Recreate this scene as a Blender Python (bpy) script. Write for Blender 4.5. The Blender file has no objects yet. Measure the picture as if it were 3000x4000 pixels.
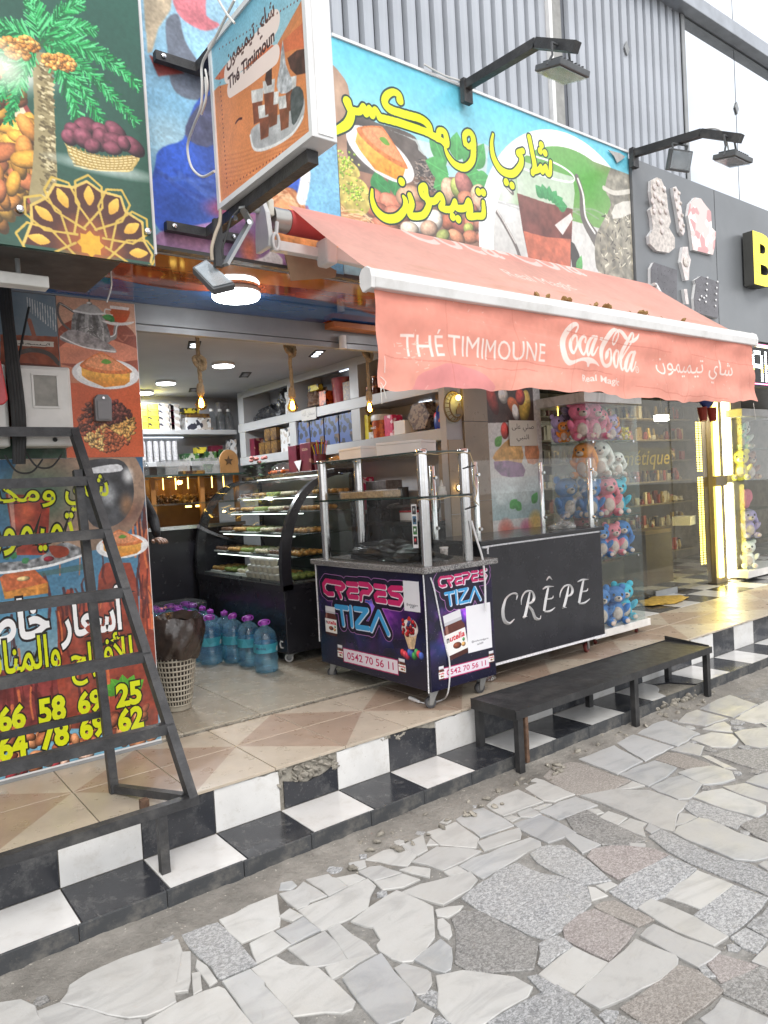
import bpy, bmesh, math, random
import numpy as np
from mathutils import Vector, Matrix, Euler

# ------------------------------------------------------------------ camera, sky, sun, exposure
SC = bpy.context.scene
COL = SC.collection
R = math.radians
CAM_H, FPX, YAW, PITCH, ROLL = 1.47, 2858.0, .65109, .03231, .05533
def _cam_axes():
    cy, sy, cp, sp, cr, sr = math.cos(YAW), math.sin(YAW), math.cos(PITCH), math.sin(PITCH), math.cos(ROLL), math.sin(ROLL)
    fwd = np.array([sy*cp, cy*cp, -sp]); right = np.array([cy, -sy, 0.]); down = np.cross(fwd, right)
    return cr*right + sr*down, -sr*right + cr*down, fwd
AX_R, AX_D, AX_F = _cam_axes()
cam = bpy.data.cameras.new('camera'); camo = bpy.data.objects.new('camera', cam); COL.objects.link(camo)
cam.sensor_fit = 'HORIZONTAL'; cam.sensor_width = 36.; cam.lens = 36.*FPX/3000.; cam.clip_end = 500.; cam.clip_start = .05
m = Matrix.Identity(4)
for i in range(3):
    m[i][0] = AX_R[i]; m[i][1] = -AX_D[i]; m[i][2] = -AX_F[i]
m[2][3] = CAM_H
camo.matrix_world = m
SC.camera = camo

SUN_EL, SUN_AZ = R(52), R(205)          # high, veiled by cloud, behind the viewer
wd = bpy.data.worlds.new('World'); SC.world = wd; wd.use_nodes = True
nt = wd.node_tree; nt.nodes.clear()
def _n(t, k, **kw):
    n = t.nodes.new(k)
    for a, b in kw.items(): setattr(n, a, b)
    return n
wo = _n(nt, 'ShaderNodeOutputWorld'); bg = _n(nt, 'ShaderNodeBackground'); sky = _n(nt, 'ShaderNodeTexSky', sky_type='NISHITA', sun_disc=False)
sky.sun_elevation = SUN_EL; sky.sun_rotation = SUN_AZ; sky.dust_density = 3.; sky.air_density = 1.; sky.ozone_density = 1.
hs = _n(nt, 'ShaderNodeHueSaturation'); hs.inputs['Saturation'].default_value = .42; hs.inputs['Value'].default_value = 1.35
tc = _n(nt, 'ShaderNodeTexCoord'); nz = _n(nt, 'ShaderNodeTexNoise'); nz.inputs['Scale'].default_value = 2.6; nz.inputs['Detail'].default_value = 6
cr_ = _n(nt, 'ShaderNodeValToRGB'); cr_.color_ramp.elements[0].position = .34; cr_.color_ramp.elements[1].position = .56
cr_.color_ramp.elements[0].color = (.0, .0, .0, 1); cr_.color_ramp.elements[1].color = (1, 1, 1, 1)
mixc = _n(nt, 'ShaderNodeMix', data_type='RGBA'); mixc.inputs[7].default_value = (9.5, 9.6, 9.8, 1)
nt.links.new(tc.outputs['Generated'], nz.inputs['Vector']); nt.links.new(nz.outputs['Fac'], cr_.inputs['Fac'])
nt.links.new(sky.outputs['Color'], hs.inputs['Color']); nt.links.new(hs.outputs['Color'], mixc.inputs[6])
nt.links.new(cr_.outputs['Color'], mixc.inputs[0]); nt.links.new(mixc.outputs[2], bg.inputs['Color'])
bg.inputs['Strength'].default_value = .12
nt.links.new(bg.outputs['Background'], wo.inputs['Surface'])
sl = bpy.data.lights.new('sun', 'SUN'); sl.energy = 1.05; sl.angle = R(28); sl.color = (1., .965, .91)
so = bpy.data.objects.new('sun', sl); COL.objects.link(so)
_d = Vector((math.sin(SUN_AZ)*math.cos(SUN_EL), math.cos(SUN_AZ)*math.cos(SUN_EL), math.sin(SUN_EL)))
so.rotation_euler = _d.to_track_quat('Z', 'Y').to_euler(); so.location = (-3, -6, 12)
SC.view_settings.view_transform = 'Standard'; SC.view_settings.look = 'None'; SC.view_settings.gamma = 1.
SC.view_settings.use_curve_mapping = False; SC.view_settings.exposure = .8
SC.cycles.use_denoising = True; SC.cycles.max_bounces = 7; SC.cycles.diffuse_bounces = 4; SC.cycles.glossy_bounces = 3
SC.cycles.transmission_bounces = 4; SC.cycles.transparent_max_bounces = 24; SC.cycles.caustics_reflective = False; SC.cycles.caustics_refractive = False
SC.cycles.sample_clamp_indirect = 6.
random.seed(7); NR = np.random.RandomState(11)

# ------------------------------------------------------------------ measuring: a point of the survey photo cast on a plane of the place
ZM = {'Z1': (0, 0, 1.659), 'Z2': (800, 0, 1.659), 'Z3': (1700, 0, 1.27615), 'Z4': (0, 1000, 2.2114), 'Z5': (0, 1900, 2.011), 'Z6': (500, 1000, 1.659),
      'Y1': (500, 1700, 2.011), 'Y2': (1150, 1650, 1.9235), 'Y3': (1300, 1200, 1.659), 'Y4': (1700, 1700, 2.07375), 'Y5': (2100, 1450, 1.8433),
      'Y6': (1400, 950, 1.0369), 'X1': (0, 2700, 1.106), 'X2': (1500, 2400, 1.106), 'X3': (600, 2300, 1.27615), 'X4': (1700, 2300, 1.27615),
      'S1': (0, 3400, 1.8433), 'S2': (800, 3100, 2.07375), 'S3': (1500, 2900, 2.07375), 'S4': (1500, 3400, 2.07375), 'S5': (2200, 2600, 2.07375),
      'S6': (2200, 3100, 2.07375), 'S7': (2200, 3500, 2.07375), 'V1': (2150, 1230, 4.1475), 'V2': (1300, 300, 1.8433), 'V3': (1200, 2200, 3.318),
      'V4': (2500, 1000, 3.318), 'U1': (0, 1200, .96125), 'U2': (750, 700, 2.212), 'U3': (550, 1500, 2.212), 'U4': (1250, 1400, 2.765)}
def ray(k, x, y):
    a, b, s = ZM[k]; u = a + x/s; v = b + y/s
    return AX_R*((u-1500)/FPX) + AX_D*((v-2000)/FPX) + AX_F
def on(k, x, y, axis, val):
    d = ray(k, x, y); i = 'xyz'.index(axis); o = (0, 0, CAM_H)[i]
    t = (val-o)/d[i]
    return Vector((t*d[0], t*d[1], CAM_H + t*d[2]))
def pts(k, axis, val, *c):
    """flat list of survey coordinates -> 2D points in a wall plane (x,z), a side plane (-y,z) or the floor (x,y)"""
    out = []
    for i in range(0, len(c), 2):
        p = on(k, c[i], c[i+1], axis, val)
        out.append((p.x, p.z) if axis == 'y' else ((-p.y, p.z) if axis == 'x' else (p.x, p.y)))
    return out

# ------------------------------------------------------------------ objects
WM = {}
def tag(o, label, cat, group=None):
    o['label'] = label; o['category'] = cat
    if group: o['group'] = group
    return o
def thing(name, label, cat, loc=(0, 0, 0), rotz=0., group=None):
    o = bpy.data.objects.new(name, None); COL.objects.link(o); o.empty_display_size = .1
    o.location = loc; o.rotation_euler = (0, 0, rotz)
    WM[o.name] = Matrix.Translation(Vector(loc)) @ Matrix.Rotation(rotz, 4, 'Z')
    return tag(o, label, cat, group)
def copy_tree(o, parent=None, loc=None, rotz=None, label=None, group=None, scale=None, mats=None):
    c = o.copy(); COL.objects.link(c); c.parent = parent
    if loc is not None: c.location = loc
    if rotz is not None: c.rotation_euler = (0, 0, rotz)
    if scale is not None: c.scale = (scale,)*3
    if label: c['label'] = label
    if group: c['group'] = group
    if mats and o.type == 'MESH':
        for i, s in enumerate(c.material_slots):
            nm = s.material.name if s.material else None
            if nm in mats: s.link = 'OBJECT'; s.material = mats[nm]
    for ch in o.children: copy_tree(ch, c, mats=mats)
    return c

class MB:
    def __init__(s): s.v = []; s.f = []; s.mi = []; s.uv = None
    def add(s, vs, fs, mi=0):
        b = len(s.v); s.v += [tuple(map(float, p)) for p in vs]
        for f in fs: s.f.append(tuple(b+i for i in f)); s.mi.append(mi)
        return s
    def box(s, x0, x1, y0, y1, z0, z1, mi=0):
        return s.add([(x, y, z) for z in (z0, z1) for y in (y0, y1) for x in (x0, x1)],
                     [(0, 2, 3, 1), (4, 5, 7, 6), (0, 1, 5, 4), (2, 6, 7, 3), (0, 4, 6, 2), (1, 3, 7, 5)], mi)
    def obox(s, c, a, b, d, mi=0):
        c, a, b, d = map(Vector, (c, a, b, d))
        return s.add([c+i*a+j*b+k*d for k in (-1, 1) for j in (-1, 1) for i in (-1, 1)],
                     [(0, 2, 3, 1), (4, 5, 7, 6), (0, 1, 5, 4), (2, 6, 7, 3), (0, 4, 6, 2), (1, 3, 7, 5)], mi)
    def bar(s, p, q, w, h=None, up=(0, 0, 1), mi=0):
        p, q = Vector(p), Vector(q); h = h or w; d = (q-p); L = d.length; d = d/L; up = Vector(up)
        if abs(d.dot(up)) > .97: up = Vector((0, 1, 0))
        r = d.cross(up).normalized(); u = r.cross(d)
        return s.obox((p+q)/2, r*w/2, u*h/2, d*L/2, mi)
    def tube(s, P, r, n=8, cap=True, mi=0):
        P = [Vector(p) for p in P]; m_ = len(P); rr = r if isinstance(r, (list, tuple)) else [r]*m_
        t0 = (P[1]-P[0]).normalized(); u = t0.orthogonal().normalized(); vs = []
        for i, p in enumerate(P):
            t = (P[min(i+1, m_-1)]-P[max(i-1, 0)])
            t = t.normalized() if t.length > 1e-9 else t0
            u = (u - t*u.dot(t)); u = u.normalized() if u.length > 1e-6 else t.orthogonal().normalized(); w = t.cross(u)
            vs += [p + (u*math.cos(2*math.pi*j/n)+w*math.sin(2*math.pi*j/n))*rr[i] for j in range(n)]
        fs = [(i*n+j, i*n+(j+1) % n, (i+1)*n+(j+1) % n, (i+1)*n+j) for i in range(m_-1) for j in range(n)]
        if cap: fs += [tuple(range(n))[::-1], tuple((m_-1)*n+j for j in range(n))]
        return s.add(vs, fs, mi)
    def lathe(s, prof, c=(0, 0, 0), n=16, ax='z', sx=1., sy=1., mi=0, close=True):
        c = Vector(c); vs = []
        for r_, z in prof:
            for j in range(n):
                a = 2*math.pi*j/n; x, y = r_*math.cos(a)*sx, r_*math.sin(a)*sy
                vs.append(c+Vector((x, y, z) if ax == 'z' else ((x, z, y) if ax == 'y' else (z, x, y))))
        k = len(prof)
        fs = [(i*n+j, i*n+(j+1) % n, (i+1)*n+(j+1) % n, (i+1)*n+j) for i in range(k-1) for j in range(n)]
        if close: fs += [tuple(range(n))[::-1], tuple((k-1)*n+j for j in range(n))]
        return s.add(vs, fs, mi)
    def ell(s, c, r, n=12, k=8, rot=None, mi=0):
        c = Vector(c); r = (r, r, r) if not isinstance(r, (tuple, list)) else r; vs = []
        for i in range(k+1):
            a = math.pi*i/k
            for j in range(n):
                b = 2*math.pi*j/n; p = Vector((math.sin(a)*math.cos(b)*r[0], math.sin(a)*math.sin(b)*r[1], math.cos(a)*r[2]))
                if rot: p = Euler(rot).to_matrix() @ p
                vs.append(c+p)
        return s.add(vs, [(i*n+j, (i+1)*n+j, (i+1)*n+(j+1) % n, i*n+(j+1) % n) for i in range(k) for j in range(n)], mi)
    def prism(s, P, off, mi=0, side=None):
        P = [Vector(p) for p in P]; n = len(P); off = Vector(off)
        side = mi if side is None else side
        s.add([p for p in P]+[p+off for p in P], [tuple(range(n, 2*n))], mi)
        b = len(s.v)-2*n
        s.f.append(tuple(b+i for i in range(n))[::-1]); s.mi.append(mi)
        for i in range(n): s.f.append((b+i, b+(i+1) % n, b+n+(i+1) % n, b+n+i)); s.mi.append(side)
        return s
    def grid(s, fn, nu, nv, mi=0):
        b = len(s.v); s.add([fn(i/(nu-1), j/(nv-1)) for j in range(nv) for i in range(nu)],
              [(j*nu+i, j*nu+i+1, (j+1)*nu+i+1, (j+1)*nu+i) for j in range(nv-1) for i in range(nu-1)], mi)
        s.uv = [(i/(nu-1), j/(nv-1)) for j in range(nv) for i in range(nu)]
        return s
    def build(s, name, mats, parent=None, smooth=False, bevel=0., local=False, label=None, cat=None, group=None, kind=None, fix=True, solid=0.):
        mats = mats if isinstance(mats, (list, tuple)) else [mats]
        V = [Vector(p) for p in s.v]; org = Vector((0, 0, 0))
        if parent is not None and not local:
            inv = WM[parent.name].inverted(); V = [inv @ p for p in V]
        if parent is None and kind is None:
            xs = [p.x for p in V]; ys = [p.y for p in V]; zs = [p.z for p in V]
            org = Vector(((min(xs)+max(xs))/2, (min(ys)+max(ys))/2, min(zs))); V = [p-org for p in V]
        me = bpy.data.meshes.new(name); me.from_pydata([tuple(p) for p in V], [], s.f)
        for mm in mats: me.materials.append(mm)
        me.polygons.foreach_set('material_index', s.mi)
        if smooth: me.polygons.foreach_set('use_smooth', [True]*len(me.polygons))
        if s.uv:
            ul = me.uv_layers.new(name='UVMap')
            for l in me.loops: ul.data[l.index].uv = s.uv[l.vertex_index]
        if fix:
            b_ = bmesh.new(); b_.from_mesh(me); bmesh.ops.recalc_face_normals(b_, faces=b_.faces); b_.to_mesh(me); b_.free()
        me.update()
        o = bpy.data.objects.new(name, me); COL.objects.link(o); o.location = org
        if parent is not None: o.parent = parent; WM[o.name] = WM[parent.name].copy()
        else: WM[o.name] = Matrix.Translation(org)
        if smooth and smooth != 'all':
            md = o.modifiers.new('edges', 'EDGE_SPLIT'); md.split_angle = R(50)
        if solid: md = o.modifiers.new('thick', 'SOLIDIFY'); md.thickness = solid
        if bevel:
            md = o.modifiers.new('bevel', 'BEVEL'); md.width = bevel; md.segments = 2; md.limit_method = 'ANGLE'; md.angle_limit = R(40)
        if label: tag(o, label, cat, group)
        elif group: o['group'] = group
        if kind: o['kind'] = kind
        return o
def B(*a, **k): return MB().box(*a, **k)
def spline(P, n=8, closed=False):
    """Catmull-Rom through points of any dimension"""
    P = [np.array(p, float) for p in P]; out = []; m_ = len(P)
    rng = range(m_ if closed else m_-1)
    for i in rng:
        a, b, c, d = (P[(i-1) % m_], P[i], P[(i+1) % m_], P[(i+2) % m_]) if closed else (P[max(i-1, 0)], P[i], P[i+1], P[min(i+2, m_-1)])
        for t in np.linspace(0, 1, n, endpoint=False):
            out.append(.5*((2*b)+(-a+c)*t+(2*a-5*b+4*c-d)*t*t+(-a+3*b-3*c+d)*t**3))
    if not closed: out.append(P[-1])
    return out

# ------------------------------------------------------------------ materials (node based)
MATS = {}
def lin(c):
    return tuple((x/12.92 if x <= .04045 else ((x+.055)/1.055)**2.4) for x in (v/255. for v in c))
def newmat(name):
    m_ = bpy.data.materials.new(name); m_.use_nodes = True; t = m_.node_tree; t.nodes.clear()
    o = _n(t, 'ShaderNodeOutputMaterial'); p = _n(t, 'ShaderNodeBsdfPrincipled'); t.links.new(p.outputs[0], o.inputs[0])
    MATS[name] = m_
    return m_, t, p, o
def ramp(t, src, stops):
    r_ = _n(t, 'ShaderNodeValToRGB'); e = r_.color_ramp.elements
    while len(e) < len(stops): e.new(.5)
    for i, (pos, c) in enumerate(stops): e[i].position = pos; e[i].color = (*c, 1)
    t.links.new(src, r_.inputs[0]); return r_.outputs[0]
def noise(t, scale, detail=4., rough=.55, vec=None, dist=0., stretch=None):
    c = _n(t, 'ShaderNodeTexCoord'); n = _n(t, 'ShaderNodeTexNoise'); n.inputs['Scale'].default_value = scale
    n.inputs['Detail'].default_value = detail; n.inputs['Roughness'].default_value = rough; n.inputs['Distortion'].default_value = dist
    src = c.outputs[vec or 'Object']
    if stretch:
        mp = _n(t, 'ShaderNodeMapping'); mp.inputs['Scale'].default_value = stretch; t.links.new(src, mp.inputs[0]); src = mp.outputs[0]
    t.links.new(src, n.inputs['Vector']); return n.outputs['Fac']
def mix(t, fac, a, b, mode='MIX'):
    m_ = _n(t, 'ShaderNodeMix', data_type='RGBA', blend_type=mode)
    for s_, i in ((fac, 0), (a, 6), (b, 7)):
        if hasattr(s_, 'is_output'): t.links.new(s_, m_.inputs[i])
        elif i == 0: m_.inputs[0].default_value = s_
        else: m_.inputs[i].default_value = (*s_, 1)
    return m_.outputs[2]
def bump(t, p, src, strength, dist=.01):
    b = _n(t, 'ShaderNodeBump'); b.inputs['Strength'].default_value = strength; b.inputs['Distance'].default_value = dist
    t.links.new(src, b.inputs['Height']); t.links.new(b.outputs[0], p.inputs['Normal'])
def M(name, c, rough=.5, metal=0., var=.12, scale=9., bmp=0., bscale=60., spec=.5, dirt=None, dscale=5., damt=.5, emit=None, estr=0., coat=0., sss=0.):
    """plain surface with grain, optional dirt patches and relief; c is a linear base colour"""
    if name in MATS: return MATS[name]
    m_, t, p, o = newmat(name)
    lo = tuple(max(0, x*(1-var)) for x in c); hi = tuple(min(1, x*(1+var)) for x in c)
    col = ramp(t, noise(t, scale), [(.3, lo), (.7, hi)])
    if dirt:
        f = ramp(t, noise(t, dscale, 7, .65), [(.5, (0, 0, 0)), (.72, (damt,)*3)])
        col = mix(t, f, col, dirt)
    t.links.new(col, p.inputs['Base Color'])
    rr = ramp(t, noise(t, scale*2.3), [(.3, (max(0, rough*.85),)*3), (.7, (min(1, rough*1.15),)*3)]); t.links.new(rr, p.inputs['Roughness'])
    p.inputs['Metallic'].default_value = metal; p.inputs['Specular IOR Level'].default_value = spec; p.inputs['Coat Weight'].default_value = coat
    if bmp: bump(t, p, noise(t, bscale, 6), bmp)
    if emit: p.inputs['Emission Color'].default_value = (*emit, 1); p.inputs['Emission Strength'].default_value = estr
    return m_
def glass(name, tint=(1, 1, 1), refl=.06, rough=.0, dust=0., bend=1., dc=(.75, .76, .75)):
    """thin pane: clear with a mirror layer that grows towards grazing view, faint dust film"""
    m_ = bpy.data.materials.new(name); m_.use_nodes = True; t = m_.node_tree; t.nodes.clear(); MATS[name] = m_
    o = _n(t, 'ShaderNodeOutputMaterial'); tr = _n(t, 'ShaderNodeBsdfTransparent'); gl = _n(t, 'ShaderNodeBsdfGlossy'); gl.inputs['Roughness'].default_value = rough
    tr.inputs[0].default_value = (*tint, 1)
    lw = _n(t, 'ShaderNodeLayerWeight'); lw.inputs['Blend'].default_value = .5
    pw = _n(t, 'ShaderNodeMath', operation='POWER'); pw.inputs[1].default_value = 4.5; t.links.new(lw.outputs['Facing'], pw.inputs[0])
    mm = _n(t, 'ShaderNodeMath', operation='MULTIPLY_ADD'); mm.inputs[1].default_value = .6*bend; mm.inputs[2].default_value = refl*.6; t.links.new(pw.outputs[0], mm.inputs[0])
    x = _n(t, 'ShaderNodeMixShader'); t.links.new(mm.outputs[0], x.inputs[0]); t.links.new(tr.outputs[0], x.inputs[1]); t.links.new(gl.outputs[0], x.inputs[2]); out = x.outputs[0]
    if dust:
        df = _n(t, 'ShaderNodeBsdfDiffuse'); df.inputs[0].default_value = (*dc, 1)
        f = ramp(t, noise(t, 3., 6, .6), [(.35, (0, 0, 0)), (.8, (dust,)*3)])
        y = _n(t, 'ShaderNodeMixShader'); t.links.new(f, y.inputs[0]); t.links.new(out, y.inputs[1]); t.links.new(df.outputs[0], y.inputs[2]); out = y.outputs[0]
    t.links.new(out, o.inputs[0]); return m_
def lamp(name, c, s):
    m_ = bpy.data.materials.new(name); m_.use_nodes = True; t = m_.node_tree; t.nodes.clear(); MATS[name] = m_
    o = _n(t, 'ShaderNodeOutputMaterial'); e = _n(t, 'ShaderNodeEmission'); e.inputs[0].default_value = (*c, 1); e.inputs[1].default_value = s
    t.links.new(e.outputs[0], o.inputs[0]); return m_
def printmat(name, img, rough=.4, var=.05, bmp=.0, spec=.4, back=None, dirt=0., trans=0.):
    m_, t, p, o = newmat(name)
    im = _n(t, 'ShaderNodeTexImage'); im.image = img; im.extension = 'EXTEND'
    uv = _n(t, 'ShaderNodeUVMap'); t.links.new(uv.outputs[0], im.inputs[0])
    col = mix(t, 1., im.outputs[0], ramp(t, noise(t, 6., 5), [(.3, (1-var,)*3), (.7, (1,)*3)]), 'MULTIPLY')
    if dirt: col = mix(t, ramp(t, noise(t, 3.5, 7, .7), [(.5, (0, 0, 0)), (.8, (dirt,)*3)]), col, (.55, .53, .5))
    t.links.new(col, p.inputs['Base Color']); p.inputs['Roughness'].default_value = rough; p.inputs['Specular IOR Level'].default_value = spec
    if bmp: bump(t, p, noise(t, 5., 4), bmp, .02)
    if trans:
        tl = _n(t, 'ShaderNodeBsdfTranslucent'); t.links.new(col, tl.inputs[0]); ms = _n(t, 'ShaderNodeMixShader'); ms.inputs[0].default_value = trans
        t.links.new(p.outputs[0], ms.inputs[1]); t.links.new(tl.outputs[0], ms.inputs[2]); t.links.new(ms.outputs[0], o.inputs[0])
    return m_
# ------------------------------------------------------------------ printed pictures: drawn shape by shape on a sheet measured in metres
def tri_text(body, bold=0., space=1.):
    c = bpy.data.curves.new('t', 'FONT'); c.body = body; c.offset = bold; c.space_character = space; c.resolution_u = 3
    o = bpy.data.objects.new('t', c); COL.objects.link(o)
    bpy.context.view_layer.update()
    me = o.evaluated_get(bpy.context.evaluated_depsgraph_get()).to_mesh(); me.calc_loop_triangles()
    V = np.array([v.co[:2] for v in me.vertices]) if len(me.vertices) else np.zeros((0, 2)); T = np.array([t.vertices[:] for t in me.loop_triangles])
    bpy.data.objects.remove(o); bpy.data.curves.remove(c)
    return V, T
def vnoise(h, w, cells, seed, oct=4):
    r_ = np.random.RandomState(seed); out = np.zeros((h, w), np.float32); amp = 1.; tot = 0.
    for k in range(oct):
        n = int(cells*2**k)+2; a = max(2, int(n*h/max(w, h)))+2; b = max(2, int(n*w/max(w, h)))+2; g = r_.rand(a, b)
        y = np.linspace(0, a-1.001, h); x = np.linspace(0, b-1.001, w); yi = y.astype(int); xi = x.astype(int); fy = (y-yi)[:, None]; fx = (x-xi)[None]
        fy = fy*fy*(3-2*fy); fx = fx*fx*(3-2*fx)
        out += amp*((g[yi][:, xi]*(1-fx)+g[yi][:, xi+1]*fx)*(1-fy)+(g[yi+1][:, xi]*(1-fx)+g[yi+1][:, xi+1]*fx)*fy); tot += amp; amp *= .5
    return out/tot
class Cv:
    def __init__(s, x0, x1, z0, z1, ppm, c=(255, 255, 255)):
        s.x0, s.x1, s.z0, s.z1, s.p = x0, x1, z0, z1, ppm; s.w = int((x1-x0)*ppm); s.h = int((z1-z0)*ppm)
        s.a = np.zeros((s.h, s.w, 3), np.float32); s.a[:] = np.array(c, np.float32)/255.
        s.sd = 1
    def win(s, xa, xb, za, zb):
        i0 = max(0, int((xa-s.x0)*s.p)-1); i1 = min(s.w, int((xb-s.x0)*s.p)+2); j0 = max(0, int((za-s.z0)*s.p)-1); j1 = min(s.h, int((zb-s.z0)*s.p)+2)
        if i1 <= i0 or j1 <= j0: return None
        X, Z = np.meshgrid(s.x0+(np.arange(i0, i1)+.5)/s.p, s.z0+(np.arange(j0, j1)+.5)/s.p)
        return (slice(j0, j1), slice(i0, i1)), X, Z
    def put(s, sl, al, c):
        c = np.array(c, np.float32)/255. if not isinstance(c, np.ndarray) else c
        s.a[sl] = s.a[sl]*(1-al[..., None])+c*al[..., None]
    def nz(s, sl, X, scale):
        s.sd += 1; sz = max(X.shape)/s.p
        return vnoise(X.shape[0], X.shape[1], max(1, sz*scale), s.sd)
    def inside(s, P, X, Z):
        m_ = np.zeros(X.shape, bool); n = len(P)
        for i in range(n):
            (xa, za), (xb, zb) = P[i], P[(i+1) % n]
            if za == zb: continue
            c = ((Z >= za) != (Z >= zb)) & (X < (xb-xa)*(Z-za)/(zb-za)+xa); m_ ^= c
        return m_
    def poly(s, P, c, alpha=1., grain=0., gs=20., grad=None, smooth=0):
        """grad: second colour reached at the top"""
        if smooth: P = [tuple(p) for p in spline(P, smooth, True)]
        xs = [p[0] for p in P]; zs = [p[1] for p in P]; w = s.win(min(xs), max(xs), min(zs), max(zs))
        if not w: return
        sl, X, Z = w; m_ = s.inside(P, X, Z).astype(np.float32)*alpha
        C = np.array(c, np.float32)/255.
        if grad is not None:
            t = np.clip((Z-min(zs))/(max(zs)-min(zs)+1e-6), 0, 1)[..., None]; C = C*(1-t)+np.array(grad, np.float32)/255.*t
        else: C = np.broadcast_to(C, X.shape+(3,))
        if grain: C = C*(1+grain*2*(s.nz(sl, X, gs)-.5)[..., None])
        s.put(sl, m_, np.clip(C, 0, 1).astype(np.float32))
    def rect(s, xa, xb, za, zb, c, **k): s.poly([(xa, za), (xb, za), (xb, zb), (xa, zb)], c, **k)
    def blob(s, x, z, rx, rz, c, alpha=.8, soft=2., ang=0.):
        m_ = max(rx, rz)*1.05; w = s.win(x-m_, x+m_, z-m_, z+m_)
        if not w: return
        sl, X, Z = w; ca, sa = math.cos(ang), math.sin(ang); dx = X-x; dz = Z-z
        d = ((dx*ca+dz*sa)/rx)**2+((-dx*sa+dz*ca)/rz)**2
        s.put(sl, (np.clip(1-d, 0, 1)**soft*alpha).astype(np.float32), c)
    def ball(s, x, z, rx, rz, c, ang=0., hi=.5, lo=.45, grain=.12, gs=60., spec=.0):
        """a rounded thing (nut, date, leaf bud) as printed"""
        m_ = max(rx, rz)*1.05; w = s.win(x-m_, x+m_, z-m_, z+m_)
        if not w: return
        sl, X, Z = w; ca, sa = math.cos(ang), math.sin(ang); dx = X-x; dz = Z-z
        u = (dx*ca+dz*sa)/rx; v = (-dx*sa+dz*ca)/rz; d = u*u+v*v; n = np.sqrt(np.clip(1-d, 0, 1))
        l = np.clip(.55*n+.35*(dz/max(rx, rz))-.25*(dx/max(rx, rz)), -1, 1)
        C = np.array(c, np.float32)/255.*(lo+(1.25-lo)*np.clip(l*1.5, 0, 1))[..., None]+hi*np.clip(l-.55, 0, 1)[..., None]+spec*(np.clip(l, 0, 1)**14)[..., None]
        if grain: C = C*(1+grain*2*(s.nz(sl, X, gs)-.5)[..., None])
        s.put(sl, (d < 1).astype(np.float32), np.clip(C, 0, 1).astype(np.float32))
    def stroke(s, P, w, c, smooth=6, closed=False, grain=0., alpha=1.):
        """P points (x,z) or (x,z,width factor)"""
        P = [tuple(p)+(1.,)*(3-len(p)) for p in P]
        if smooth: P = [tuple(p) for p in spline(P, smooth, closed)]
        mw = w*max(p[2] for p in P)
        W = s.win(min(p[0] for p in P)-mw, max(p[0] for p in P)+mw, min(p[1] for p in P)-mw, max(p[1] for p in P)+mw)
        if not W: return
        sl, X, Z = W; m_ = np.zeros(X.shape, bool)
        seg = list(zip(P[:-1], P[1:]))+([(P[-1], P[0])] if closed else [])
        j0, i0 = sl[0].start, sl[1].start
        for (ax_, az, aw), (bx, bz, bw) in seg:
            q = w*max(aw, bw)/2+1.5/s.p
            ia = max(0, int((min(ax_, bx)-q-s.x0)*s.p)-i0); ib = max(0, int((max(ax_, bx)+q-s.x0)*s.p)+2-i0)
            ja = max(0, int((min(az, bz)-q-s.z0)*s.p)-j0); jb = max(0, int((max(az, bz)+q-s.z0)*s.p)+2-j0)
            x_ = X[ja:jb, ia:ib]; z_ = Z[ja:jb, ia:ib]
            if x_.size == 0: continue
            dx, dz = bx-ax_, bz-az; L = dx*dx+dz*dz+1e-12; t = np.clip(((x_-ax_)*dx+(z_-az)*dz)/L, 0, 1)
            m_[ja:jb, ia:ib] |= (x_-ax_-t*dx)**2+(z_-az-t*dz)**2 < ((aw+(bw-aw)*t)*w/2)**2
        s.put(sl, m_.astype(np.float32)*alpha, c)
    def text(s, body, x0, z0, x1, z1, c, bold=0., outline=0., oc=(20, 20, 20), shear=0., rise=0., space=1.):
        """letters fitted in the box x0..x1, z0..z1"""
        for b, col in (((bold+outline, oc),) if outline else ())+((bold, c),):
            V, T = tri_text(body, b, space)
            if b == bold+outline: mn0, mx0 = (V.min(0)+outline, V.max(0)-outline) if outline else (V.min(0), V.max(0))
            k = np.array([(x1-x0), (z1-z0)])/(mx0-mn0); U = (V-mn0)*k
            U[:, 0] += shear*U[:, 1]; U[:, 1] += rise*U[:, 0]; U += (x0, z0)
            W = s.win(U[:, 0].min(), U[:, 0].max(), U[:, 1].min(), U[:, 1].max())
            if not W: continue
            sl, X, Z = W; m_ = np.zeros(X.shape, bool); j0, i0 = sl[0].start, sl[1].start
            for t in T:
                p = U[t]; a = (p.min(0)-(s.x0, s.z0))*s.p; e = (p.max(0)-(s.x0, s.z0))*s.p
                ia = max(0, int(a[0])-i0); ib = max(0, int(e[0])+2-i0); ja = max(0, int(a[1])-j0); jb = max(0, int(e[1])+2-j0)
                x_ = X[ja:jb, ia:ib]; z_ = Z[ja:jb, ia:ib]
                if x_.size == 0: continue
                f = lambda q, r_: (r_[0]-q[0])*(z_-q[1])-(r_[1]-q[1])*(x_-q[0])
                g, h, l = f(p[0], p[1]), f(p[1], p[2]), f(p[2], p[0])
                m_[ja:jb, ia:ib] |= ((g >= 0) & (h >= 0) & (l >= 0)) | ((g <= 0) & (h <= 0) & (l <= 0))
            s.put(sl, m_.astype(np.float32), col)
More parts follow.
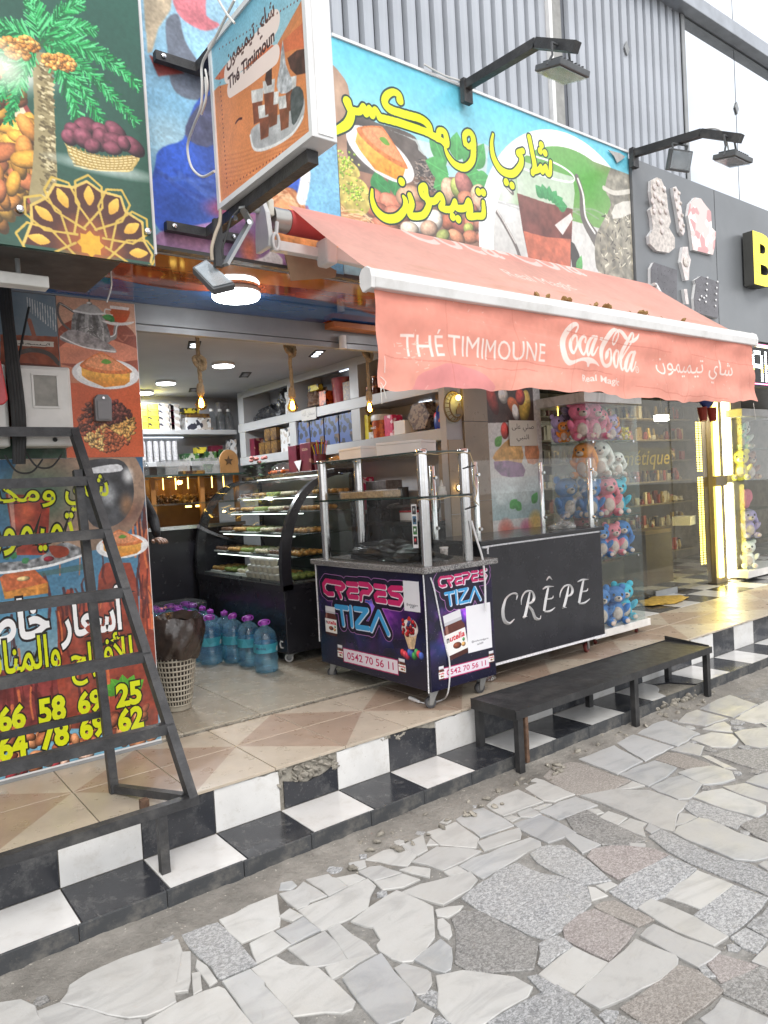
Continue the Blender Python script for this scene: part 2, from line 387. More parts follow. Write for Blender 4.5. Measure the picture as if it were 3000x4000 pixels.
    def soft(s, n=1, fade=0., grain=.06, gs=7, to=(222, 224, 222), ds=0.):
        """printing softness, fading towards a pale tone and blotchy ink"""
        for _ in range(n):
            p = np.pad(s.a, ((1, 1), (1, 1), (0, 0)), 'edge'); s.a = (p[:-2, 1:-1]+p[2:, 1:-1]+p[1:-1, :-2]+p[1:-1, 2:]+2*s.a)/6
        s.a = s.a*(1-ds)+s.a.mean(2, keepdims=True)*ds; g = vnoise(s.h, s.w, gs, s.sd+77, 5)[..., None]; f = vnoise(s.h, s.w, 120, s.sd+78, 2)[..., None]
        s.a = np.clip((s.a*(1-fade)+np.array(to)/255.*fade)*(1+grain*2*(g-.5)+grain*2.4*(f-.5)), 0, 1).astype(np.float32)
    def image(s, name):
        im = bpy.data.images.new(name, s.w, s.h, alpha=False); px = np.ones((s.h, s.w, 4), np.float32); px[..., :3] = np.clip(s.a, 0, 1)
        im.pixels.foreach_set(px.ravel()); im.update(); im.pack(); return im
    def mat(s, name, **k): return printmat(name, s.image(name), **k)
def sheet(name, cv, mat, axis, val, parent, **k):
    """flat print in its plane"""
    mb = MB()
    f = {'y': lambda u, v: (cv.x0+(cv.x1-cv.x0)*u, val, cv.z0+(cv.z1-cv.z0)*v), 'x': lambda u, v: (val, -(cv.x0+(cv.x1-cv.x0)*u), cv.z0+(cv.z1-cv.z0)*v),
         'z': lambda u, v: (cv.x0+(cv.x1-cv.x0)*u, cv.z0+(cv.z1-cv.z0)*v, val)}[axis]
    mb.grid(f, 2, 2); return mb.build(name, mat, parent, fix=False, **k)

# printed food that returns on several sheets
def p_cake(cv, x, z, w, rot=0.):
    """slice of golden semolina cake on a white plate, w wide"""
    cr, sr = math.cos(rot)*w, math.sin(rot)*w; F = lambda u, v: (x+u*cr-v*sr, z+u*sr+v*cr); P = lambda *c: [F(c[i], c[i+1]) for i in range(0, len(c), 2)]
    cv.blob(x, z-.02*w, .62*w, .30*w, (120, 110, 105), .5, 1., rot); cv.poly([F(.58*math.cos(a), .27*math.sin(a)) for a in np.linspace(0, 6.28, 40)], (222, 222, 222))
    cv.poly([F(.50*math.cos(a), .02+.215*math.sin(a)) for a in np.linspace(0, 6.28, 40)], (240, 240, 238))
    cv.poly(P(-.42, .15, .02, .05, .42, .08, .40, -.12, .30, -.19, -.05, -.24, -.33, -.12, -.42, -.05), (222, 128, 30), grain=.22, gs=60, grad=(246, 190, 70))
    cv.poly(P(-.42, .16, -.12, .36, .02, .34, .42, .1, .40, .03, .1, .0, -.2, .02, -.4, .08), (212, 108, 48), grain=.25, gs=90, smooth=3)
    cv.poly(P(-.36, .17, -.12, .33, .02, .31, .36, .11, .1, .06, -.2, .08), (226, 138, 84), grain=.22, gs=120, smooth=3)
    cv.poly(P(-.08, .20, .0, .26, .1, .21, .02, .17), (90, 150, 40), smooth=4)
def p_almonds(cv, xa, xb, za, zb, n, cols, r_=.022, seed=3, asp=.6, region=None):
    rr = np.random.RandomState(seed)
    for i in range(n):
        x, z = xa+(xb-xa)*rr.rand(), za+(zb-za)*rr.rand()
        if region and not region(x, z): continue
        k = r_*(.75+.5*rr.rand()); cv.ball(x, z, k, k*asp*(.85+.3*rr.rand()), cols[rr.randint(len(cols))], ang=rr.rand()*3.14, hi=.35, lo=.32, grain=.15, gs=150)
def p_leaf(cv, x, z, L, wd_, ang, c=(70, 150, 60)):
    ca, sa = math.cos(ang), math.sin(ang); f = lambda u, v: (x+u*ca-v*sa, z+u*sa+v*ca)
    P = [f(L*t, wd_*math.sin(math.pi*t**.8)) for t in np.linspace(0, 1, 12)]+[f(L*t, -wd_*math.sin(math.pi*t**.8)) for t in np.linspace(1, 0, 12)]
    cv.poly(P, c, grain=.15, gs=60, grad=tuple(min(255, int(q*1.25)) for q in c)); cv.stroke([f(0, 0), f(L*.95, 0)], wd_*.09, tuple(min(255, int(q*1.4)) for q in c), smooth=0)
def p_jar(cv, x, z, w, h, ang=0., txt=True):
    """chocolate spread jar: white lid, brown glass, white label with its name; x,z is its middle"""
    ca, sa = math.cos(ang), math.sin(ang); f = lambda u, v: (x+u*w*ca-v*h*sa, z+u*w*sa+v*h*ca)
    Q = lambda *c: [f(c[i], c[i+1]) for i in range(0, len(c), 2)]
    cv.poly(Q(-.36, .26, -.5, .14, -.5, -.42, -.42, -.5, .42, -.5, .5, -.42, .5, .14, .36, .26), (70, 34, 30), grain=.1, grad=(98, 52, 44))
    cv.poly(Q(-.4, .24, -.42, .05, -.3, .05, -.28, .24), (150, 104, 94))
    cv.poly(Q(-.42, .30, -.42, .48, .42, .48, .42, .30), (222, 222, 226)); cv.poly(Q(-.42, .25, -.42, .32, .42, .32, .42, .25), (196, 196, 202))
    cv.poly(Q(-.5, -.40, -.5, .06, .5, .06, .5, -.40), (236, 233, 230))
    cv.ball(*f(.0, -.25), .2*w, .07*h, (120, 60, 40)); cv.ball(*f(.3, -.28), .1*w, .05*h, (200, 150, 90)); cv.ball(*f(.34, -.18), .06*w, .04*h, (70, 140, 80))
    if txt:
        a, b = f(-.46, -.12), f(.46, .02)
        kk = dict(bold=.03, rise=math.tan(ang))
        wN = (b[0]-a[0])*.17; hh = h*.13
        cv.text('n', a[0], a[1], a[0]+wN*.85, a[1]+hh*.75, (30, 20, 30), **kk)
        cv.text('utella', a[0]+wN, a[1]+wN*math.tan(ang), b[0], a[1]+hh+wN*math.tan(ang), (200, 30, 50), **kk)
# ------------------------------------------------------------------ heights of the place
ZS, ZT, ZP, ZI = 0., .073, .27, .287        # street, lower step, terrace, shop floor
YC, YA, YW = 2.565, 2.86, 3.575             # front of the lower step, front of the terrace, shop front line

# ------------------------------------------------------------------ stone, tile and concrete materials
def dusty(t, col, amt=.55):
    """trodden dust and old splashes that run on from stone to stone"""
    col = mix(t, ramp(t, noise(t, 1.7, 8, .68), [(.40, (0, 0, 0)), (.70, (amt,)*3)]), col, (.36, .345, .315))
    return mix(t, ramp(t, noise(t, 13, 8, .75, dist=.6), [(.60, (0, 0, 0)), (.68, (amt*.6,)*3)]), col, (.25, .24, .22))
def m_marble(name, base, vein, scale=3., vamt=.6, rough=.38):
    m_, t, p, o = newmat(name)
    oi = _n(t, 'ShaderNodeObjectInfo')
    f = noise(t, scale, 8, .62, dist=1.6, stretch=(1, 2.6, 1))
    col = ramp(t, f, [(.36, vein), (.5, base), (.75, tuple(min(1, x*1.06) for x in base))])
    f2 = ramp(t, noise(t, 26, 5, .7), [(.55, (0, 0, 0)), (.75, (vamt*.35,)*3)])
    col = mix(t, f2, col, tuple(x*.8 for x in vein))
    rv = ramp(t, oi.outputs['Random'], [(0., (.74, .745, .76)), (.5, (.90, .90, .89)), (1., (1, 1, .99))])
    col = mix(t, 1., col, rv, 'MULTIPLY')
    d = ramp(t, noise(t, 7, 8, .7), [(.52, (0, 0, 0)), (.75, (.35,)*3)]); col = mix(t, d, col, (.36, .34, .31))
    sc = ramp(t, noise(t, 240, 3, .6), [(.68, (0, 0, 0)), (.76, (.5,)*3)]); col = mix(t, sc, col, (.25, .24, .22)); col = dusty(t, col)
    t.links.new(col, p.inputs['Base Color'])
    t.links.new(ramp(t, noise(t, 9, 5), [(.3, (rough*.8,)*3), (.7, (rough*1.5,)*3)]), p.inputs['Roughness'])
    bump(t, p, noise(t, 55, 6, .65), .22, .006); return m_
def m_granite(name, a, b, c, scale=55., rough=.6):
    m_, t, p, o = newmat(name)
    oi = _n(t, 'ShaderNodeObjectInfo')
    f = noise(t, scale, 4, .72, dist=.8, stretch=(1, 1.35, 1)); col = ramp(t, f, [(.36, a), (.47, b), (.55, c), (.66, tuple(min(1, x*1.25) for x in c))])
    col = mix(t, ramp(t, noise(t, scale*2.6, 2, .6), [(.56, (0, 0, 0)), (.62, (.55,)*3)]), col, tuple(x*.55 for x in a))
    col = mix(t, 1., col, ramp(t, oi.outputs['Random'], [(0., (.8, .8, .8)), (1., (1.0, 1.0, 1.0))]), 'MULTIPLY')
    col = dusty(t, col, .35)
    t.links.new(col, p.inputs['Base Color']); p.inputs['Roughness'].default_value = rough; bump(t, p, noise(t, scale*1.5, 5, .7), .35, .005); return m_
STONE = {'w': m_marble('white_marble', (.45, .447, .436), (.37, .367, .36)), 'g': m_marble('grey_marble', (.40, .405, .41), (.31, .32, .33), 2.2, .9),
         'n': m_granite('grey_granite', (.17, .175, .18), (.27, .275, .28), (.39, .395, .40), 75), 'd': m_granite('dark_granite', (.125, .125, .12), (.2, .195, .19), (.30, .295, .285), 75),
         'b': m_granite('brown_granite', (.18, .16, .145), (.25, .225, .205), (.33, .305, .28), 100), 'r': m_granite('red_granite', (.175, .15, .145), (.25, .22, .212), (.34, .31, .30), 90)}
def m_concrete(name, a, b, scale=6., bm=.6, specks=True):
    m_, t, p, o = newmat(name)
    col = ramp(t, noise(t, scale, 9, .68), [(.3, a), (.68, b)])
    col = mix(t, ramp(t, noise(t, 2.1, 6, .6), [(.42, (0, 0, 0)), (.7, (.55,)*3)]), col, tuple(x*.5 for x in a))
    col = mix(t, ramp(t, noise(t, 4.5, 9, .72, dist=1.), [(.60, (0, 0, 0)), (.66, (.55,)*3)]), col, (.09, .08, .07))
    if specks: col = mix(t, ramp(t, noise(t, 7, 9, .75, dist=1.5), [(.66, (0, 0, 0)), (.70, (.6,)*3)]), col, (.60, .56, .49))
    if specks: col = mix(t, ramp(t, noise(t, 60, 3, .6), [(.66, (0, 0, 0)), (.72, (.7,)*3)]), col, (.62, .58, .5))
    t.links.new(col, p.inputs['Base Color']); p.inputs['Roughness'].default_value = .92; bump(t, p, noise(t, 34, 8, .7), bm, .02); return m_
CONC = m_concrete('gutter_concrete', (.16, .15, .132), (.34, .318, .285), 4., .9)
MORT = m_concrete('joint_mortar', (.17, .165, .152), (.33, .32, .30), 14, .8)
SCREED = m_concrete('old_screed', (.22, .20, .17), (.42, .39, .33), 12, .8)
def m_tile(name, c, dirt, rough, damt=.5, bm=.03, scr=True):
    m_, t, p, o = newmat(name)
    oi = _n(t, 'ShaderNodeObjectInfo')
    col = ramp(t, noise(t, 6, 6, .6), [(.3, tuple(x*.88 for x in c)), (.7, c)])
    col = mix(t, 1., col, ramp(t, oi.outputs['Random'], [(0., (.88,)*3), (1., (1.,)*3)]), 'MULTIPLY')
    col = mix(t, ramp(t, noise(t, 9, 9, .72), [(.5, (0, 0, 0)), (.78, (damt,)*3)]), col, dirt)
    if scr:
        col = mix(t, ramp(t, noise(t, 30, 5, .7, stretch=(1, .25, 1)), [(.6, (0, 0, 0)), (.72, (damt*.7,)*3)]), col, dirt)
        col = mix(t, ramp(t, noise(t, 190, 2, .5), [(.72, (0, 0, 0)), (.75, (.8,)*3)]), col, dirt)
    t.links.new(col, p.inputs['Base Color'])
    t.links.new(ramp(t, noise(t, 11, 6, .7), [(.3, (rough*.6,)*3), (.75, (min(1, rough*1.9),)*3)]), p.inputs['Roughness'])
    bump(t, p, noise(t, 40, 5), bm, .01); return m_
TWHITE = m_tile('white_ceramic', (.66, .655, .64), (.38, .35, .30), .16, .6)
TBLACK = m_tile('black_ceramic', (.027, .029, .035), (.20, .198, .19), .17, .62)
TEDGE = m_tile('slate_edge', (.045, .048, .052), (.24, .22, .19), .5, .6, .1)
def m_floor(name, c, d, rough=.28, damt=.5):
    m_, t, p, o = newmat(name)
    oi = _n(t, 'ShaderNodeObjectInfo')
    col = ramp(t, noise(t, 5, 8, .65), [(.3, tuple(x*.8 for x in c)), (.7, c)])
    col = mix(t, 1., col, ramp(t, oi.outputs['Random'], [(0., (.86,)*3), (1., (1.02,)*3)]), 'MULTIPLY')
    col = mix(t, ramp(t, noise(t, 45, 6, .7), [(.52, (0, 0, 0)), (.74, (damt,)*3)]), col, d)
    col = mix(t, ramp(t, noise(t, 1.6, 6, .65), [(.45, (0, 0, 0)), (.75, (.45,)*3)]), col, tuple(x*.75 for x in d))
    t.links.new(col, p.inputs['Base Color']); t.links.new(ramp(t, noise(t, 8, 6, .7), [(.3, (rough*.7,)*3), (.75, (min(1, rough*1.9),)*3)]), p.inputs['Roughness'])
    bump(t, p, noise(t, 90, 5), .05, .006); return m_
FBEIGE = m_floor('beige_terrace_tile', (.50, .43, .34), (.36, .30, .235)); FBROWN = m_floor('terracotta_terrace_tile', (.385, .285, .215), (.30, .22, .165))
FGREY = m_floor('greige_shop_tile', (.42, .38, .305), (.33, .29, .23), .2, .35)

# ------------------------------------------------------------------ street paving
street = B(-60, 90, -60, 2.72, -.32, -.0055).build('street', MORT, kind='structure')
def jag(P, step=.035, amp=.0028, seed=0):
    rr = random.Random(seed); out = []; n = len(P)
    for i in range(n):
        a, b = Vector(P[i]), Vector(P[(i+1) % n]); L = (b-a).length; k = max(1, int(L/step)); nn = Vector((-(b-a).y, (b-a).x)).normalized() if L > 0 else Vector((0, 0))
        for j in range(k):
            q = a.lerp(b, j/k); q += nn*rr.gauss(0, amp)*(1 if j else .5); out.append(q)
    return out
def stone(P, kind, seed):
    P = [Vector(p) for p in P]
    area = sum(P[i].x*P[(i+1) % len(P)].y-P[(i+1) % len(P)].x*P[i].y for i in range(len(P)))
    if area < 0: P = P[::-1]
    c = sum(P, Vector((0, 0)))/len(P); rr = random.Random(seed)
    P = [p+(p-c).normalized()*.006 for p in P]; Q = jag(P, .05 if len(P) < 9 else .06, .0030, seed); n = len(Q)
    h = rr.uniform(.0, .004); tx, ty = rr.uniform(-.006, .006), rr.uniform(-.006, .006)
    zz = lambda q: h+tx*(q.x-c.x)+ty*(q.y-c.y)
    ins = [q+(c-q).normalized()*.003 for q in Q]
    mb = MB(); mb.add([(q.x, q.y, -.03) for q in Q]+[(q.x, q.y, zz(q)-.0025) for q in Q]+[(q.x, q.y, zz(q)) for q in ins],
        [(i, (i+1) % n, n+(i+1) % n, n+i) for i in range(n)]+[(n+i, n+(i+1) % n, 2*n+(i+1) % n, 2*n+i) for i in range(n)]+[tuple(range(2*n, 3*n))])
    o = mb.build('paving_stone', STONE[kind], street, fix=False); return o
STN = '''S1 w 445,945,500,880,505,830,640,745,880,640,1115,555,1275,505,1300,590,1270,730,1250,890,1260,945,1160,1000,1050,1045,930,1055,790,1030,640,990
S1 w 1310,590,1370,590,1375,780,1272,795
S1 w 1270,815,1365,795,1345,865,1265,880
S1 w 1382,745,1440,735,1455,850,1395,885
S1 w 1420,645,1490,690,1560,790,1505,825,1415,700
S1 w 270,1020,430,960,640,1010,880,1085,850,1180,400,1250,330,1150
S1 w 0,960,150,935,240,985,310,1110,300,1250,-200,1250,-200,1000
S1 w 900,1082,1000,1076,1020,1120,900,1130
S2 w -480,1850,-230,1700,0,1605,110,1570,155,1590,255,1725,395,1885,380,1990,-480,1990
S2 n -185,1150,20,1070,105,1050,275,1220,410,1372,130,1500,90,1480,50,1400,-20,1330,-100,1260
S2 w 125,1025,350,915,580,825,600,1075,540,1105,300,1205,200,1115
S2 w 610,815,740,780,800,720,980,828,850,875,830,900,750,930
S2 w 830,697,1000,655,1030,685,1065,690,1148,750,1000,822
S2 w 1080,680,1220,655,1295,683,1165,744
S2 w 765,945,1000,845,1318,692,1380,748,1330,830,1305,918,1180,998,955,1105,860,1030
S2 w 612,1000,690,940,782,990,710,1033
S2 g 583,1115,800,1005,925,1105,702,1215
S2 w 372,1217,555,1124,685,1225,590,1286,425,1365,405,1290
S2 w 685,1252,975,1120,1075,1222,1145,1342,1000,1382,872,1400
S2 w 995,1110,1090,1058,1200,1150,1375,1290,1290,1328,1165,1345,1090,1215
S2 g 145,1532,368,1432,475,1540,485,1572,725,1822,795,1900,780,1990,480,1990,430,1900,275,1700
S2 w 385,1422,580,1322,700,1388,910,1412,1050,1532,1205,1680,1187,1738,1110,1772,960,1762,722,1790,505,1560,490,1530
S2 w 990,1410,1150,1355,1385,1302,1250,1378,1040,1505
S2 g 1120,1500,1250,1404,1430,1306,1475,1372,1525,1452,1659,1595,1700,1680,1659,1800,1430,1875,1285,1730
S4 w -257,413,-100,300,20,215,100,168,145,182,300,258,385,303,405,540,335,640,230,732,150,742,60,712,-40,640,-65,605,-25,560,-70,460,-150,450
S2 w 1170,565,1290,543,1300,590,1250,612,1190,597
S2 w 1255,635,1340,598,1420,588,1585,643,1370,705
S2 w 1380,715,1600,657,1735,697,1600,752,1450,775
S3 w -142,950,0,875,140,848,255,913,180,996,60,982,-50,957
S3 w 150,840,318,757,346,868,270,910
S3 w 350,833,376,785,432,829
S3 w 350,727,580,643,762,770,735,850,460,826
S3 g 590,622,680,562,800,528,900,583,1050,668,780,763
S3 w 840,510,930,442,1088,388,1180,434,1282,481,1090,546,970,590
S3 w 1112,352,1230,293,1300,313,1537,420,1380,475,1290,465
S5 b -155,902,-90,842,40,788,110,788,330,868,532,935,400,1010,240,1050,110,1041,-40,972
S3 w 980,608,1030,593,1098,606,1030,636
S3 w 1090,572,1190,534,1262,580,1200,606,1112,601
S3 w 1218,535,1300,503,1352,502,1262,541
S3 g 1268,557,1420,484,1550,441,1720,508,1570,571,1415,624
S3 g 1052,662,1268,590,1400,645,1552,730,1430,775,1330,810,1200,747,1112,698
S3 w 770,803,930,743,1096,694,1100,783,950,831,815,874
S3 w 238,965,430,850,590,855,780,882,650,956,480,1034,350,986
S3 g 618,995,730,934,1180,769,1260,802,1264,846,1150,885,980,995,810,1098,712,1046
S3 w 497,1046,590,1004,664,1045,540,1080
S3 w 136,1031,230,1004,366,1023,366,1090,240,1056
S4 w 157,177,300,119,698,19,753,80,690,156,590,206,480,270,432,261,300,227
S4 n 640,220,770,115,930,6,1080,-60,1200,-4,1300,34,1420,49,1634,128,1654,200,1672,268,1500,434,1310,553,1150,497,950,398,800,328
S6 n -262,490,-190,444,-130,424,0,419,120,493,200,545,382,700,160,730,30,676,-100,616,-200,556
S4 d 556,392,642,324,795,336,950,426,1100,496,1242,584,1208,795,860,815,682,805,576,738,595,600,586,480
S4 w 426,322,634,289,598,328,520,376,442,362
S4 w 435,402,475,389,527,442,550,510,519,554,453,507,444,460
S4 g 262,725,344,653,460,566,543,632,534,796,489,825,402,800
S4 w 96,796,160,760,340,815,370,833,380,910,328,995,267,995,184,900
S4 w 436,864,640,817,870,845,1048,875,1193,947,1146,1027,948,1135,820,1238,640,1300,525,1208,446,1110,451,970
S4 n 1168,862,1240,845,1372,921,1281,979
S4 n 860,1235,1052,1116,1290,996,1398,936,1500,1006,1650,1133,1650,1168,1540,1238,1400,1330,900,1330
S7 w -188,627,0,469,85,413,230,485,362,541,228,661,92,776,-60,716
S4 w 150,1244,203,1175,318,1121,392,1167,348,1270,150,1270
S4 n 1250,745,1275,662,1265,594,1320,566,1400,531,1468,565,1522,615,1300,779
S4 n 297,1022,380,970,434,993,426,1104,362,1066
S4 n 405,1212,450,1186,534,1246,400,1300
S5 g 138,760,410,650,632,775,440,880
S5 g 438,631,570,560,890,656,660,770
S5 g 608,550,720,479,830,445,1100,550,920,650
S5 w 936,455,1003,389,1085,360,1325,426,1150,485
S5 g 1113,346,1250,274,1350,237,1570,316,1380,420
S5 w 1397,431,1480,375,1659,285,1750,330,1659,450,1560,465
S5 w 1038,596,1200,545,1370,564,1412,601,1356,660,1200,655,1112,621
S5 w 882,680,1020,625,1139,653,1103,730
S5 w 1391,547,1450,525,1659,504,1790,560,1659,660,1590,665,1480,645
S5 w 1137,511,1300,455,1354,492,1372,536,1260,526
S5 b 752,760,850,705,950,715,1212,801,990,835,870,795
S5 d 1222,726,1330,685,1659,675,1790,740,1659,840,1590,845,1400,785
S5 g 938,870,1050,834,1220,812,1364,862,1384,918,1280,950,1140,965
S5 g 463,879,620,814,740,770,912,826,828,906,690,974
S5 g 718,984,860,914,960,890,1122,961,1056,1047,1018,1075,932,1080,782,1016
S5 w 418,1009,560,940,652,974,540,995
S6 w 148,21,400,-25,690,-24,920,54,1000,69,955,130,914,165,899,305,780,276,500,150,324,78
S5 w 1120,732,1180,729,1400,836,1300,826
S5 w 1297,981,1480,955,1659,1015,1790,1080,1720,1125,1520,1065
S5 g 1487,939,1562,895,1659,866,1745,901,1698,1005
S6 g 1057,25,1142,-16,1290,-40,1632,92,1632,147,1558,185,1300,116
S6 n 977,110,1042,50,1300,134,1532,201,1430,255,1400,285,1200,216,1090,180
S6 d 1447,260,1562,200,1659,205,1790,262,1755,415,1659,384,1550,334
S6 w 921,229,945,160,1020,165,1082,191,988,236,910,254
S6 g 907,319,935,274,1100,200,1170,210,1400,315,1659,405,1712,460,1659,515,1540,540,1380,530,1200,445,1000,370
S6 n 698,350,800,295,1000,390,1200,485,1370,545,1500,565,1659,645,1790,722,1700,845,1659,825,1400,705,1020,555,850,465
S6 d 27,200,190,135,300,195,600,335,652,375,520,410,310,410,102,306
S6 w 202,130,280,124,324,150,275,165
S6 w 302,190,370,145,512,192,440,250
S6 w 457,259,540,200,674,242,634,267,664,344,560,305
S6 g 697,243,773,286,715,320,676,289
S6 g 17,350,90,325,292,415,157,484
S6 w 541,402,655,408,655,427,549,427
S6 r 202,511,244,455,380,430,520,430,720,450,842,496,738,555,600,635,442,685,325,617
S6 n 377,790,560,656,750,565,860,506,1072,611,938,715,818,825,590,928
S6 w 837,829,932,740,1085,624,1372,740,1258,825,1120,929,980,875
S7 n 1068,150,1133,105,1270,6,1390,-84,1650,21,1596,96,1478,205,1340,324,1203,227
S6 w 277,745,380,717,432,740,340,780
S6 w 211,757,260,764,353,820,233,860
S7 r 12,260,133,154,250,110,400,175,572,276,498,376,380,519,202,436,25,347
S7 b 257,85,332,50,420,40,730,186,600,240,382,147
S7 w 612,105,720,35,830,75,1060,175,1321,331,1210,400,900,276
S7 w 632,330,682,270,740,240,1262,451,1187,516,1085,574,872,456
S7 w 118,804,382,544,590,360,900,485,928,511,906,576,757,686,518,815,310,909
S7 b 468,905,782,695,930,566,1090,615,1292,770,1148,885,950,1031,800,1100,655,1026
S7 w 1118,994,1290,830,1652,990,1645,1037,1500,1150,1250,1100
S7 r 1172,541,1262,475,1572,562,1450,635,1282,694,1234,637
S7 d 1288,721,1590,576,1750,606,1790,895,1659,945,1314,787
S7 n 1372,341,1480,270,1642,351,1568,459,1442,405
S7 w 1538,529,1659,416,1745,451,1659,574
S7 n 1497,241,1659,96,1790,182,1659,334
S7 n 307,960,352,925,439,934,434,996,370,1035
S7 d 457,966,632,1031,560,1100,422,1040
S7 n 1106,592,1150,570,1223,650,1150,655
S7 n 137,1040,230,955,305,1037,300,1120'''
SPOLY = []
for i, ln in enumerate(STN.strip().split('\n')):
    k, kind, c = ln.split(' '); c = [float(v) for v in c.split(',')]
    P = pts(k, 'z', 0., *c); SPOLY.append(P); stone(P, kind, i)
# splinters of stone set in the wider joints
SEG = [(np.array(P), np.roll(np.array(P), -1, 0)) for P in SPOLY]
def poly_dist(p, A, B_):
    d = B_-A; t = np.clip(((p-A)*d).sum(1)/((d*d).sum(1)+1e-9), 0, 1); q = A+d*t[:, None]
    cr = ((A[:, 1] > p[1]) != (B_[:, 1] > p[1])) & (p[0] < (B_[:, 0]-A[:, 0])*(p[1]-A[:, 1])/(B_[:, 1]-A[:, 1]+1e-12)+A[:, 0])
    return (-1. if cr.sum() % 2 else 1.)*math.sqrt((((p-q)**2).sum(1)).min())
chips = []; r5 = np.random.RandomState(9)
for _ in range(5200):
    p = np.array((r5.uniform(.2, 5.6), r5.uniform(.75, 2.42)))
    ds_ = sorted(poly_dist(p, A, B_) for A, B_ in SEG if np.abs(A-p).min(0).max() < .3)
    if len(ds_) < 2 or ds_[0] < .023 or ds_[1] > .075: continue
    r_ = min(ds_[0]-.004, .05)
    if any((p[0]-c[0])**2+(p[1]-c[1])**2 < (r_+c[2]+.003)**2 for c in chips): continue
    chips.append((p[0], p[1], r_)); n = r5.randint(4, 7); a0 = r5.rand()*6
    stone([(p[0]+(r_-.004)*r5.uniform(.75, 1.1)*math.cos(a0+6.283*k/n), p[1]+(r_-.004)*r5.uniform(.75, 1.1)*math.sin(a0+6.283*k/n)) for k in range(n)], 'wgnnd'[r5.randint(5)], 4000+len(chips))
    if len(chips) > 110: break
# the paving goes on beyond what was surveyed, in the same broken slabs
def near_surveyed(p):
    for P in SPOLY:
        if min((p[0]-a)**2+(p[1]-b)**2 for a, b in P) < .16**2: return True
        ins = False
        for i in range(len(P)):
            (xa, za), (xb, zb) = P[i], P[(i+1) % len(P)]
            if (za > p[1]) != (zb > p[1]) and p[0] < (xb-xa)*(p[1]-za)/(zb-za)+xa: ins = not ins
        if ins: return True
    return False
rr = random.Random(5); cell = .36; ns = 0
J = {(i, j): (i*cell+rr.uniform(-.1, .1), j*cell*.8+rr.uniform(-.07, .07)) for i in range(-12, 40) for j in range(-10, 12)}
for i in range(-12, 39):
    for j in range(-10, 11):
        P = [J[(i, j)], J[(i+1, j)], J[(i+1, j+1)], J[(i, j+1)]]; c = (sum(p[0] for p in P)/4, sum(p[1] for p in P)/4)
        if any(p[1] > 2.36 for p in P) or c[1] < -1.2 or c[0]**2+(c[1]-.6)**2 > 62 or any(near_surveyed(p) for p in P+[c]): continue
        if c[0] < 2. and c[1] > 1.75: continue
        P = [(p[0]+(c[0]-p[0])*.05, p[1]+(c[1]-p[1])*.05) for p in P]
        stone(P, rr.choice('wwwwgnnbd'), 900+ns); ns += 1
# dirty concrete strip where the street meets the step
def gut(u, v):
    x = -1.5+u*12; y = 2.58-v*.52*(1-.35*min(1, max(0, (x-2.6)/1.2)))
    n = math.sin(x*7.3+y*11)*.5+math.sin(x*17.1-y*23)*.3+math.sin(x*41+y*37)*.2+NR.randn()*.5
    return (x, y, -.0065+.022*(1-v)**3+n*.0035*(1-.6*v))
MB().grid(gut, 360, 20).build('gutter', CONC, smooth='all', kind='structure', fix=False)
# crumbled mortar lumps along the foot of the step
def lump(mb, c, r_, seed):
    rr = random.Random(seed); n0 = len(mb.v); mb.ell(c, (r_*rr.uniform(.8, 1.4), r_*rr.uniform(.7, 1.2), r_*rr.uniform(.35, .6)), 9, 6, (rr.random(), rr.random(), rr.random()*3))
    for i in range(n0, len(mb.v)):
        p = Vector(mb.v[i]); d = (p-Vector(c)); mb.v[i] = tuple(Vector(c)+d*(1+rr.uniform(-.28, .28)))
mb = MB(); rr = random.Random(21)
for i in range(60):
    x = rr.uniform(1.5, 2.9) if i < 34 else rr.uniform(3., 4.6); lump(mb, (x, rr.uniform(2.33, 2.5) if i < 34 else rr.uniform(2.46, 2.56), .004), rr.uniform(.008, .024), i)
mb.build('mortar_crumbs', SCREED, smooth='all', kind='stuff')

# ------------------------------------------------------------------ lower step and terrace
PT, TX0 = .3068, .595
step = MB().box(-3, 12, 2.572, 2.875, -.3, ZT-.010).build('lower_step', SCREED, kind='structure')
terr = MB().box(-3, 12, 2.868, 7.5, -.3, ZP-.012).build('terrace', SCREED, kind='structure')
def share(proto, parent, loc, rz=0.):
    o = proto.copy(); COL.objects.link(o); o.parent = parent; o.location = loc; o.rotation_euler = (0, 0, rz); return o
def slab(w, d, h, mat, name='tile'):
    """square-edged tile with a fine worn arris, origin at its lower corner"""
    e = .0018; mb = MB()
    mb.add([(0, 0, 0), (w, 0, 0), (w, d, 0), (0, d, 0), (0, 0, h-e), (w, 0, h-e), (w, d, h-e), (0, d, h-e), (e, e, h), (w-e, e, h), (w-e, d-e, h), (e, d-e, h)],
           [(0, 1, 5, 4), (1, 2, 6, 5), (2, 3, 7, 6), (3, 0, 4, 7), (4, 5, 9, 8), (5, 6, 10, 9), (6, 7, 11, 10), (7, 4, 8, 11), (8, 9, 10, 11)])
    return mb
G_ = .0035
tread = {}; riser = {}
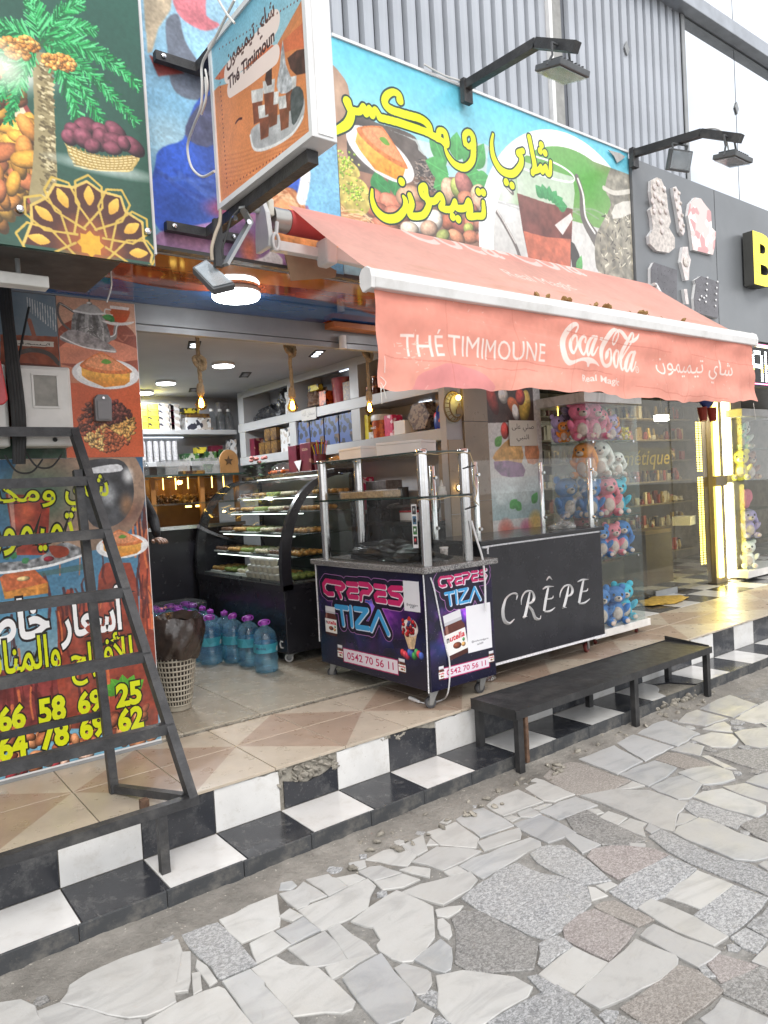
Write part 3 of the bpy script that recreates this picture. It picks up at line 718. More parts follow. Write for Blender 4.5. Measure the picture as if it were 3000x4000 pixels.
for k in range(-8, 32):
    x = TX0+k*PT; bt = (k % 2 == 0)
    key = 'b' if bt else 'w'
    if k == 11:  # broken tread tile under the bench: its front corner is gone
        mb = MB().prism([(x+.002, 2.61, ZT-.010), (x+.14, 2.585, ZT-.010), (x+.17, 2.66, ZT-.010), (x+.25, 2.70, ZT-.010), (x+PT-G_, 2.76, ZT-.010), (x+PT-G_, 2.856, ZT-.010), (x+.002, 2.856, ZT-.010)], (0, 0, .010))
        mb.build('tile', TBLACK if bt else TWHITE, step, label='broken tile with its front corner missing'); continue
    if k == 12:
        mb = MB().prism([(x+.002, 2.79, ZT-.010), (x+.12, 2.74, ZT-.010), (x+.2, 2.585, ZT-.010), (x+PT-G_, 2.585, ZT-.010), (x+PT-G_, 2.856, ZT-.010), (x+.002, 2.856, ZT-.010)], (0, 0, .010))
        mb.build('tile', TBLACK if bt else TWHITE, step, label='broken tile at the crumbled step edge'); continue
    if key not in tread:
        o = slab(PT-G_, .286, .010, None).build('tile', TBLACK if bt else TWHITE, step, fix=False, local=True); tread[key] = o
    else: o = tread[key].copy(); COL.objects.link(o); o.parent = step
    o.location = (x+G_/2, 2.571, ZT-.010)
for k in range(-8, 32):
    x = TX0+k*PT; wt = (k % 2 == 0)
    rr = random.Random(k+50); hz = ZP-.014
    top = []
    n = 9
    for i in range(n+1):
        u = i/n; dz = abs(rr.gauss(0, .003))
        if k == 3: dz = .045+.055*math.sin(u*2.6)*(1-u*.5)+rr.uniform(0, .012)
        if k == 5: dz = .004+(.035*max(0, 1-u*2.2))+rr.uniform(0, .004)
        if k in (2,): dz += .012*(1-u)*rr.random()
        if k == 6: dz += .03*max(0, u-.7)
        top.append((x+G_/2+(PT-G_)*(1-u)-(0 if k != 3 else -.02*u), 2.860, hz-dz))
    P = [(x+G_/2+(.02 if k == 3 else 0), 2.860, ZT+.001), (x+PT-G_/2, 2.860, ZT+.001)]+top
    MB().prism(P, (0, .008, 0)).build('tile', TWHITE if wt else TBLACK, terr, fix=True)
ed = None
for k in range(-9, 34):
    x = .28+k*.3025
    if 3.93 < x < 4.05: continue
    if ed is None: ed = B(0, .3, 0, .011, 0, .088).build('edge_tile', TEDGE, step, local=True, bevel=.002); o = ed
    else: o = ed.copy(); COL.objects.link(o); o.parent = step
    o.location = (x, 2.5625+random.uniform(-.001, .001), -.012+random.uniform(-.002, .002))
# crumbled screed at the broken places
mb = MB(); rr = random.Random(8)
for i in range(150):
    lump(mb, (rr.uniform(3.97, 4.42), rr.uniform(2.55, 2.70), rr.uniform(.0, .045)), rr.uniform(.012, .03), 300+i)
for i in range(46): lump(mb, (TX0+3*PT+rr.uniform(0.0, .3), 2.866, ZP-.02-rr.uniform(0, .075)), rr.uniform(.008, .02), 500+i)
for i in range(16): lump(mb, (TX0+5*PT+rr.uniform(-.06, .12), 2.864, ZP-.016-rr.uniform(0, .03)), rr.uniform(.006, .014), 700+i)
mb.build('broken_screed', SCREED, terr, smooth='all')['kind'] = 'stuff'
# terrace floor tiles: each is split corner to corner, beige and terracotta
TF = .374; FX0, FY0 = 1.497, 3.2385
diag = {}
def terrace_tile(i, j, plain=False):
    x0, x1 = FX0+i*TF+.002, FX0+(i+1)*TF-.002
    y0, y1 = (FY0+.002, YW-.008) if j else (YA-.006, FY0-.002)
    key = (i % 2, j)
    z0, z1 = ZP-.012, ZP; e = .0015
    if key not in diag:
        w, d = x1-x0, y1-y0; mb = MB()
        mb.add([(0, 0, -.012), (w, 0, -.012), (w, d, -.012), (0, d, -.012), (0, 0, -e), (w, 0, -e), (w, d, -e), (0, d, -e), (e, e, 0), (w-e, e, 0), (w-e, d-e, 0), (e, d-e, 0)],
               [(0, 1, 5, 4), (1, 2, 6, 5), (2, 3, 7, 6), (3, 0, 4, 7), (4, 5, 9, 8), (5, 6, 10, 9), (6, 7, 11, 10), (7, 4, 8, 11)])
        # the terracotta half lies towards the centre of each four
        cx = 1 if i % 2 == 0 else 0; cy = 0 if j else 1
        cor = {(0, 0): 8, (1, 0): 9, (1, 1): 10, (0, 1): 11}
        a = cor[(cx, cy)]; b = cor[(1-cx, cy)]; c = cor[(cx, 1-cy)]; dd = cor[(1-cx, 1-cy)]
        def ori(t):
            p = [mb.v[q] for q in t]
            return t if (p[1][0]-p[0][0])*(p[2][1]-p[0][1])-(p[1][1]-p[0][1])*(p[2][0]-p[0][0]) > 0 else t[::-1]
        mb.f += [ori((a, b, c)), ori((b, c, dd))]; mb.mi += [1, 0]
        o = mb.build('tile', [FBEIGE, FBROWN], terr, local=True, fix=False); diag[key] = o
    else: o = diag[key].copy(); COL.objects.link(o); o.parent = terr
    o.location = (x0, y0, ZP+random.uniform(-.0006, .0006))
for i in range(-9, 26):
    for j in (0, 1): terrace_tile(i, j)
# shop floor
sf = B(.2, 4.0, YW-.004, 7.4, ZP-.05, ZI-.011).build('shop_floor', SCREED, kind='structure')
pr = None; w = .43
for i in range(-3, 5):
    for j in range(0, 8):
        x = 1.803+i*w; y = YW+j*w
        if pr is None: pr = slab(w-.003, w-.003, .010, None).build('tile', FGREY, sf, local=True, fix=False); o = pr
        else: o = pr.copy(); COL.objects.link(o); o.parent = sf
        o.location = (x, y, ZI-.010)
# chipped mortar lip under the shop floor edge
mb = MB(); rr = random.Random(4)
for i in range(150):
    lump(mb, (rr.uniform(1.26, 3.3), YW-.005, ZP+.004), rr.uniform(.004, .011), 1000+i)
mb.build('floor_lip', SCREED, sf, smooth='all')['kind'] = 'stuff'
# checkered floor of the next shop
nf = B(4.0, 14., YW-.004, 8., ZP-.05, ZP-.010).build('next_shop_floor', SCREED, kind='structure')
pr = {}
for i in range(0, 18):
    for j in range(0, 6):
        x = 4.3+i*.335; y = YW+.0+j*.335; kk = (i+j) % 2
        if kk not in pr: pr[kk] = slab(.332, .332, .010, None).build('tile', TWHITE if kk else TBLACK, nf, local=True, fix=False); o = pr[kk]
        else: o = pr[kk].copy(); COL.objects.link(o); o.parent = nf
        o.location = (x, y, ZP-.010)
# ------------------------------------------------------------------ the shop building
PLASTER = M('grey_plaster', (.36, .36, .37), .8, var=.06, scale=4, bmp=.05, dirt=(.3, .3, .3), damt=.2)
CEIL = M('ceiling_paint', (.46, .46, .475), .7, var=.05, scale=3)
SHELFW = M('shelf_lacquer', (.40, .40, .40), .35, var=.05, scale=5)
PTILE = M('brown_wall_tile', (.20, .14, .085), .3, var=.2, scale=5, bmp=.05, dirt=(.12, .085, .05), damt=.4)
PTILE2 = M('tan_wall_tile', (.26, .19, .12), .3, var=.2, scale=5, bmp=.05, dirt=(.15, .11, .07), damt=.4)
ALU = M('grey_aluminium', (.27, .28, .285), .5, .3, var=.1, scale=7)
DARK = M('black_lacquer', (.020, .020, .025), .25, var=.2, scale=6, dirt=(.03, .03, .034), damt=.25)
BLK = M('black_steel_paint', (.040, .040, .042), .5, .25, var=.35, scale=14, bmp=.25, bscale=70, dirt=(.13, .125, .115), dscale=8, damt=.55)
RUBBER = M('black_rubber', (.02, .02, .02), .7)
STEEL = M('polished_steel', (.62, .62, .63), .16, 1., var=.08, scale=20)
WPLAST = M('white_plastic', (.62, .61, .58), .4, var=.07, scale=8, dirt=(.33, .31, .27), damt=.35)
WBOX = M('white_board', (.72, .71, .70), .7, var=.04)
CLAD = M('grey_cladding', (.36, .385, .425), .42, .2, var=.12, scale=2.5, dirt=(.27, .28, .29), dscale=2., damt=.4)
_t = CLAD.node_tree; _p = next(n for n in _t.nodes if n.type == 'BSDF_PRINCIPLED'); _c = _p.inputs['Base Color'].links[0].from_socket
_t.links.new(mix(_t, ramp(_t, noise(_t, 5., 6, .65, stretch=(6, 6, .12)), [(.45, (0, 0, 0)), (.75, (.45,)*3)]), _c, (.50, .52, .55)), _p.inputs['Base Color'])
CLADG = M('cladding_gap', (.13, .14, .16), .6)
PANE = glass('clear_pane', (.985, .992, .988), .05, dust=.015); CASEG = glass('case_glass', (.95, .975, .965), .05, dust=.015)
bld = thing('shop_building', 'tea and pastry shop building with open shop front under the red awning', 'building', (2.3, 3.6, ZP))
B(-1.2, 1.258, YW+.004, YW+.16, ZP-.02, 2.44).build('wall', PLASTER, bld)
B(-1.2, 1.255, YW-.004, YW+.003, 2.435, 2.46).build('wall_trim', ALU, bld)
B(1.02, 1.12, YW+.165, 7.1, ZI-.02, 2.55).build('wall', PLASTER, bld)
B(1.02, 3.8, 7.1, 7.25, ZI-.02, 2.6).build('wall', PLASTER, bld)
B(3.66, 3.8, 3.86, 7.1, ZI-.02, 2.6).build('wall', PLASTER, bld)
B(1.02, 3.8, 3.74, 7.25, 2.505, 2.6).build('ceiling', CEIL, bld)
B(1.0, 3.66, 3.585, 3.73, 2.345, 2.50).build('shutter_box', ALU, bld, bevel=.004)
B(1.0, 3.66, 3.58, 3.62, 2.31, 2.34).build('shutter_rail', ALU, bld)
MB().lathe([(.022, 2.30), (.022, 2.375)], (2.47, 3.55, 0), 14).build('pipe_stub', WPLAST, bld, smooth=True)
B(2.36, 2.74, 3.47, 3.565, 2.405, 2.435).build('orange_ledge', M('orange_board', (.42, .13, .04), .5), bld)
# beam over the opening and the soffit slab behind the signs
B(-1.2, 4.26, 2.83, 3.575, 2.452, 2.62).build('soffit_slab', PLASTER, bld)
B(-1.2, 4.26, 3.30, 3.58, 2.63, 3.6).build('wall', PLASTER, bld)
# tiled pillar right of the opening: tile courses are pieces of their own
pil = B(3.46, 3.675, 3.59, 3.86, ZP-.02, 2.5).build('pillar', PLASTER, bld)
for i in range(4):
    z0 = ZP+i*.54; B(3.457, 3.672, 3.58, 3.5895, z0+.002, min(z0+.538, 2.44)).build('tile', PTILE, pil)
    B(3.4475, 3.4565, 3.58, 3.86, z0+.002, min(z0+.538, 2.44)).build('tile', PTILE2, pil)
e = B(3.30, 3.445, 3.60, 3.66, ZP, 2.44).build('jamb', PLASTER, bld)
for i in range(3): B(3.302, 3.443, 3.59, 3.599, ZP+.002+i*.50, ZP+.498+i*.50).build('tile', PTILE2, e)
# upper floor cladding
up = thing('upper_facade', 'ribbed grey metal upper facade with glass panels above the shop signs', 'facade', (3, 2.95, 3.5))
B(-2.5, 5.29, 2.99, 3.2, 3.35, 8.).build('backing', CLADG, up)
rib = None
for i in range(80):
    x = -2.45+i*.0967
    if 3.70 < x < 3.86: continue
    if rib is None:
        rib = MB().prism([(0, 0, 0), (.078, 0, 0), (.068, -.028, 0), (.010, -.028, 0)], (0, 0, 4.6)).build('rib', CLAD, up, local=True); o = rib
    else: o = rib.copy(); COL.objects.link(o); o.parent = up
    o.location = (x-3, 2.985-2.95, 3.36-3.5)
B(3.715, 3.745, 2.93, 2.99, 3.36, 8.).build('corner_trim', M('white_trim', (.75, .75, .74), .4), up)
B(3.76, 3.86, 2.955, 2.99, 3.36, 8.).build('post', M('concrete_post', (.30, .30, .29), .8, var=.2, bmp=.2), up)
SKYG = M('mirror_glass', (.80, .83, .86), .03, .95, var=.04, scale=1.2)
for k, (xa, xb) in enumerate(((5.30, 6.05), (6.06, 7.4), (7.41, 8.9), (8.91, 10.6), (10.61, 12.4), (12.41, 14.5))):
    for za, zb in ((3.36, 4.855), (4.985, 6.6), (6.61, 8.2)): B(xa, xb, 2.955, 2.965, za, zb).build('glass_panel', SKYG, up)
for x in (4.55, 6.055):
    for z in (4.38,): MB().prism([(x, 2.952, z-.05), (x+.028, 2.952, z), (x, 2.952, z+.05), (x-.028, 2.952, z)], (0, -.008, 0)).build('glass_clip', ALU, up)
B(5.262, 5.306, 2.945, 2.953, 3.36, 4.86).build('corner_trim', ALU, up)
MB().box(-2.5, 14.5, 2.86, 2.985, 4.865, 4.975).build('ledge', M('ledge_metal', (.33, .35, .38), .35, .5), up, bevel=.006)
B(-2.5, 14.5, 3.21, 6., 3.3, 8.3).build('wall', PLASTER, up)
# ------------------------------------------------------------------ printed boards on the left pillar
def teapot(cv, P, body=(120, 118, 116)):
    """engraved silver teapot: P maps (u,v) in -1..1 to the sheet"""
    pl = lambda *c: [P(c[i], c[i+1]) for i in range(0, len(c), 2)]
    sc = abs(P(1, 0)[0]-P(0, 0)[0])
    cv.stroke(pl(-.45, .35, -.75, .55, -.92, .62, -.98, .30, -.86, -.05, -.66, -.25), .075*sc, (92, 84, 80)); cv.stroke(pl(-.46, .37, -.75, .57, -.90, .62), .02*sc, (205, 200, 190))
    cv.stroke([P(.45, -.45)+(1.5,), P(.72, -.38)+(1.,), P(.80, .0)+(.8,), P(1.02, .18)+(.6,)], .14*sc, (130, 126, 122)); cv.stroke(pl(.5, -.42, .74, -.3, .83, .02, 1.02, .19), .03*sc, (235, 232, 228))
    cv.poly(pl(-.42, .42, -.60, -.10, -.58, -.50, -.40, -.62, .42, -.62, .58, -.50, .55, -.12, .32, .42), body, grain=.5, gs=70, smooth=3)
    for u, w, c in ((-.36, .1, (52, 48, 46)), (-.12, .12, (206, 204, 200)), (.12, .1, (70, 66, 62)), (.32, .07, (215, 212, 206))):
        cv.stroke([P(u*.8, .38), P(u*1.15, -.1), P(u*1.1, -.55)], w*sc, c, alpha=.55)
    for k in range(40):
        a, b = NR.uniform(-.45, .45), NR.uniform(-.55, -.02); cv.stroke([P(a, b), P(a+NR.uniform(-.08, .08), b+NR.uniform(-.08, .08))], .014*sc, ((50, 46, 44), (225, 222, 216))[k % 2], smooth=0)
    cv.poly(pl(-.48, .40, -.42, .50, -.16, .70, .16, .70, .38, .50, .42, .40), (168, 164, 160), grain=.2, smooth=3)
    cv.stroke(pl(-.50, .42, 0, .37, .44, .42), .06*sc, (222, 220, 216)); cv.stroke(pl(0, .7, 0, .98), .05*sc, (110, 84, 60)); cv.ball(*P(0, .74), .09*sc, .05*sc, (190, 186, 180))
def box_map(x0, x1, z0, z1): return lambda u, v: (x0+(x1-x0)*(u+1)/2, z0+(z1-z0)*(v+1)/2)
Q = lambda k, *c: pts(k, 'y', YW, *c)
# upper board: teapot, cake, nuts
cu = Cv(.900, 1.2585, 1.690, 2.434, 900, (196, 118, 84))
cu.rect(.9, 1.26, 2.2, 2.44, (206, 150, 120), grain=.06)
cu.poly(Q('Z4', 490, 640, 760, 520, 1000, 560, 1170, 700, 1200, 1000, 500, 930), (150, 66, 44), grain=.2, gs=8, smooth=4); cu.poly(Q('Z4', 500, 800, 760, 690, 1170, 800, 1190, 900, 520, 930), (214, 122, 88), grain=.12, gs=6, smooth=4)
cu.poly(Q('Z4', 600, 1100, 1210, 1100, 1240, 1740, 560, 1740), (206, 84, 40), grain=.1, gs=5)
for k in range(14): cu.stroke(Q('Z4', 520+45*k, 650+20*(k % 5), 600+45*k, 690+25*(k % 4), 700+40*k, 660+30*(k % 3)), .006, ((226, 140, 104), (120, 50, 34))[k % 2], alpha=.35)
a, b = on('Z4', 510, 800, 'y', YW), on('Z4', 1035, 380, 'y', YW); teapot(cu, box_map(a.x, b.x, a.z-.01, b.z))
cu.poly(Q('Z4', 520, 690, 640, 640, 900, 740, 1000, 820, 960, 840, 760, 800, 540, 740), (146, 138, 136), grain=.4, gs=60, smooth=3); cu.stroke(Q('Z4', 520, 700, 720, 790, 990, 830), .006, (226, 224, 220))
cu.poly(Q('Z4', 870, 560, 1030, 580, 1155, 570, 1100, 600, 960, 600), (222, 214, 208), smooth=3); cu.poly(Q('Z4', 945, 445, 1110, 465, 1090, 560, 1040, 580, 980, 555), (206, 66, 20), grad=(196, 96, 50), smooth=3)
cu.poly(Q('Z4', 945, 430, 1110, 450, 1105, 475, 945, 460), (236, 222, 214)); cu.stroke(Q('Z4', 950, 470, 905, 465, 905, 505, 965, 515), .006, (226, 220, 214))
p_leaf(cu, *Q('Z4', 985, 570)[0], .05, .016, 2.5, (44, 110, 50)); p_leaf(cu, *Q('Z4', 960, 545)[0], .045, .014, 3.0, (60, 130, 60))
x, z = Q('Z4', 915, 1020)[0]; p_cake(cu, x, z, .27)
cx, cz = Q('Z4', 920, 1460)[0]
for sel, cols, rr_, asp in (((0, 2.1, .55), [(120, 44, 34), (98, 38, 34)], .013, .8), ((2.1, 3.6, .6), [(150, 70, 44), (96, 48, 34)], .012, .6), ((3.6, 4.6, .6), [(214, 160, 84), (226, 182, 104)], .012, .55),
                            ((4.6, 5.6, .6), [(170, 82, 44), (186, 96, 52)], .014, .55), ((5.6, 6.6, .6), [(224, 170, 84), (214, 152, 70)], .015, .5), ((.3, 1.0, .6), [(112, 52, 40), (90, 40, 34)], .014, .5)):
    rr = np.random.RandomState(int(sel[0]*10)+2)
    for k in range(90):
        a = sel[0]+(sel[1]-sel[0])*rr.rand(); d = .135*math.sqrt(rr.rand()); c = cols[rr.randint(len(cols))]
        if sel[0] == 0 and a < 1.1: continue
        cu.ball(cx+d*math.cos(a)*.95, cz+d*math.sin(a)*.92, rr_, rr_*asp, c, ang=rr.rand()*3.1, lo=.3)
cu.soft(2, .06, ds=.1)
pb = thing('poster_board', 'narrow printed board with silver teapot, semolina cake and nuts', 'poster', (1.08, YW, 1.69))
B(.900, 1.2615, YW-.006, YW+.003, 1.6905, 2.434).build('board', WBOX, pb)
sheet('print', cu, cu.mat('nuts_poster', rough=.35), 'y', YW-.0075, pb)
# lower board
cl = Cv(.16, 1.2505, .292, 1.688, 800, (96, 160, 190))
cl.poly([(.16, 1.688), (.16, 1.), (1.26, 1.), (1.26, 1.688)], (70, 130, 164), grad=(44, 92, 132)); cl.rect(.16, 1.26, .75, 1.0, (130, 156, 166), grad=(74, 136, 166))
L5 = lambda *c: Q('Z5', *c)
cl.poly([(.16, .74), (.75, .76), (.75, .68), (.16, .66)], (120, 60, 44), grain=.3, gs=10)
def rock(P, c=(146, 52, 32), seed=0):
    cl.poly(P, c, grain=.45, gs=14); xs = [p[0] for p in P]; zs = [p[1] for p in P]
    for k in range(44):
        x = min(xs)+(max(xs)-min(xs))*NR.rand(); z = min(zs)+(max(zs)-min(zs))*NR.rand(); L = NR.uniform(.05, .2)
        cl.stroke([(x, z), (x+NR.uniform(-.01, .01), z+L*.5), (x+NR.uniform(-.015, .015), z+L)], NR.uniform(.004, .014), ((92, 26, 22), (226, 110, 50), (70, 20, 24))[k % 3], alpha=.75)
rock(L5(800, 620, 830, 600, 1020, 600, 1075, 760, 1095, 1100, 1215, 1130, 1240, 1900, 440, 1900, 450, 1200, 440, 950, 500, 900, 520, 810, 570, 805, 590, 900, 660, 900, 680, 790, 720, 780, 760, 880, 770, 700))
rock(L5(1090, 560, 1110, 350, 1130, 240, 1170, 260, 1185, 700, 1215, 1120, 1095, 1120), (160, 60, 34))
rock(L5(-700, 1480, 440, 1420, 470, 1900, -700, 2100), (118, 40, 38))
# round teapot picture
cc = Q('Z5', 640, 60)[0]; 
cl.poly([(cc[0]+.30*math.cos(a), cc[1]+.02+.29*math.sin(a)) for a in np.linspace(0, 6.28, 60)], (150, 120, 96), grain=.3, gs=5)
cl.blob(*Q('Z5', 950, 200)[0], .2, .1, (90, 50, 40), .8); cl.blob(*Q('Z5', 300, 60)[0], .25, .2, (44, 90, 72), .8)
cl.poly(Q('Z4', 700, 1800, 1020, 1760, 1130, 1900, 1150, 2080, 1100, 2230, 980, 2330, 800, 2330, 690, 2100), (52, 54, 58), grain=.6, gs=16, smooth=4)
cl.poly(Q('Z4', 760, 1840, 1010, 1800, 1040, 1860, 780, 1880), (206, 210, 214), smooth=3); cl.blob(*Q('Z4', 930, 2060)[0], .06, .08, (190, 196, 200), .8); cl.blob(*Q('Z4', 1100, 1900)[0], .04, .06, (236, 240, 240), .9)
cl.blob(*Q('Z4', 1090, 2150)[0], .05, .08, (180, 120, 70), .7)
# glass of tea and tray
cl.poly(L5(40, 60, 390, 80, 380, 300, 360, 540, 110, 540, 80, 300), (150, 44, 26), grain=.5, gs=14); cl.poly(L5(60, 60, 100, 60, 130, 520, 110, 530), (226, 200, 180), alpha=.5); cl.blob(*L5(200, 200)[0], .06, .1, (226, 96, 40), .6)
cl.poly(L5(-700, 640, 0, 600, 300, 560, 480, 440, 620, 480, 660, 520, 560, 580, 300, 640, 0, 680, -700, 760), (120, 122, 124), grain=.7, gs=50, smooth=3)
cl.stroke(L5(-300, 700, 100, 670, 400, 620, 650, 540), .012, (226, 226, 226)); cl.poly(L5(380, 470, 520, 480, 530, 540, 430, 560), (150, 50, 26), smooth=3); cl.ball(*L5(380, 570)[0], .022, .012, (150, 20, 40))
for k, (x, z, a_) in enumerate(((20, 560, .2), (90, 570, 1.), (170, 600, .5), (-60, 590, 1.8))): p_leaf(cl, *L5(x, z)[0], .035, .014, a_, (40, 110, 60))
cl.poly(L5(200, 690, 600, 620, 690, 600, 640, 660, 300, 710), (60, 96, 90), alpha=.7)
p_cake(cl, *L5(960, 470)[0], .215)
# basbousa block
cl.poly(L5(0, 740, 270, 655, 375, 760, 375, 840, 35, 885), (206, 128, 44), grain=.3, gs=70); cl.poly(L5(-10, 720, 30, 690, 270, 655, 375, 755, 40, 830), (196, 92, 44), grain=.25, gs=70); cl.ball(*L5(180, 725)[0], .027, .011, (226, 190, 120))
cl.soft(2, .04, .1, ds=.15)
Y_ = (206, 214, 20)
# calligraphy: yellow with black edge
AR1 = '\uFEB7\uFE8E\uFEF1'[::-1]; ARW = '\uFEED\uFEE3\uFEDC\uFEB4\uFEAE'[::-1]
def fit(cv, body, k, xa, ya, xb, yb, c, **kw):
    (x0, z1), (x1, z0) = pts(k, 'y', YW, xa, ya, xb, yb); cv.text(body, x0, z0, x1, z1, c, **kw)
OL = dict(bold=.018, outline=.05, oc=(24, 26, 14))
fit(cl, '\uFEB7\uFE8E\uFEF1'[::-1], 'Z4', 545, 1880, 945, 2190, Y_, **OL); fit(cl, ARW, 'Z4', -420, 1960, 480, 2170, Y_, **OL)
fit(cl, '\uFE97\uFEE4\uFEF4\uFEE4\uFEEE\uFEE5'[::-1], 'Z5', -180, 240, 590, 500, Y_, **OL)
WL = dict(bold=.03, outline=.045, oc=(30, 20, 20))
fit(cl, '\uFE83\uFEB3\uFECC\uFE8E\uFEAD'[::-1], 'Z5', 445, 830, 1080, 1190, (240, 240, 240), **WL); fit(cl, '\uFEA7\uFE8E\uFEBB\uFE94'[::-1], 'Z5', -330, 930, 395, 1180, (240, 240, 240), **WL)
fit(cl, '\uFEDF\uFEF8\uFED3\uFEAE\uFE8D\uFEA1'[::-1], 'Z5', 540, 1200, 1050, 1480, Y_, **OL); fit(cl, '\uFEED\uFE8D\uFEDF\uFEE4\uFEE8\uFE8E\uFEB3\uFE92\uFE8E\uFE95'[::-1], 'Z5', -560, 1300, 480, 1480, Y_, **OL)
for k in range(5): p_leaf(cl, *L5(930+20*k, 1620)[0], .09, .03, 2.6-.5*k, (70, 130, 40))
p_almonds(cl, .16, 1.22, .30, .46, 120, [(150, 84, 60), (176, 108, 70), (120, 60, 44), (190, 130, 90)], .035, 9)
p_almonds(cl, .16, .9, .29, .34, 40, [(226, 190, 170), (150, 50, 60)], .03, 4)
NL = dict(bold=.045, outline=.05, oc=(26, 24, 14), rise=.0)
def num(s_, k, xa, ya, xb, yb): fit(cl, s_, k, xa, ya, xb, yb, Y_, **NL)
num('25', 'Z5', 900, 1555, 1112, 1700); num('69', 'Z5', 600, 1612, 805, 1765); num('58', 'Z5', 290, 1670, 520, 1830); num('66', 'Z5', -30, 1735, 205, 1890)
num('62', 'Z5', 915, 1745, 1128, 1890); num('69', 'Z5', 615, 1800, 830, 1960); num('78', 'Z5', 305, 1870, 545, 2030); num('64', 'Z5', -30, 1950, 220, 2115)
num('06', 'Z5', -330, 1790, -80, 1950); num('06', 'Z5', -330, 2020, -80, 2180)
pb = thing('poster_board', 'tall printed board with phone numbers, red rocks and calligraphy on the pillar', 'poster', (.7, YW, .27))
B(.16, 1.2535, YW-.006, YW+.003, .276, 1.6885).build('board', WBOX, pb)
sheet('print', cl, cl.mat('calligraphy_poster', rough=.35, dirt=.1), 'y', YW-.0075, pb)
B(.16, 1.2535, YW-.016, YW-.009, .2705, .284).build('bottom_strip', ALU, pb)
# weathered older print behind the meters
co = Cv(.3, .897, 1.691, 2.432, 500, (112, 128, 138))
co.poly(Q('Z4', 0, 680, 500, 700, 520, 950, 0, 950), (150, 84, 62), grain=.3); co.poly(Q('Z4', -200, 900, 520, 950, 600, 1800, -200, 1800), (110, 70, 56), grain=.3, gs=8); co.rect(.3, .9, 1.69, 1.78, (50, 72, 60), grain=.3)
co.stroke(Q('Z4', 60, 930, 140, 850, 280, 815, 420, 850, 500, 930), .02, (80, 74, 70)); co.poly(Q('Z4', 60, 725, 460, 745, 460, 790, 60, 775), (200, 194, 184))
fit(co, '\u0640\uFEE0\uFEE4\uFEB4\u0640\uFE94', 'Z4', 150, 738, 445, 782, (50, 46, 44)); co.stroke(Q('Z4', 250, 560, 290, 690), .018, (150, 84, 60))
for k in range(12): co.stroke(Q('Z4', 230+22*k, 360+9*k, 236+22*k, 470+17*k), .003, (214, 214, 210), smooth=0)
pb = thing('poster_board', 'faded grey-blue printed board behind the electricity meters', 'poster', (.6, YW, 1.7))
B(.3, .898, YW-.004, YW+.003, 1.691, 2.432).build('board', WBOX, pb); sheet('print', co, co.mat('faded_poster', rough=.6, dirt=.3), 'y', YW-.0055, pb)

# ------------------------------------------------------------------ meter boxes, key box and cables on the pillar
def meter(x0, x1, lab):
    t = thing('meter_box', lab, 'meter box', ((x0+x1)/2, 3.45, 1.73), group='electricity meters on the pillar')
    B(x0, x1, 3.435, 3.56, 1.735, 2.085).build('housing', WPLAST, t, bevel=.008)
    B(x0+.012, x1-.012, 3.424, 3.434, 1.79, 2.072).build('cover', WPLAST, t, bevel=.004)
    f = MB(); a, b, c, d = x0+.065, x1-.055, 1.90, 2.05
    for q in ((a, b, c, c+.008), (a, b, d-.008, d), (a, a+.008, c+.009, d-.009), (b-.008, b, c+.009, d-.009)): f.box(q[0], q[1], 3.418, 3.4235, q[2], q[3])
    w_ = f.build('window_frame', WPLAST, t); B(a+.009, b-.009, 3.420, 3.4235, c+.009, d-.009).build('pane', M('smoked_window', (.20, .19, .165), .35, var=.25, scale=20), w_)
    B(x0+.012, x1-.012, 3.427, 3.434, 1.742, 1.785).build('lower_cover', WPLAST, t); MB().lathe([(.010, 0), (.010, .004)], ((x0+x1)/2+.03, 3.422, 1.763), 12, 'y').build('lock', RUBBER, t)
meter(.675, .905, 'dirty white electricity meter box with grey window, the one nearer the shop'); meter(.41, .645, 'white electricity meter box at the picture edge, behind the red packet')
t = thing('key_box', 'small grey lidded key box screwed onto the nut poster', 'key box', (1.073, 3.545, 1.855))
MB().prism([(1.033, 3.57, 1.86), (1.108, 3.57, 1.86), (1.112, 3.57, 1.965), (1.095, 3.57, 1.985), (1.05, 3.57, 1.985), (1.033, 3.57, 1.965)], (0, -.032, 0)).build('housing', M('grey_box_plastic', (.19, .19, .195), .45), t, bevel=.004)
B(1.043, 1.10, 3.534, 3.5375, 1.868, 1.955).build('lid', MATS['grey_box_plastic'], t, bevel=.002); MB().lathe([(.006, 0), (.006, .005)], (1.073, 3.532, 1.968), 10, 'y').build('screw', STEEL, t)
mb = MB()
for k in range(4): mb.tube(spline([(.655+.012*k, 3.50, 2.43), (.66+.01*k, 3.47, 2.25), (.655+.012*k, 3.42, 2.05), (.66+.012*k, 3.41, 1.85), (.655+.01*k, 3.43, 1.66)], 6), .011, 8)
mb.build('cable_bundle', RUBBER, smooth=True, label='thick black cable bundle running down between the meter boxes', cat='cable')
MB().tube(spline([(.775, 3.53, 2.36), (.73, 3.5, 2.2), (.69, 3.46, 2.05)], 6), .005, 6).build('cable', RUBBER, smooth=True, label='thin slanting cable above the right meter box', cat='cable')
for k, (a_, lab) in enumerate((((.70, 1.72), 'thin cable loop hanging under the right meter box'), ((.62, 1.70), 'cable loop hanging under the left meter box'))):
    MB().tube(spline([(a_[0], 3.45, a_[1]), (a_[0]+.04, 3.44, a_[1]-.07), (a_[0]+.10, 3.44, a_[1]-.075), (a_[0]+.15, 3.45, a_[1]-.02)], 6), .004, 6).build('cable', RUBBER, smooth=True, label=lab, cat='cable')
RED = M('red_wrapper', (.42, .03, .035), .25, var=.25, scale=12, bmp=.3, bscale=20)
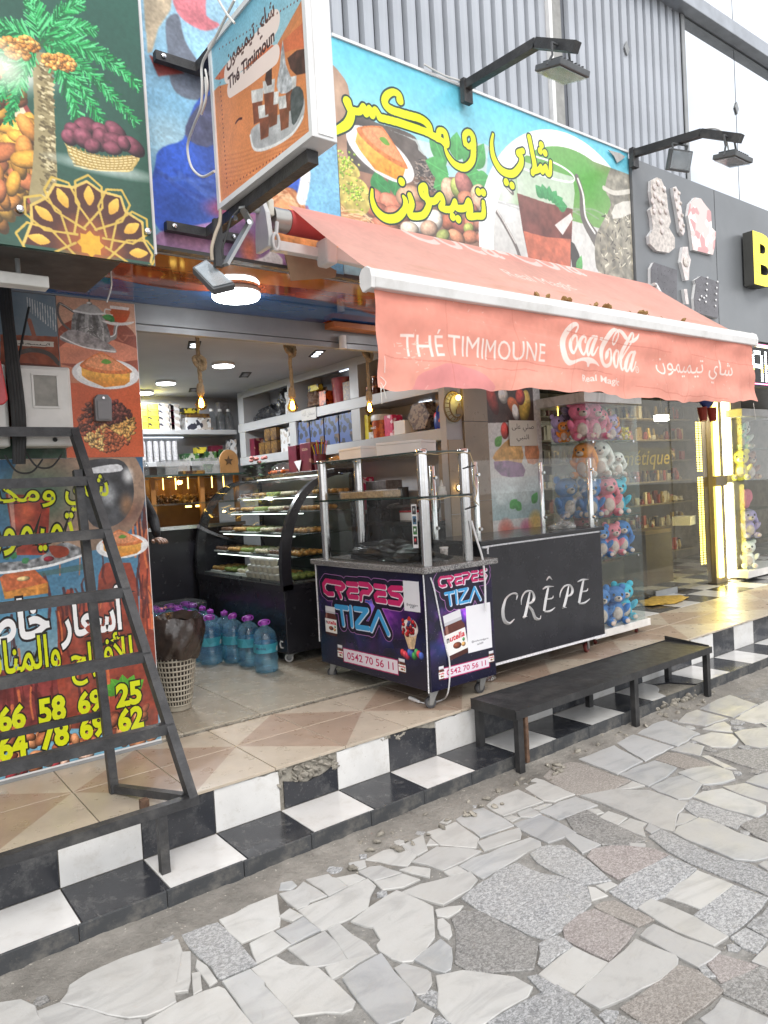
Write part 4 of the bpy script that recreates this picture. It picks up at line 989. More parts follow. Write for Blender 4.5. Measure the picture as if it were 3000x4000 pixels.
P = [on('Z4', *c, 'y', 3.30) for c in ((-90, 800), (0, 870), (45, 1080), (72, 1240), (40, 1280), (-90, 1300))]
MB().prism([tuple(p) for p in P], (0, .03, 0)).build('packet', [RED], bevel=.006, label='shiny red packet hanging at the left picture edge', cat='packet')
# ------------------------------------------------------------------ signs over the shop front
YS = 2.775
FRAME = M('sign_frame_white', (.66, .66, .66), .35, var=.05, dirt=(.4, .39, .37), damt=.25)
S = lambda k, *c: pts(k, 'y', YS-.01, *c)
V = lambda *c: S('V2', *c)
# main banner -------------------------------------------------------
cm = Cv(1.96, 4.245, 2.46, 3.532, 560, (140, 205, 225))
cm.poly([(1.96, 2.9), (4.3, 2.9), (4.3, 3.54), (1.96, 3.54)], (190, 222, 226), grad=(70, 190, 222), grain=.04, gs=3)
cm.poly(V(-80, -100, 90, 10, 130, 150, 160, 330, 190, 560, -80, 640), (150, 112, 88), grain=.35, gs=6, smooth=3); cm.blob(*V(20, 120)[0], .1, .16, (212, 172, 140), .7)
cm.poly(V(120, 230, 240, 280, 330, 330, 480, 370, 600, 430, 640, 520, 720, 640, 730, 800, 500, 900, 150, 700), (74, 66, 62), grain=.55, gs=9, smooth=3)
cm.poly(V(420, 380, 600, 460, 660, 560, 1000, 700, 1100, 720, 1120, 560, 1100, 480, 700, 470), (196, 208, 206), alpha=.8, smooth=3)
cm.poly(V(-100, 560, 120, 640, 300, 700, 740, 720, 1130, 760, 1130, 1160, 1200, 1300, -100, 1300), (120, 84, 66), grain=.4, gs=8, smooth=2)
for k in range(160):
    x, z = V(NR.uniform(600, 760), NR.uniform(590, 830))[0]; cm.stroke([(x, z), (x+NR.uniform(-.03, .03), z+NR.uniform(-.012, .012))], .006, ((46, 42, 42), (150, 132, 120))[k % 2], smooth=0)
for (x, y, L, w_, a_) in ((820, 640, .20, .055, 2.1), (900, 600, .15, .06, 1.5), (960, 640, .15, .06, 1.0), (840, 700, .16, .06, 2.9), (930, 720, .15, .055, .4), (1030, 660, .17, .05, 1.1), (1040, 740, .12, .05, .2), (760, 770, .1, .045, .6), (840, 750, .12, .05, 3.6), (1000, 770, .1, .04, -.4)):
    p_leaf(cm, *V(x, y)[0], L, w_, a_, (52, 136, 62))
for (x, y, L, w_, a_) in ((350, 850, .12, .05, 1.7), (450, 850, .13, .05, 1.3), (420, 840, .1, .04, 2.6)): p_leaf(cm, *V(x, y)[0], L, w_, a_, (34, 110, 52))
for x, y, rx, rz, a_, c in ((340, 900, .085, .05, -.6, (186, 96, 70)), (440, 920, .085, .05, -.3, (196, 108, 80)), (560, 860, .09, .055, .3, (206, 150, 112)), (330, 960, .07, .04, .1, (170, 84, 62)), (470, 1000, .08, .05, -.1, (190, 104, 76)), (620, 940, .06, .035, .2, (150, 90, 70)),
                            (850, 830, .06, .075, .3, (190, 150, 120)), (905, 800, .05, .055, .4, (150, 165, 70)), (955, 780, .06, .075, .8, (150, 84, 76)), (975, 880, .07, .045, .1, (186, 108, 76)), (1050, 830, .06, .04, .6, (226, 196, 150)), (1060, 900, .055, .05, .2, (196, 150, 120)), (900, 960, .05, .04, 1., (206, 170, 130)),
                            (840, 1040, .055, .04, .5, (170, 86, 58)), (925, 1070, .06, .045, 0, (150, 70, 56)), (1000, 1060, .05, .035, -.5, (176, 92, 62)), (985, 1090, .04, .03, .4, (150, 160, 70)), (1060, 1050, .05, .04, .8, (150, 90, 70)), (740, 1030, .06, .05, .7, (232, 222, 206)), (620, 1060, .05, .045, 0, (236, 232, 224)), (700, 1090, .06, .04, .3, (206, 160, 130)),
                            (560, 1090, .06, .035, .1, (226, 206, 180)), (390, 1080, .09, .045, -.1, (186, 100, 72)), (1000, 1150, .06, .035, .2, (190, 110, 76)), (900, 1150, .06, .035, -.3, (206, 130, 90)), (800, 1140, .05, .03, .4, (150, 160, 76)), (1080, 1150, .05, .03, .5, (176, 96, 70)), (1010, 960, .045, .035, .5, (160, 80, 60))):
    cm.ball(*V(x, y)[0], rx, rz, c, ang=a_, lo=.35, hi=.4, grain=.2, gs=70)
# pistachio pastry
for P in (V(20, 600, 60, 582, 120, 590, 190, 660, 195, 720, 110, 720, 40, 740, 20, 660), V(50, 735, 140, 715, 215, 740, 260, 800, 280, 900, 250, 980, 160, 1010, 80, 990, 50, 900), V(-60, 660, 10, 690, 40, 740, 40, 820, 20, 900, -60, 880)):
    cm.poly(P, (196, 176, 76), grain=.35, gs=22, smooth=3); c_ = np.mean(P, 0)
    for k in range(60): cm.ball(c_[0]+NR.randn()*.035, c_[1]+.02+NR.randn()*.03, .007, .006, ((150, 190, 30), (126, 170, 40), (206, 206, 90))[k % 3])
for P in (V(-90, 950, 20, 920, 80, 960, 60, 1010, -20, 1030, -90, 1040), V(60, 1000, 200, 1010, 260, 1040, 120, 1060)):
    cm.poly(P, (226, 160, 100), grain=.2, gs=30, smooth=3)
    for k in range(12): cm.stroke([(p[0]+NR.randn()*.012, p[1]+NR.randn()*.012) for p in P], .004, ((186, 110, 60), (240, 196, 140))[k % 2], closed=True)
# cake on plate, tilted with the dish
cx, cz = V(355, 560)[0]; p_cake(cm, cx, cz, .36, -.3)
# round picture: white ring, blurred green, glass and teapot
r0 = S('Z3', 560, 620)[0]; r1 = S('Z3', 250, 900)[0]; cc = (3.64, 2.76); RR = .75
cm.poly([(cc[0]+RR*1.06*math.cos(a), cc[1]+RR*math.sin(a)) for a in np.linspace(0, 6.28, 90)], (240, 242, 242))
ring = lambda k: [(cc[0]+.035+(RR-.065)*1.05*k*math.cos(a), cc[1]-.02+(RR-.065)*k*math.sin(a)) for a in np.linspace(0, 6.28, 90)]
cm.poly(ring(1.), (206, 210, 204)); 
w_ = cm.win(2.7, 4.245, 2.46, 3.532); ins = cm.inside(ring(1.), w_[1], w_[2])|((w_[1] > 3.75) & (w_[2] < 3.40))
keep = cm.a.copy()
cm.rect(2.7, 4.3, 3.0, 3.6, (96, 150, 66)); cm.rect(2.7, 4.3, 2.4, 3.0, (196, 196, 192))
cm.blob(*S('Z3', 560, 760)[0], .5, .3, (84, 160, 60), .9); cm.blob(*S('Z3', 760, 900)[0], .3, .25, (60, 150, 40), .8); cm.blob(*S('Z3', 830, 780)[0], .2, .12, (150, 120, 110), .6); cm.blob(*S('Z3', 350, 950)[0], .2, .3, (226, 230, 230), .9)
for k in range(7): cm.stroke(S('Z3', 300+60*k, 1000+10*k, 420+60*k, 1040, 520+60*k, 1090), .01, (150, 152, 150), alpha=.5)
G = lambda *c: S('Z3', *c)
cm.stroke(G(390, 960, 330, 905, 295, 960, 300, 1030, 340, 1100, 400, 1210, 430, 1290), .024, (96, 88, 84)); cm.stroke(G(385, 955, 335, 915, 302, 960, 305, 1030, 345, 1100, 405, 1210), .007, (222, 216, 210))
cm.poly(G(405, 790, 690, 880, 700, 960, 680, 1160, 675, 1340, 470, 1290, 440, 1150, 420, 1000), (206, 214, 208), alpha=.75); cm.stroke(G(380, 770, 430, 760, 600, 810, 690, 870, 680, 905, 560, 880, 430, 830, 380, 780), .012, (236, 240, 238), closed=True)
cm.poly(G(412, 960, 560, 1010, 690, 1040, 685, 1180, 680, 1330, 470, 1290, 440, 1140), (84, 34, 30), grain=.35, gs=14, grad=(110, 58, 50)); cm.poly(G(445, 1150, 560, 1180, 680, 1190, 678, 1330, 470, 1290), (196, 92, 62), alpha=.9, grain=.3, gs=18); cm.poly(G(600, 1120, 680, 1060, 690, 1090, 640, 1170), (236, 230, 226), alpha=.85)
for k in range(6): p_leaf(cm, *G(545+14*k, 985+8*k)[0], .09, .035, 2.4-.45*k, (44, 120, 64))
tp = lambda *c: G(*c)
cm.stroke([G(710, 880)[0]+(.7,), G(735, 960)[0]+(.8,), G(745, 1080)[0]+(1.1,), G(800, 1180)[0]+(1.6,), G(840, 1240)[0]+(2.,)], .055, (86, 80, 76)); cm.stroke(G(716, 890, 742, 970, 755, 1080, 800, 1160), .016, (228, 226, 220))
cm.poly(G(850, 930, 900, 800, 960, 830, 990, 900, 992, 1420, 830, 1370, 800, 1250, 815, 1150, 880, 1020), (130, 124, 108), grain=.5, gs=22, smooth=3)
for k in range(90):
    x, y = NR.uniform(825, 985), NR.uniform(1060, 1370); cm.stroke(G(x, y, x+NR.uniform(-18, 18), y+NR.uniform(-26, 26)), .007, ((52, 46, 40), (222, 214, 190), (150, 140, 112))[k % 3], smooth=0)
cm.poly(G(900, 1020, 980, 1000, 985, 1060, 890, 1090), (226, 222, 212), alpha=.8, smooth=2); cm.stroke(G(845, 935, 900, 960, 985, 950), .03, (206, 200, 186)); cm.poly(G(680, 1200, 720, 1260, 740, 1370, 690, 1350), (44, 40, 38), smooth=2)
p_leaf(cm, *G(715, 1360)[0], .12, .03, 1.2, (60, 130, 60))
cm.a[w_[0]] = np.where(ins[..., None], cm.a[w_[0]], keep[w_[0]])
cm.soft(2, .17, .05, ds=.06)
# lettering, traced with the reed-pen shape of the sign
LET = [([(110, 175, 1.3), (130, 230, 1), (150, 245, 1)], 0), ([(120, 200, 1), (140, 260, 1.15), (110, 335, 1.2), (30, 385, .9)], 0), ([(140, 238, 1), (200, 245, .9), (228, 205, .7), (245, 262, .9), (270, 218, .7), (290, 275, .9), (312, 228, .7), (345, 290, 1)], 0),
       ([(345, 290, 1), (480, 325, 1.05), (600, 365, 1.05), (700, 400, 1.05)], 0), ([(490, 165, 1.2), (480, 125, 1), (440, 105, .9), (395, 130, 1), (380, 180, 1.1), (420, 230, 1.1), (520, 265, 1.1), (640, 300, 1.1), (695, 345, 1.1), (710, 400, 1)], 0),
       ([(700, 405, 1), (760, 430, 1), (775, 385, .9), (815, 400, .9), (825, 480, 1.1), (790, 455, .9), (755, 440, .9)], 0),
       ([(960, 480, .8), (955, 420, .9), (985, 395, .9), (1015, 430, 1), (1020, 520, 1.1), (1010, 600, 1.1), (960, 650, 1.1), (890, 630, 1), (840, 570, .8), (815, 510, .45)], 0), ([(960, 470, .8), (985, 500, .8), (1015, 480, .9)], 0),
       ([(1160, 410, .4), (1150, 480, .7), (1165, 580, 1), (1220, 670, 1.15), (1300, 695, 1.15), (1355, 640, 1.1), (1365, 580, 1), (1340, 545, .9), (1375, 530, .9)], 0), ([(1420, 430, .9), (1440, 530, .9), (1460, 640, 1), (1445, 690, .9)], 0),
       ([(1445, 680, .9), (1490, 665, .9), (1505, 640, .7), (1515, 680, .9), (1540, 640, .7), (1550, 690, .9), (1570, 690, .9), (1575, 610, .7)], 0),
       ([(290, 810, .4), (290, 880, .7), (320, 960, 1), (390, 1015, 1.15), (470, 1010, 1.15), (525, 950, 1), (530, 890, .8), (515, 860, .5)], 0), ([(560, 850, .8), (575, 910, 1), (560, 970, 1), (580, 1000, 1), (660, 990, 1), (700, 910, 1), (680, 850, .9), (670, 785, .9), (640, 800, .9), (650, 850, .8), (690, 880, .8)], 0),
       ([(690, 890, 1), (740, 890, 1), (780, 850, .9), (800, 900, .9), (785, 940, .9), (860, 950, 1), (885, 890, .7), (900, 940, 1), (960, 940, 1), (985, 890, .9), (1000, 950, 1), (985, 1000, 1), (1040, 1000, 1), (1090, 990, 1), (1090, 900, .7)], 0)]
DOTS = [(1508, 488), (1500, 530), (1535, 545), (1255, 755), (1297, 780), (502, 752), (1055, 825), (1090, 830), (870, 1005), (910, 1022)]
W0 = .037
for ex, c in ((.018, (46, 62, 58)), (0, (214, 226, 28))):
    for P, _ in LET:
        Q_ = [V(p[0], p[1])[0]+(p[2]*1.+ex/W0,) for p in P]; cm.stroke(Q_, W0, c)
    for x, y in DOTS: cm.poly([(V(x, y)[0][0]+(.021+ex/2)*math.cos(a), V(x, y)[0][1]+(.021+ex/2)*math.sin(a)) for a in np.linspace(0, 6.28, 24)], c)
sg = thing('shop_sign', 'long printed shop sign with yellow Arabic lettering, cake, nuts and tea glass', 'sign', (3.1, YS, 2.46))
B(1.965, 4.24, YS, YS+.03, 2.462, 3.53).build('board', WBOX, sg)
sheet('print', cm, cm.mat('main_sign_print', rough=.3, spec=.5), 'y', YS-.003, sg)
mb = MB().box(1.96, 4.245, YS-.012, YS+.034, 3.5325, 3.546); mb.build('edge_rail', FRAME, sg)
# torn corner of vinyl curling at the upper right
mb = MB(); tr = [on('Z3', x, y, 'y', YS-.012) for x, y in ((860, 748), (890, 780), (905, 812), (925, 800), (945, 782), (920, 765))]; mb.prism([tuple(p) for p in tr], (0, -.004, 0)); mb.build('torn_vinyl', M('grey_torn_vinyl', (.36, .35, .34), .7, var=.3), sg)
# blue banner left of it ----------------------------------------------
cb = Cv(1.03, 1.957, 2.455, 3.78, 420, (120, 190, 224)); A = lambda *c: S('Z1', *c)
cb.poly([(1.03, 2.4), (2., 2.4), (2., 3.8), (1.03, 3.8)], (96, 170, 214), grad=(170, 206, 226), grain=.12, gs=4)
cb.blob(*A(1100, 900)[0], .2, .16, (190, 220, 230), .7)
cb.poly(A(1080, 130, 1160, 90, 1200, 250, 1290, 400, 1390, 560, 1300, 640, 1180, 620, 1110, 530, 1090, 330), (96, 104, 120), grain=.2, gs=6, smooth=3)
cb.poly(A(1010, 1060, 1060, 950, 1190, 900, 1230, 760, 1290, 640, 1400, 560, 1659, 420, 1900, 700, 1900, 1500, 1040, 1490), (42, 78, 178), grain=.35, gs=5, smooth=3); cb.poly(A(1230, 760, 1400, 600, 1400, 930, 1220, 900), (70, 72, 104), grain=.3, smooth=3)
for k in range(14): cb.stroke(A(1020+30*k, 1100+20*(k % 4), 1100+40*k, 1160+30*(k % 3), 1240+40*k, 1280), .02, ((28, 50, 140), (84, 120, 206))[k % 2], alpha=.4)
cb.poly(A(1130, -60, 1150, 70, 1230, 150, 1340, 195, 1430, 155, 1340, 95, 1325, -60), (206, 110, 122), grain=.25, gs=7, smooth=3); cb.poly(A(930, -60, 1120, -60, 1110, 60, 1030, 180, 990, 330, 960, 340), (196, 176, 146), grain=.25, gs=10)
cb.poly(A(970, 350, 1080, 400, 1200, 470, 1030, 490), (150, 60, 56), grain=.2); cb.poly(A(1040, 1500, 1200, 1470, 1659, 1380, 2000, 1330, 2000, 1760, 1040, 1640), (150, 110, 160), grain=.4, gs=7, smooth=2)
cb.blob(*A(1560, 1330)[0], .14, .08, (206, 90, 120), .9); cb.blob(*A(1450, 1360)[0], .12, .06, (190, 60, 90), .8); cb.blob(*A(1620, 1620)[0], .06, .1, (220, 110, 70), .9); cb.blob(*A(1250, 1560)[0], .2, .06, (190, 130, 150), .6)
# orange pastry nests and white arc towards the main sign
U = lambda *c: S('U2', *c)
cb.poly(U(600, 330, 620, 200, 660, 110, 760, 55, 880, 90, 960, 170, 1000, 300, 1000, 420, 700, 430), (222, 150, 96), grain=.25, gs=20, smooth=3)
for k in range(26): cb.stroke(U(600+NR.uniform(0, 60), 330+NR.uniform(-60, 60), 680+NR.uniform(-30, 60), 150+NR.uniform(-50, 60), 860+NR.uniform(-40, 60), 150+NR.uniform(-60, 60), 980, 300+NR.uniform(-80, 80)), .006, ((176, 100, 56), (244, 200, 150))[k % 2], alpha=.7)
cb.stroke(U(990, -60, 975, 60, 950, 170), .05, (240, 240, 240)); cb.poly(U(700, 400, 1100, 470, 1300, 600, 700, 560), (214, 140, 80), grain=.3, gs=25, smooth=2)
cb.poly(U(500, 720, 620, 670, 700, 600, 720, 620, 790, 690, 750, 770), (236, 236, 236), smooth=2)
cb.soft(3, .1, .1)
sg2 = thing('banner_sign', 'blue printed banner with robed figure left of the yellow lettering', 'sign', (1.5, YS, 2.455))
B(1.035, 1.956, YS, YS+.03, 2.457, 3.78).build('board', WBOX, sg2); sheet('print', cb, cb.mat('blue_banner_print', rough=.4), 'y', YS-.003, sg2)
B(1.035, 1.956, YS-.01, YS+.032, 2.4425, 2.4565).build('edge_rail', M('dark_rail', (.05, .05, .05), .5), sg2); B(1.958, 4.245, YS-.01, YS+.032, 2.4425, 2.4605).build('edge_rail', MATS['dark_rail'], sg)
# green sign of the neighbour on the left ---------------------------------
YG = 2.555
cg = Cv(-.10, .985, 2.305, 3.62, 620, (34, 74, 62)); H = lambda *c: pts('Z1', 'y', YG, *c)
cg.poly([(-.1, 2.3), (1., 2.3), (1., 3.7), (-.1, 3.7)], (36, 70, 56), grad=(32, 86, 72), grain=.1, gs=3)
# basket picture in a ring at the left edge
cc = H(-330, 870)[0]; rr0 = H(240, 870)[0][0]-cc[0]
cg.poly([(cc[0]+rr0*1.06*math.cos(a), cc[1]+rr0*1.12*math.sin(a)) for a in np.linspace(0, 6.28, 80)], (150, 66, 60)); cg.poly([(cc[0]+rr0*math.cos(a), cc[1]+rr0*1.06*math.sin(a)) for a in np.linspace(0, 6.28, 80)], (226, 206, 176), grain=.15, gs=6)
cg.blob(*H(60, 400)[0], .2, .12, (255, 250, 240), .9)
rg = lambda x, z: (x-cc[0])**2+((z-cc[1])/1.06)**2 < (rr0*.97)**2 and z < cc[1]+.25
p_almonds(cg, cc[0], cc[0]+rr0, cc[1]-rr0, cc[1]+.26, 260, [(206, 134, 60), (226, 160, 60), (190, 110, 66), (236, 176, 70)], .052, 12, .5, rg)
# palm
tr = [H(270, 1290)[0]+(1.25,), H(290, 1100)[0]+(1.2,), H(290, 900)[0]+(1.05,), H(285, 700)[0]+(1.,), H(275, 500)[0]+(.95,), H(265, 400)[0]+(1.,)]
cg.stroke(tr, .062, (150, 136, 96))
for k in range(240):
    y = NR.uniform(400, 1290); x = 240+.055*(y-400)*.6+NR.uniform(-5, 90); cg.stroke(H(x, y, x+14, y+8), .007, ((92, 80, 52), (206, 192, 150), (120, 106, 70))[k % 3], smooth=0)
for cx_, cy_, L, a0 in ((260, 290, 520, -.15), (260, 290, 640, .35), (300, 290, 560, .75), (250, 260, 420, -.6), (230, 270, 420, -2.5), (220, 280, 380, 3.0), (240, 270, 360, 2.4), (330, 300, 480, 1.1), (210, 290, 360, 2.0), (280, 270, 500, -1.1), (260, 270, 430, -1.7), (330, 260, 560, .1)):
    spine = [(cx_+t*L*math.cos(a0)+0*t, cy_+t*L*math.sin(a0)+t*t*L*.42) for t in np.linspace(0, 1, 22)]
    cg.stroke([H(*p)[0] for p in spine], .008, (40, 90, 50))
    for i, p in enumerate(spine[1:]):
        for sd in (-1, 1):
            for q_ in range(6):
                an = math.atan2(spine[min(i+2, 21)][1]-spine[i][1], spine[min(i+2, 21)][0]-spine[i][0])+sd*(.25+.6*NR.rand()); ln = NR.uniform(50, 120)*(1.15-i/30)
                cg.stroke(H(p[0]+NR.uniform(-8, 8), p[1]+NR.uniform(-8, 8), p[0]+ln*math.cos(an), p[1]+ln*math.sin(an)), .0042, ((16, 110, 54), (40, 168, 84), (92, 206, 132), (10, 84, 44))[NR.randint(4)], smooth=0)
for x, y, r_ in ((95, 315, .040), (185, 285, .027), (415, 405, .032), (335, 400, .026)):
    c_ = H(x, y)[0]
    for k in range(120): a, d = NR.rand()*6.28, math.sqrt(NR.rand())*r_; cg.ball(c_[0]+d*math.cos(a)*1.1, c_[1]+d*math.sin(a)*.8, .008, .007, ((206, 140, 60), (190, 120, 50), (226, 170, 90))[k % 3])
# basket of dates
cg.blob(*H(680, 1090)[0], .22, .03, (190, 200, 196), .8, 1.)
cg.poly(H(405, 905, 440, 950, 560, 1000, 700, 1025, 905, 1000, 870, 1080, 830, 1115, 640, 1100, 500, 1060), (206, 182, 112), grain=.15, smooth=2)
for k in range(12): cg.stroke(H(425+k*5, 930+k*13, 560+k*4, 990+k*10, 720, 1020+k*8, 890-k*5, 1005+k*9), .0035, ((150, 122, 62), (232, 214, 160))[k % 2])
for k in range(16): cg.stroke(H(430+30*k, 935+min(k, 8)*9, 450+29*k, 1010+min(k, 8)*6, 510+22*k, 1070+min(k, 8)*4), .0035, (166, 138, 76))
for x, y, rx, rz, a_ in ((550, 820, .06, .045, .5), (470, 840, .04, .035, .2), (450, 890, .04, .04, 0), (655, 850, .05, .04, -.4), (750, 850, .06, .04, -.6), (540, 895, .05, .05, .3), (650, 905, .04, .06, 0), (740, 910, .06, .04, .1), (860, 950, .065, .045, -.5), (730, 960, .05, .035, .2), (600, 945, .045, .035, .6), (800, 930, .035, .04, .2)):
    cg.ball(*H(x, y)[0], rx*.68, rz*.68, (112, 56, 70), ang=a_, lo=.25, hi=.5, grain=.35, gs=50, spec=.3)
# golden half rosette
O = H(590, 1640)[0]; GOLD, BRN = (196, 164, 70), (70, 34, 24)
outl = H(150, 1580, 205, 1440, 200, 1330, 300, 1280, 350, 1195, 470, 1215, 560, 1175, 650, 1240, 780, 1275, 810, 1370, 920, 1440, 930, 1560, 985, 1650, 975, 1700, 560, 1640)
cg.poly(outl, BRN, grain=.1)
cg.blob(O[0], O[1]+.02, .13, .12, (176, 90, 36), .9, 1.2)
petc = [(255, 1550, 2.9), (285, 1385, 2.5), (405, 1285, 2.1), (575, 1270, 1.57), (735, 1340, 1.05), (850, 1480, .55), (895, 1640, .2)]
for i, (x, y, an) in enumerate(petc):
    c_ = H(x, y)[0]; d = Vector((c_[0]-O[0], c_[1]-O[1])); d.normalize(); nn = Vector((-d.y, d.x)); f = lambda u, v: (c_[0]+d.x*u+nn.x*v, c_[1]+d.y*u+nn.y*v)
    cg.poly([f(-.033, 0), f(-.005, .017), f(.02, .011), f(.035, 0), f(.02, -.011), f(-.005, -.017)], (206, 150, 50), grad=(226, 190, 80), smooth=3)
    cg.stroke([f(-.11, -.02), f(-.03, .043), f(.04, .043), f(.07, 0), f(.04, -.043), f(-.03, -.043), f(-.11, .02)], .0075, GOLD, smooth=0)
cg.stroke(outl[:-1], .009, (206, 176, 90), smooth=0)
cg.poly([(O[0]+(.045 if k % 2 == 0 else .034)*math.cos(k*math.pi/8), O[1]+.03+(.045 if k % 2 == 0 else .034)*math.sin(k*math.pi/8)) for k in range(16)], (214, 160, 40))
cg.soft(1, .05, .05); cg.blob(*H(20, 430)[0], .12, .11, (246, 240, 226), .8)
gs_ = thing('light_box_sign', 'dark green lightbox sign with palm, date basket and gold rosette', 'sign', (.4, 2.8, 2.3))
B(-.4, .975, YG+.008, YG+.02, 2.305, 3.9).build('front_panel', M('green_acrylic', (.02, .06, .045), .25), gs_); sheet('print', cg, cg.mat('green_sign_print', rough=.22, spec=.5), 'y', YG, gs_)
B(-.4, .885, YG+.022, 3.05, 2.318, 3.9).build('housing', M('sign_housing_dark', (.055, .05, .045), .6, var=.3), gs_)
mb = MB(); mb.box(.886, .988, YG+.003, YG+.007, 2.305, 3.9); mb.build('edge_profile', ALU, gs_)
B(.975, 1.0, YG+.010, YG+.05, 2.35, 3.9).build('edge_profile', M('white_edge', (.6, .6, .6), .4), gs_)
for x, y in ((130, 1355), (958, 1500)):
    p = on('Z1', x, y, 'y', YG-.004); MB().lathe([(.013, 0), (.011, -.006), (.005, -.008)], tuple(p), 12, 'y').build('bolt_cap', STEEL, gs_)
t = thing('fluorescent_lamp', 'unlit white fluorescent batten under the green lightbox', 'lamp', (.3, 2.75, 2.2))
a, b = on('Z4', -300, 195, 'y', 2.72), on('Z4', 410, 265, 'y', 2.72)
B(a.x, b.x, 2.69, 2.75, b.z-.012, b.z+.028).build('batten', WPLAST, t, bevel=.004); MB().tube([(b.x-.09, 2.72, b.z+.028), (b.x-.09, 2.72, 2.316)], .008).build('bracket', ALU, t)
# desert print under the soffit -------------------------------------------
cs = Cv(-.6, 4.25, 2.83, 3.574, 230, (190, 120, 60))
cs.rect(-.6, 4.3, 2.83, 3.05, (196, 124, 58), grad=(176, 104, 52), grain=.08, gs=3); cs.rect(-.6, 4.3, 3.05, 3.6, (40, 90, 150), grain=.15, gs=3)
cs.poly([(-.6, 3.0), (.9, 2.98), (1.5, 3.03), (2.2, 2.98), (3., 3.02), (4.3, 2.98), (4.3, 3.2), (3.2, 3.22), (2.7, 3.34), (2.2, 3.18), (1.7, 3.16), (1.35, 3.28), (.8, 3.2), (-.6, 3.22)], (140, 64, 34), grain=.5, gs=7, smooth=3)
cs.poly([(2.2, 3.5), (2.7, 3.52), (3.2, 3.48), (4.3, 3.45), (4.3, 3.6), (2.2, 3.6)], (40, 44, 96)); cs.poly([(2.35, 3.50), (2.75, 3.50), (2.75, 3.574), (2.35, 3.574)], (206, 92, 40))
for k in range(120):
    x, y = NR.uniform(-.6, 4.2), NR.uniform(2.98, 3.2); cs.stroke([(x, y), (x+NR.uniform(.03, .15), y+NR.uniform(-.02, .02))], .008, ((70, 26, 18), (206, 116, 60))[k % 2], alpha=.5)
sp = thing('soffit_panel', 'glossy soffit print of orange dunes and blue sky over the entrance', 'ceiling panel', (2., 3.2, 2.44))
cs.mat('soffit_print', rough=.07, spec=.9)
sh = sheet('print', cs, MATS['soffit_print'], 'z', 2.4435, sp)
B(-.6, 4.25, 2.832, 3.574, 2.4455, 2.4515).build('board', WBOX, sp)
# ------------------------------------------------------------------ projecting light box with its iron brackets
XP = 1.25
cp = Cv(-2.535, -1.895, 2.565, 3.135, 900, (200, 120, 70)); K = lambda *c: pts('Z2', 'x', XP, *c)
cp.poly([(-2.6, 2.5), (-1.8, 2.5), (-1.8, 2.97), (-2.1, 2.86), (-2.35, 2.93), (-2.6, 2.92)], (214, 128, 74), grain=.08, gs=6); cp.poly([(-2.6, 2.98), (-2.5, 2.98), (-2.35, 2.93), (-2.1, 2.90), (-1.8, 3.0), (-1.8, 3.2), (-2.6, 3.2)], (156, 196, 208), grad=(96, 170, 200))
cp.poly(K(95, 480, 180, 380, 290, 270, 420, 270, 480, 300, 690, 110, 690, 300, 560, 330, 100, 520), (200, 100, 60), grain=.1, smooth=2)
cp.poly(K(540, 380, 600, 330, 690, 310, 690, 470, 600, 490, 560, 450), (70, 42, 36), grain=.5, gs=30)
for k in range(16): cp.stroke(K(130, 1000+14*k, 300, 960+14*k, 690, 820+12*k), .003, ((226, 150, 96), (176, 90, 52))[k % 2], alpha=.4)
cp.poly(K(300, 870, 340, 810, 450, 760, 600, 690, 650, 640, 640, 780, 560, 880, 440, 960, 340, 980), (176, 176, 178), smooth=3, grain=.2); cp.stroke(K(300, 880, 330, 970, 440, 950, 570, 870, 640, 760), .01, (226, 226, 226))
for x, y in ((345, 700), (390, 800), (445, 720), (520, 740), (420, 640), (560, 620)):
    a = K(x-36, y-95, x+36, y-110, x+28, y+85, x-22, y+110); cp.poly(a, (120, 64, 44), grain=.3); cp.poly(K(x-40, y-110, x+40, y-128, x+36, y-45, x-34, y-28), (206, 204, 202), grain=.25)
cp.poly(K(470, 560, 490, 440, 510, 260, 530, 420, 570, 520, 560, 590, 500, 610), (170, 172, 176), grain=.4, gs=60, smooth=2); cp.poly(K(560, 620, 600, 560, 640, 590, 645, 680, 600, 790, 570, 800), (70, 72, 74), grain=.4, gs=40, smooth=2)
cp.poly(K(395, 520, 410, 420, 440, 400, 440, 550, 410, 560), (64, 40, 34), grain=.4); cp.stroke(K(205, 800, 225, 775, 245, 770), .008, (70, 30, 26))
cp.soft(2, .1, .06)
# names on white clouds
def fk(body, xa, ya, xb, yb, c, rise, **kw):
    (x0, z0), (x1, z1) = K(xa, ya, xb, yb); h_ = kw.pop('h'); cp.text(body, x0, z0, x1, z0+h_, c, rise=rise, **kw)
wh = (232, 214, 206)
for ex, c in ((.034, wh),):
    cp.stroke(K(160, 470, 230, 400, 320, 310, 400, 220, 455, 150), .075, c); cp.stroke(K(175, 575, 300, 490, 460, 360), .062, c); cp.stroke(K(430, 240, 440, 130), .06, c)
K0 = K(150, 480, 465, 215); fk('\uFEB7\uFE8E\uFEF1 \uFE97\uFEF4\uFEE4\uFEF4\uFEE4\uFEEE\uFEE5'[::-1], 150, 500, 465, 215, (84, 50, 44), .0, h=.085, bold=.028)
fk('Th\u00e9 Timimoun', 158, 590, 465, 380, (70, 44, 42), .0, h=.045, bold=.03)
for (a, b, c_, d) in ((100, 320, 650, -20), (100, 480, 150, 1215), (150, 1215, 680, 880)):
    for k in range(26): p = K(a+(c_-a)*k/25, b+(d-b)*k/25)[0]; cp.ball(p[0], p[1], .0035, .0035, (120, 60, 50))
t = thing('projecting_sign', 'white framed light box jutting out from the wall with tea tray picture', 'sign', (XP, 2.2, 2.53))
FR = FRAME
B(XP, XP+.085, 1.885, 2.548, 2.548, 3.15).build('housing', FR, t, bevel=.003)
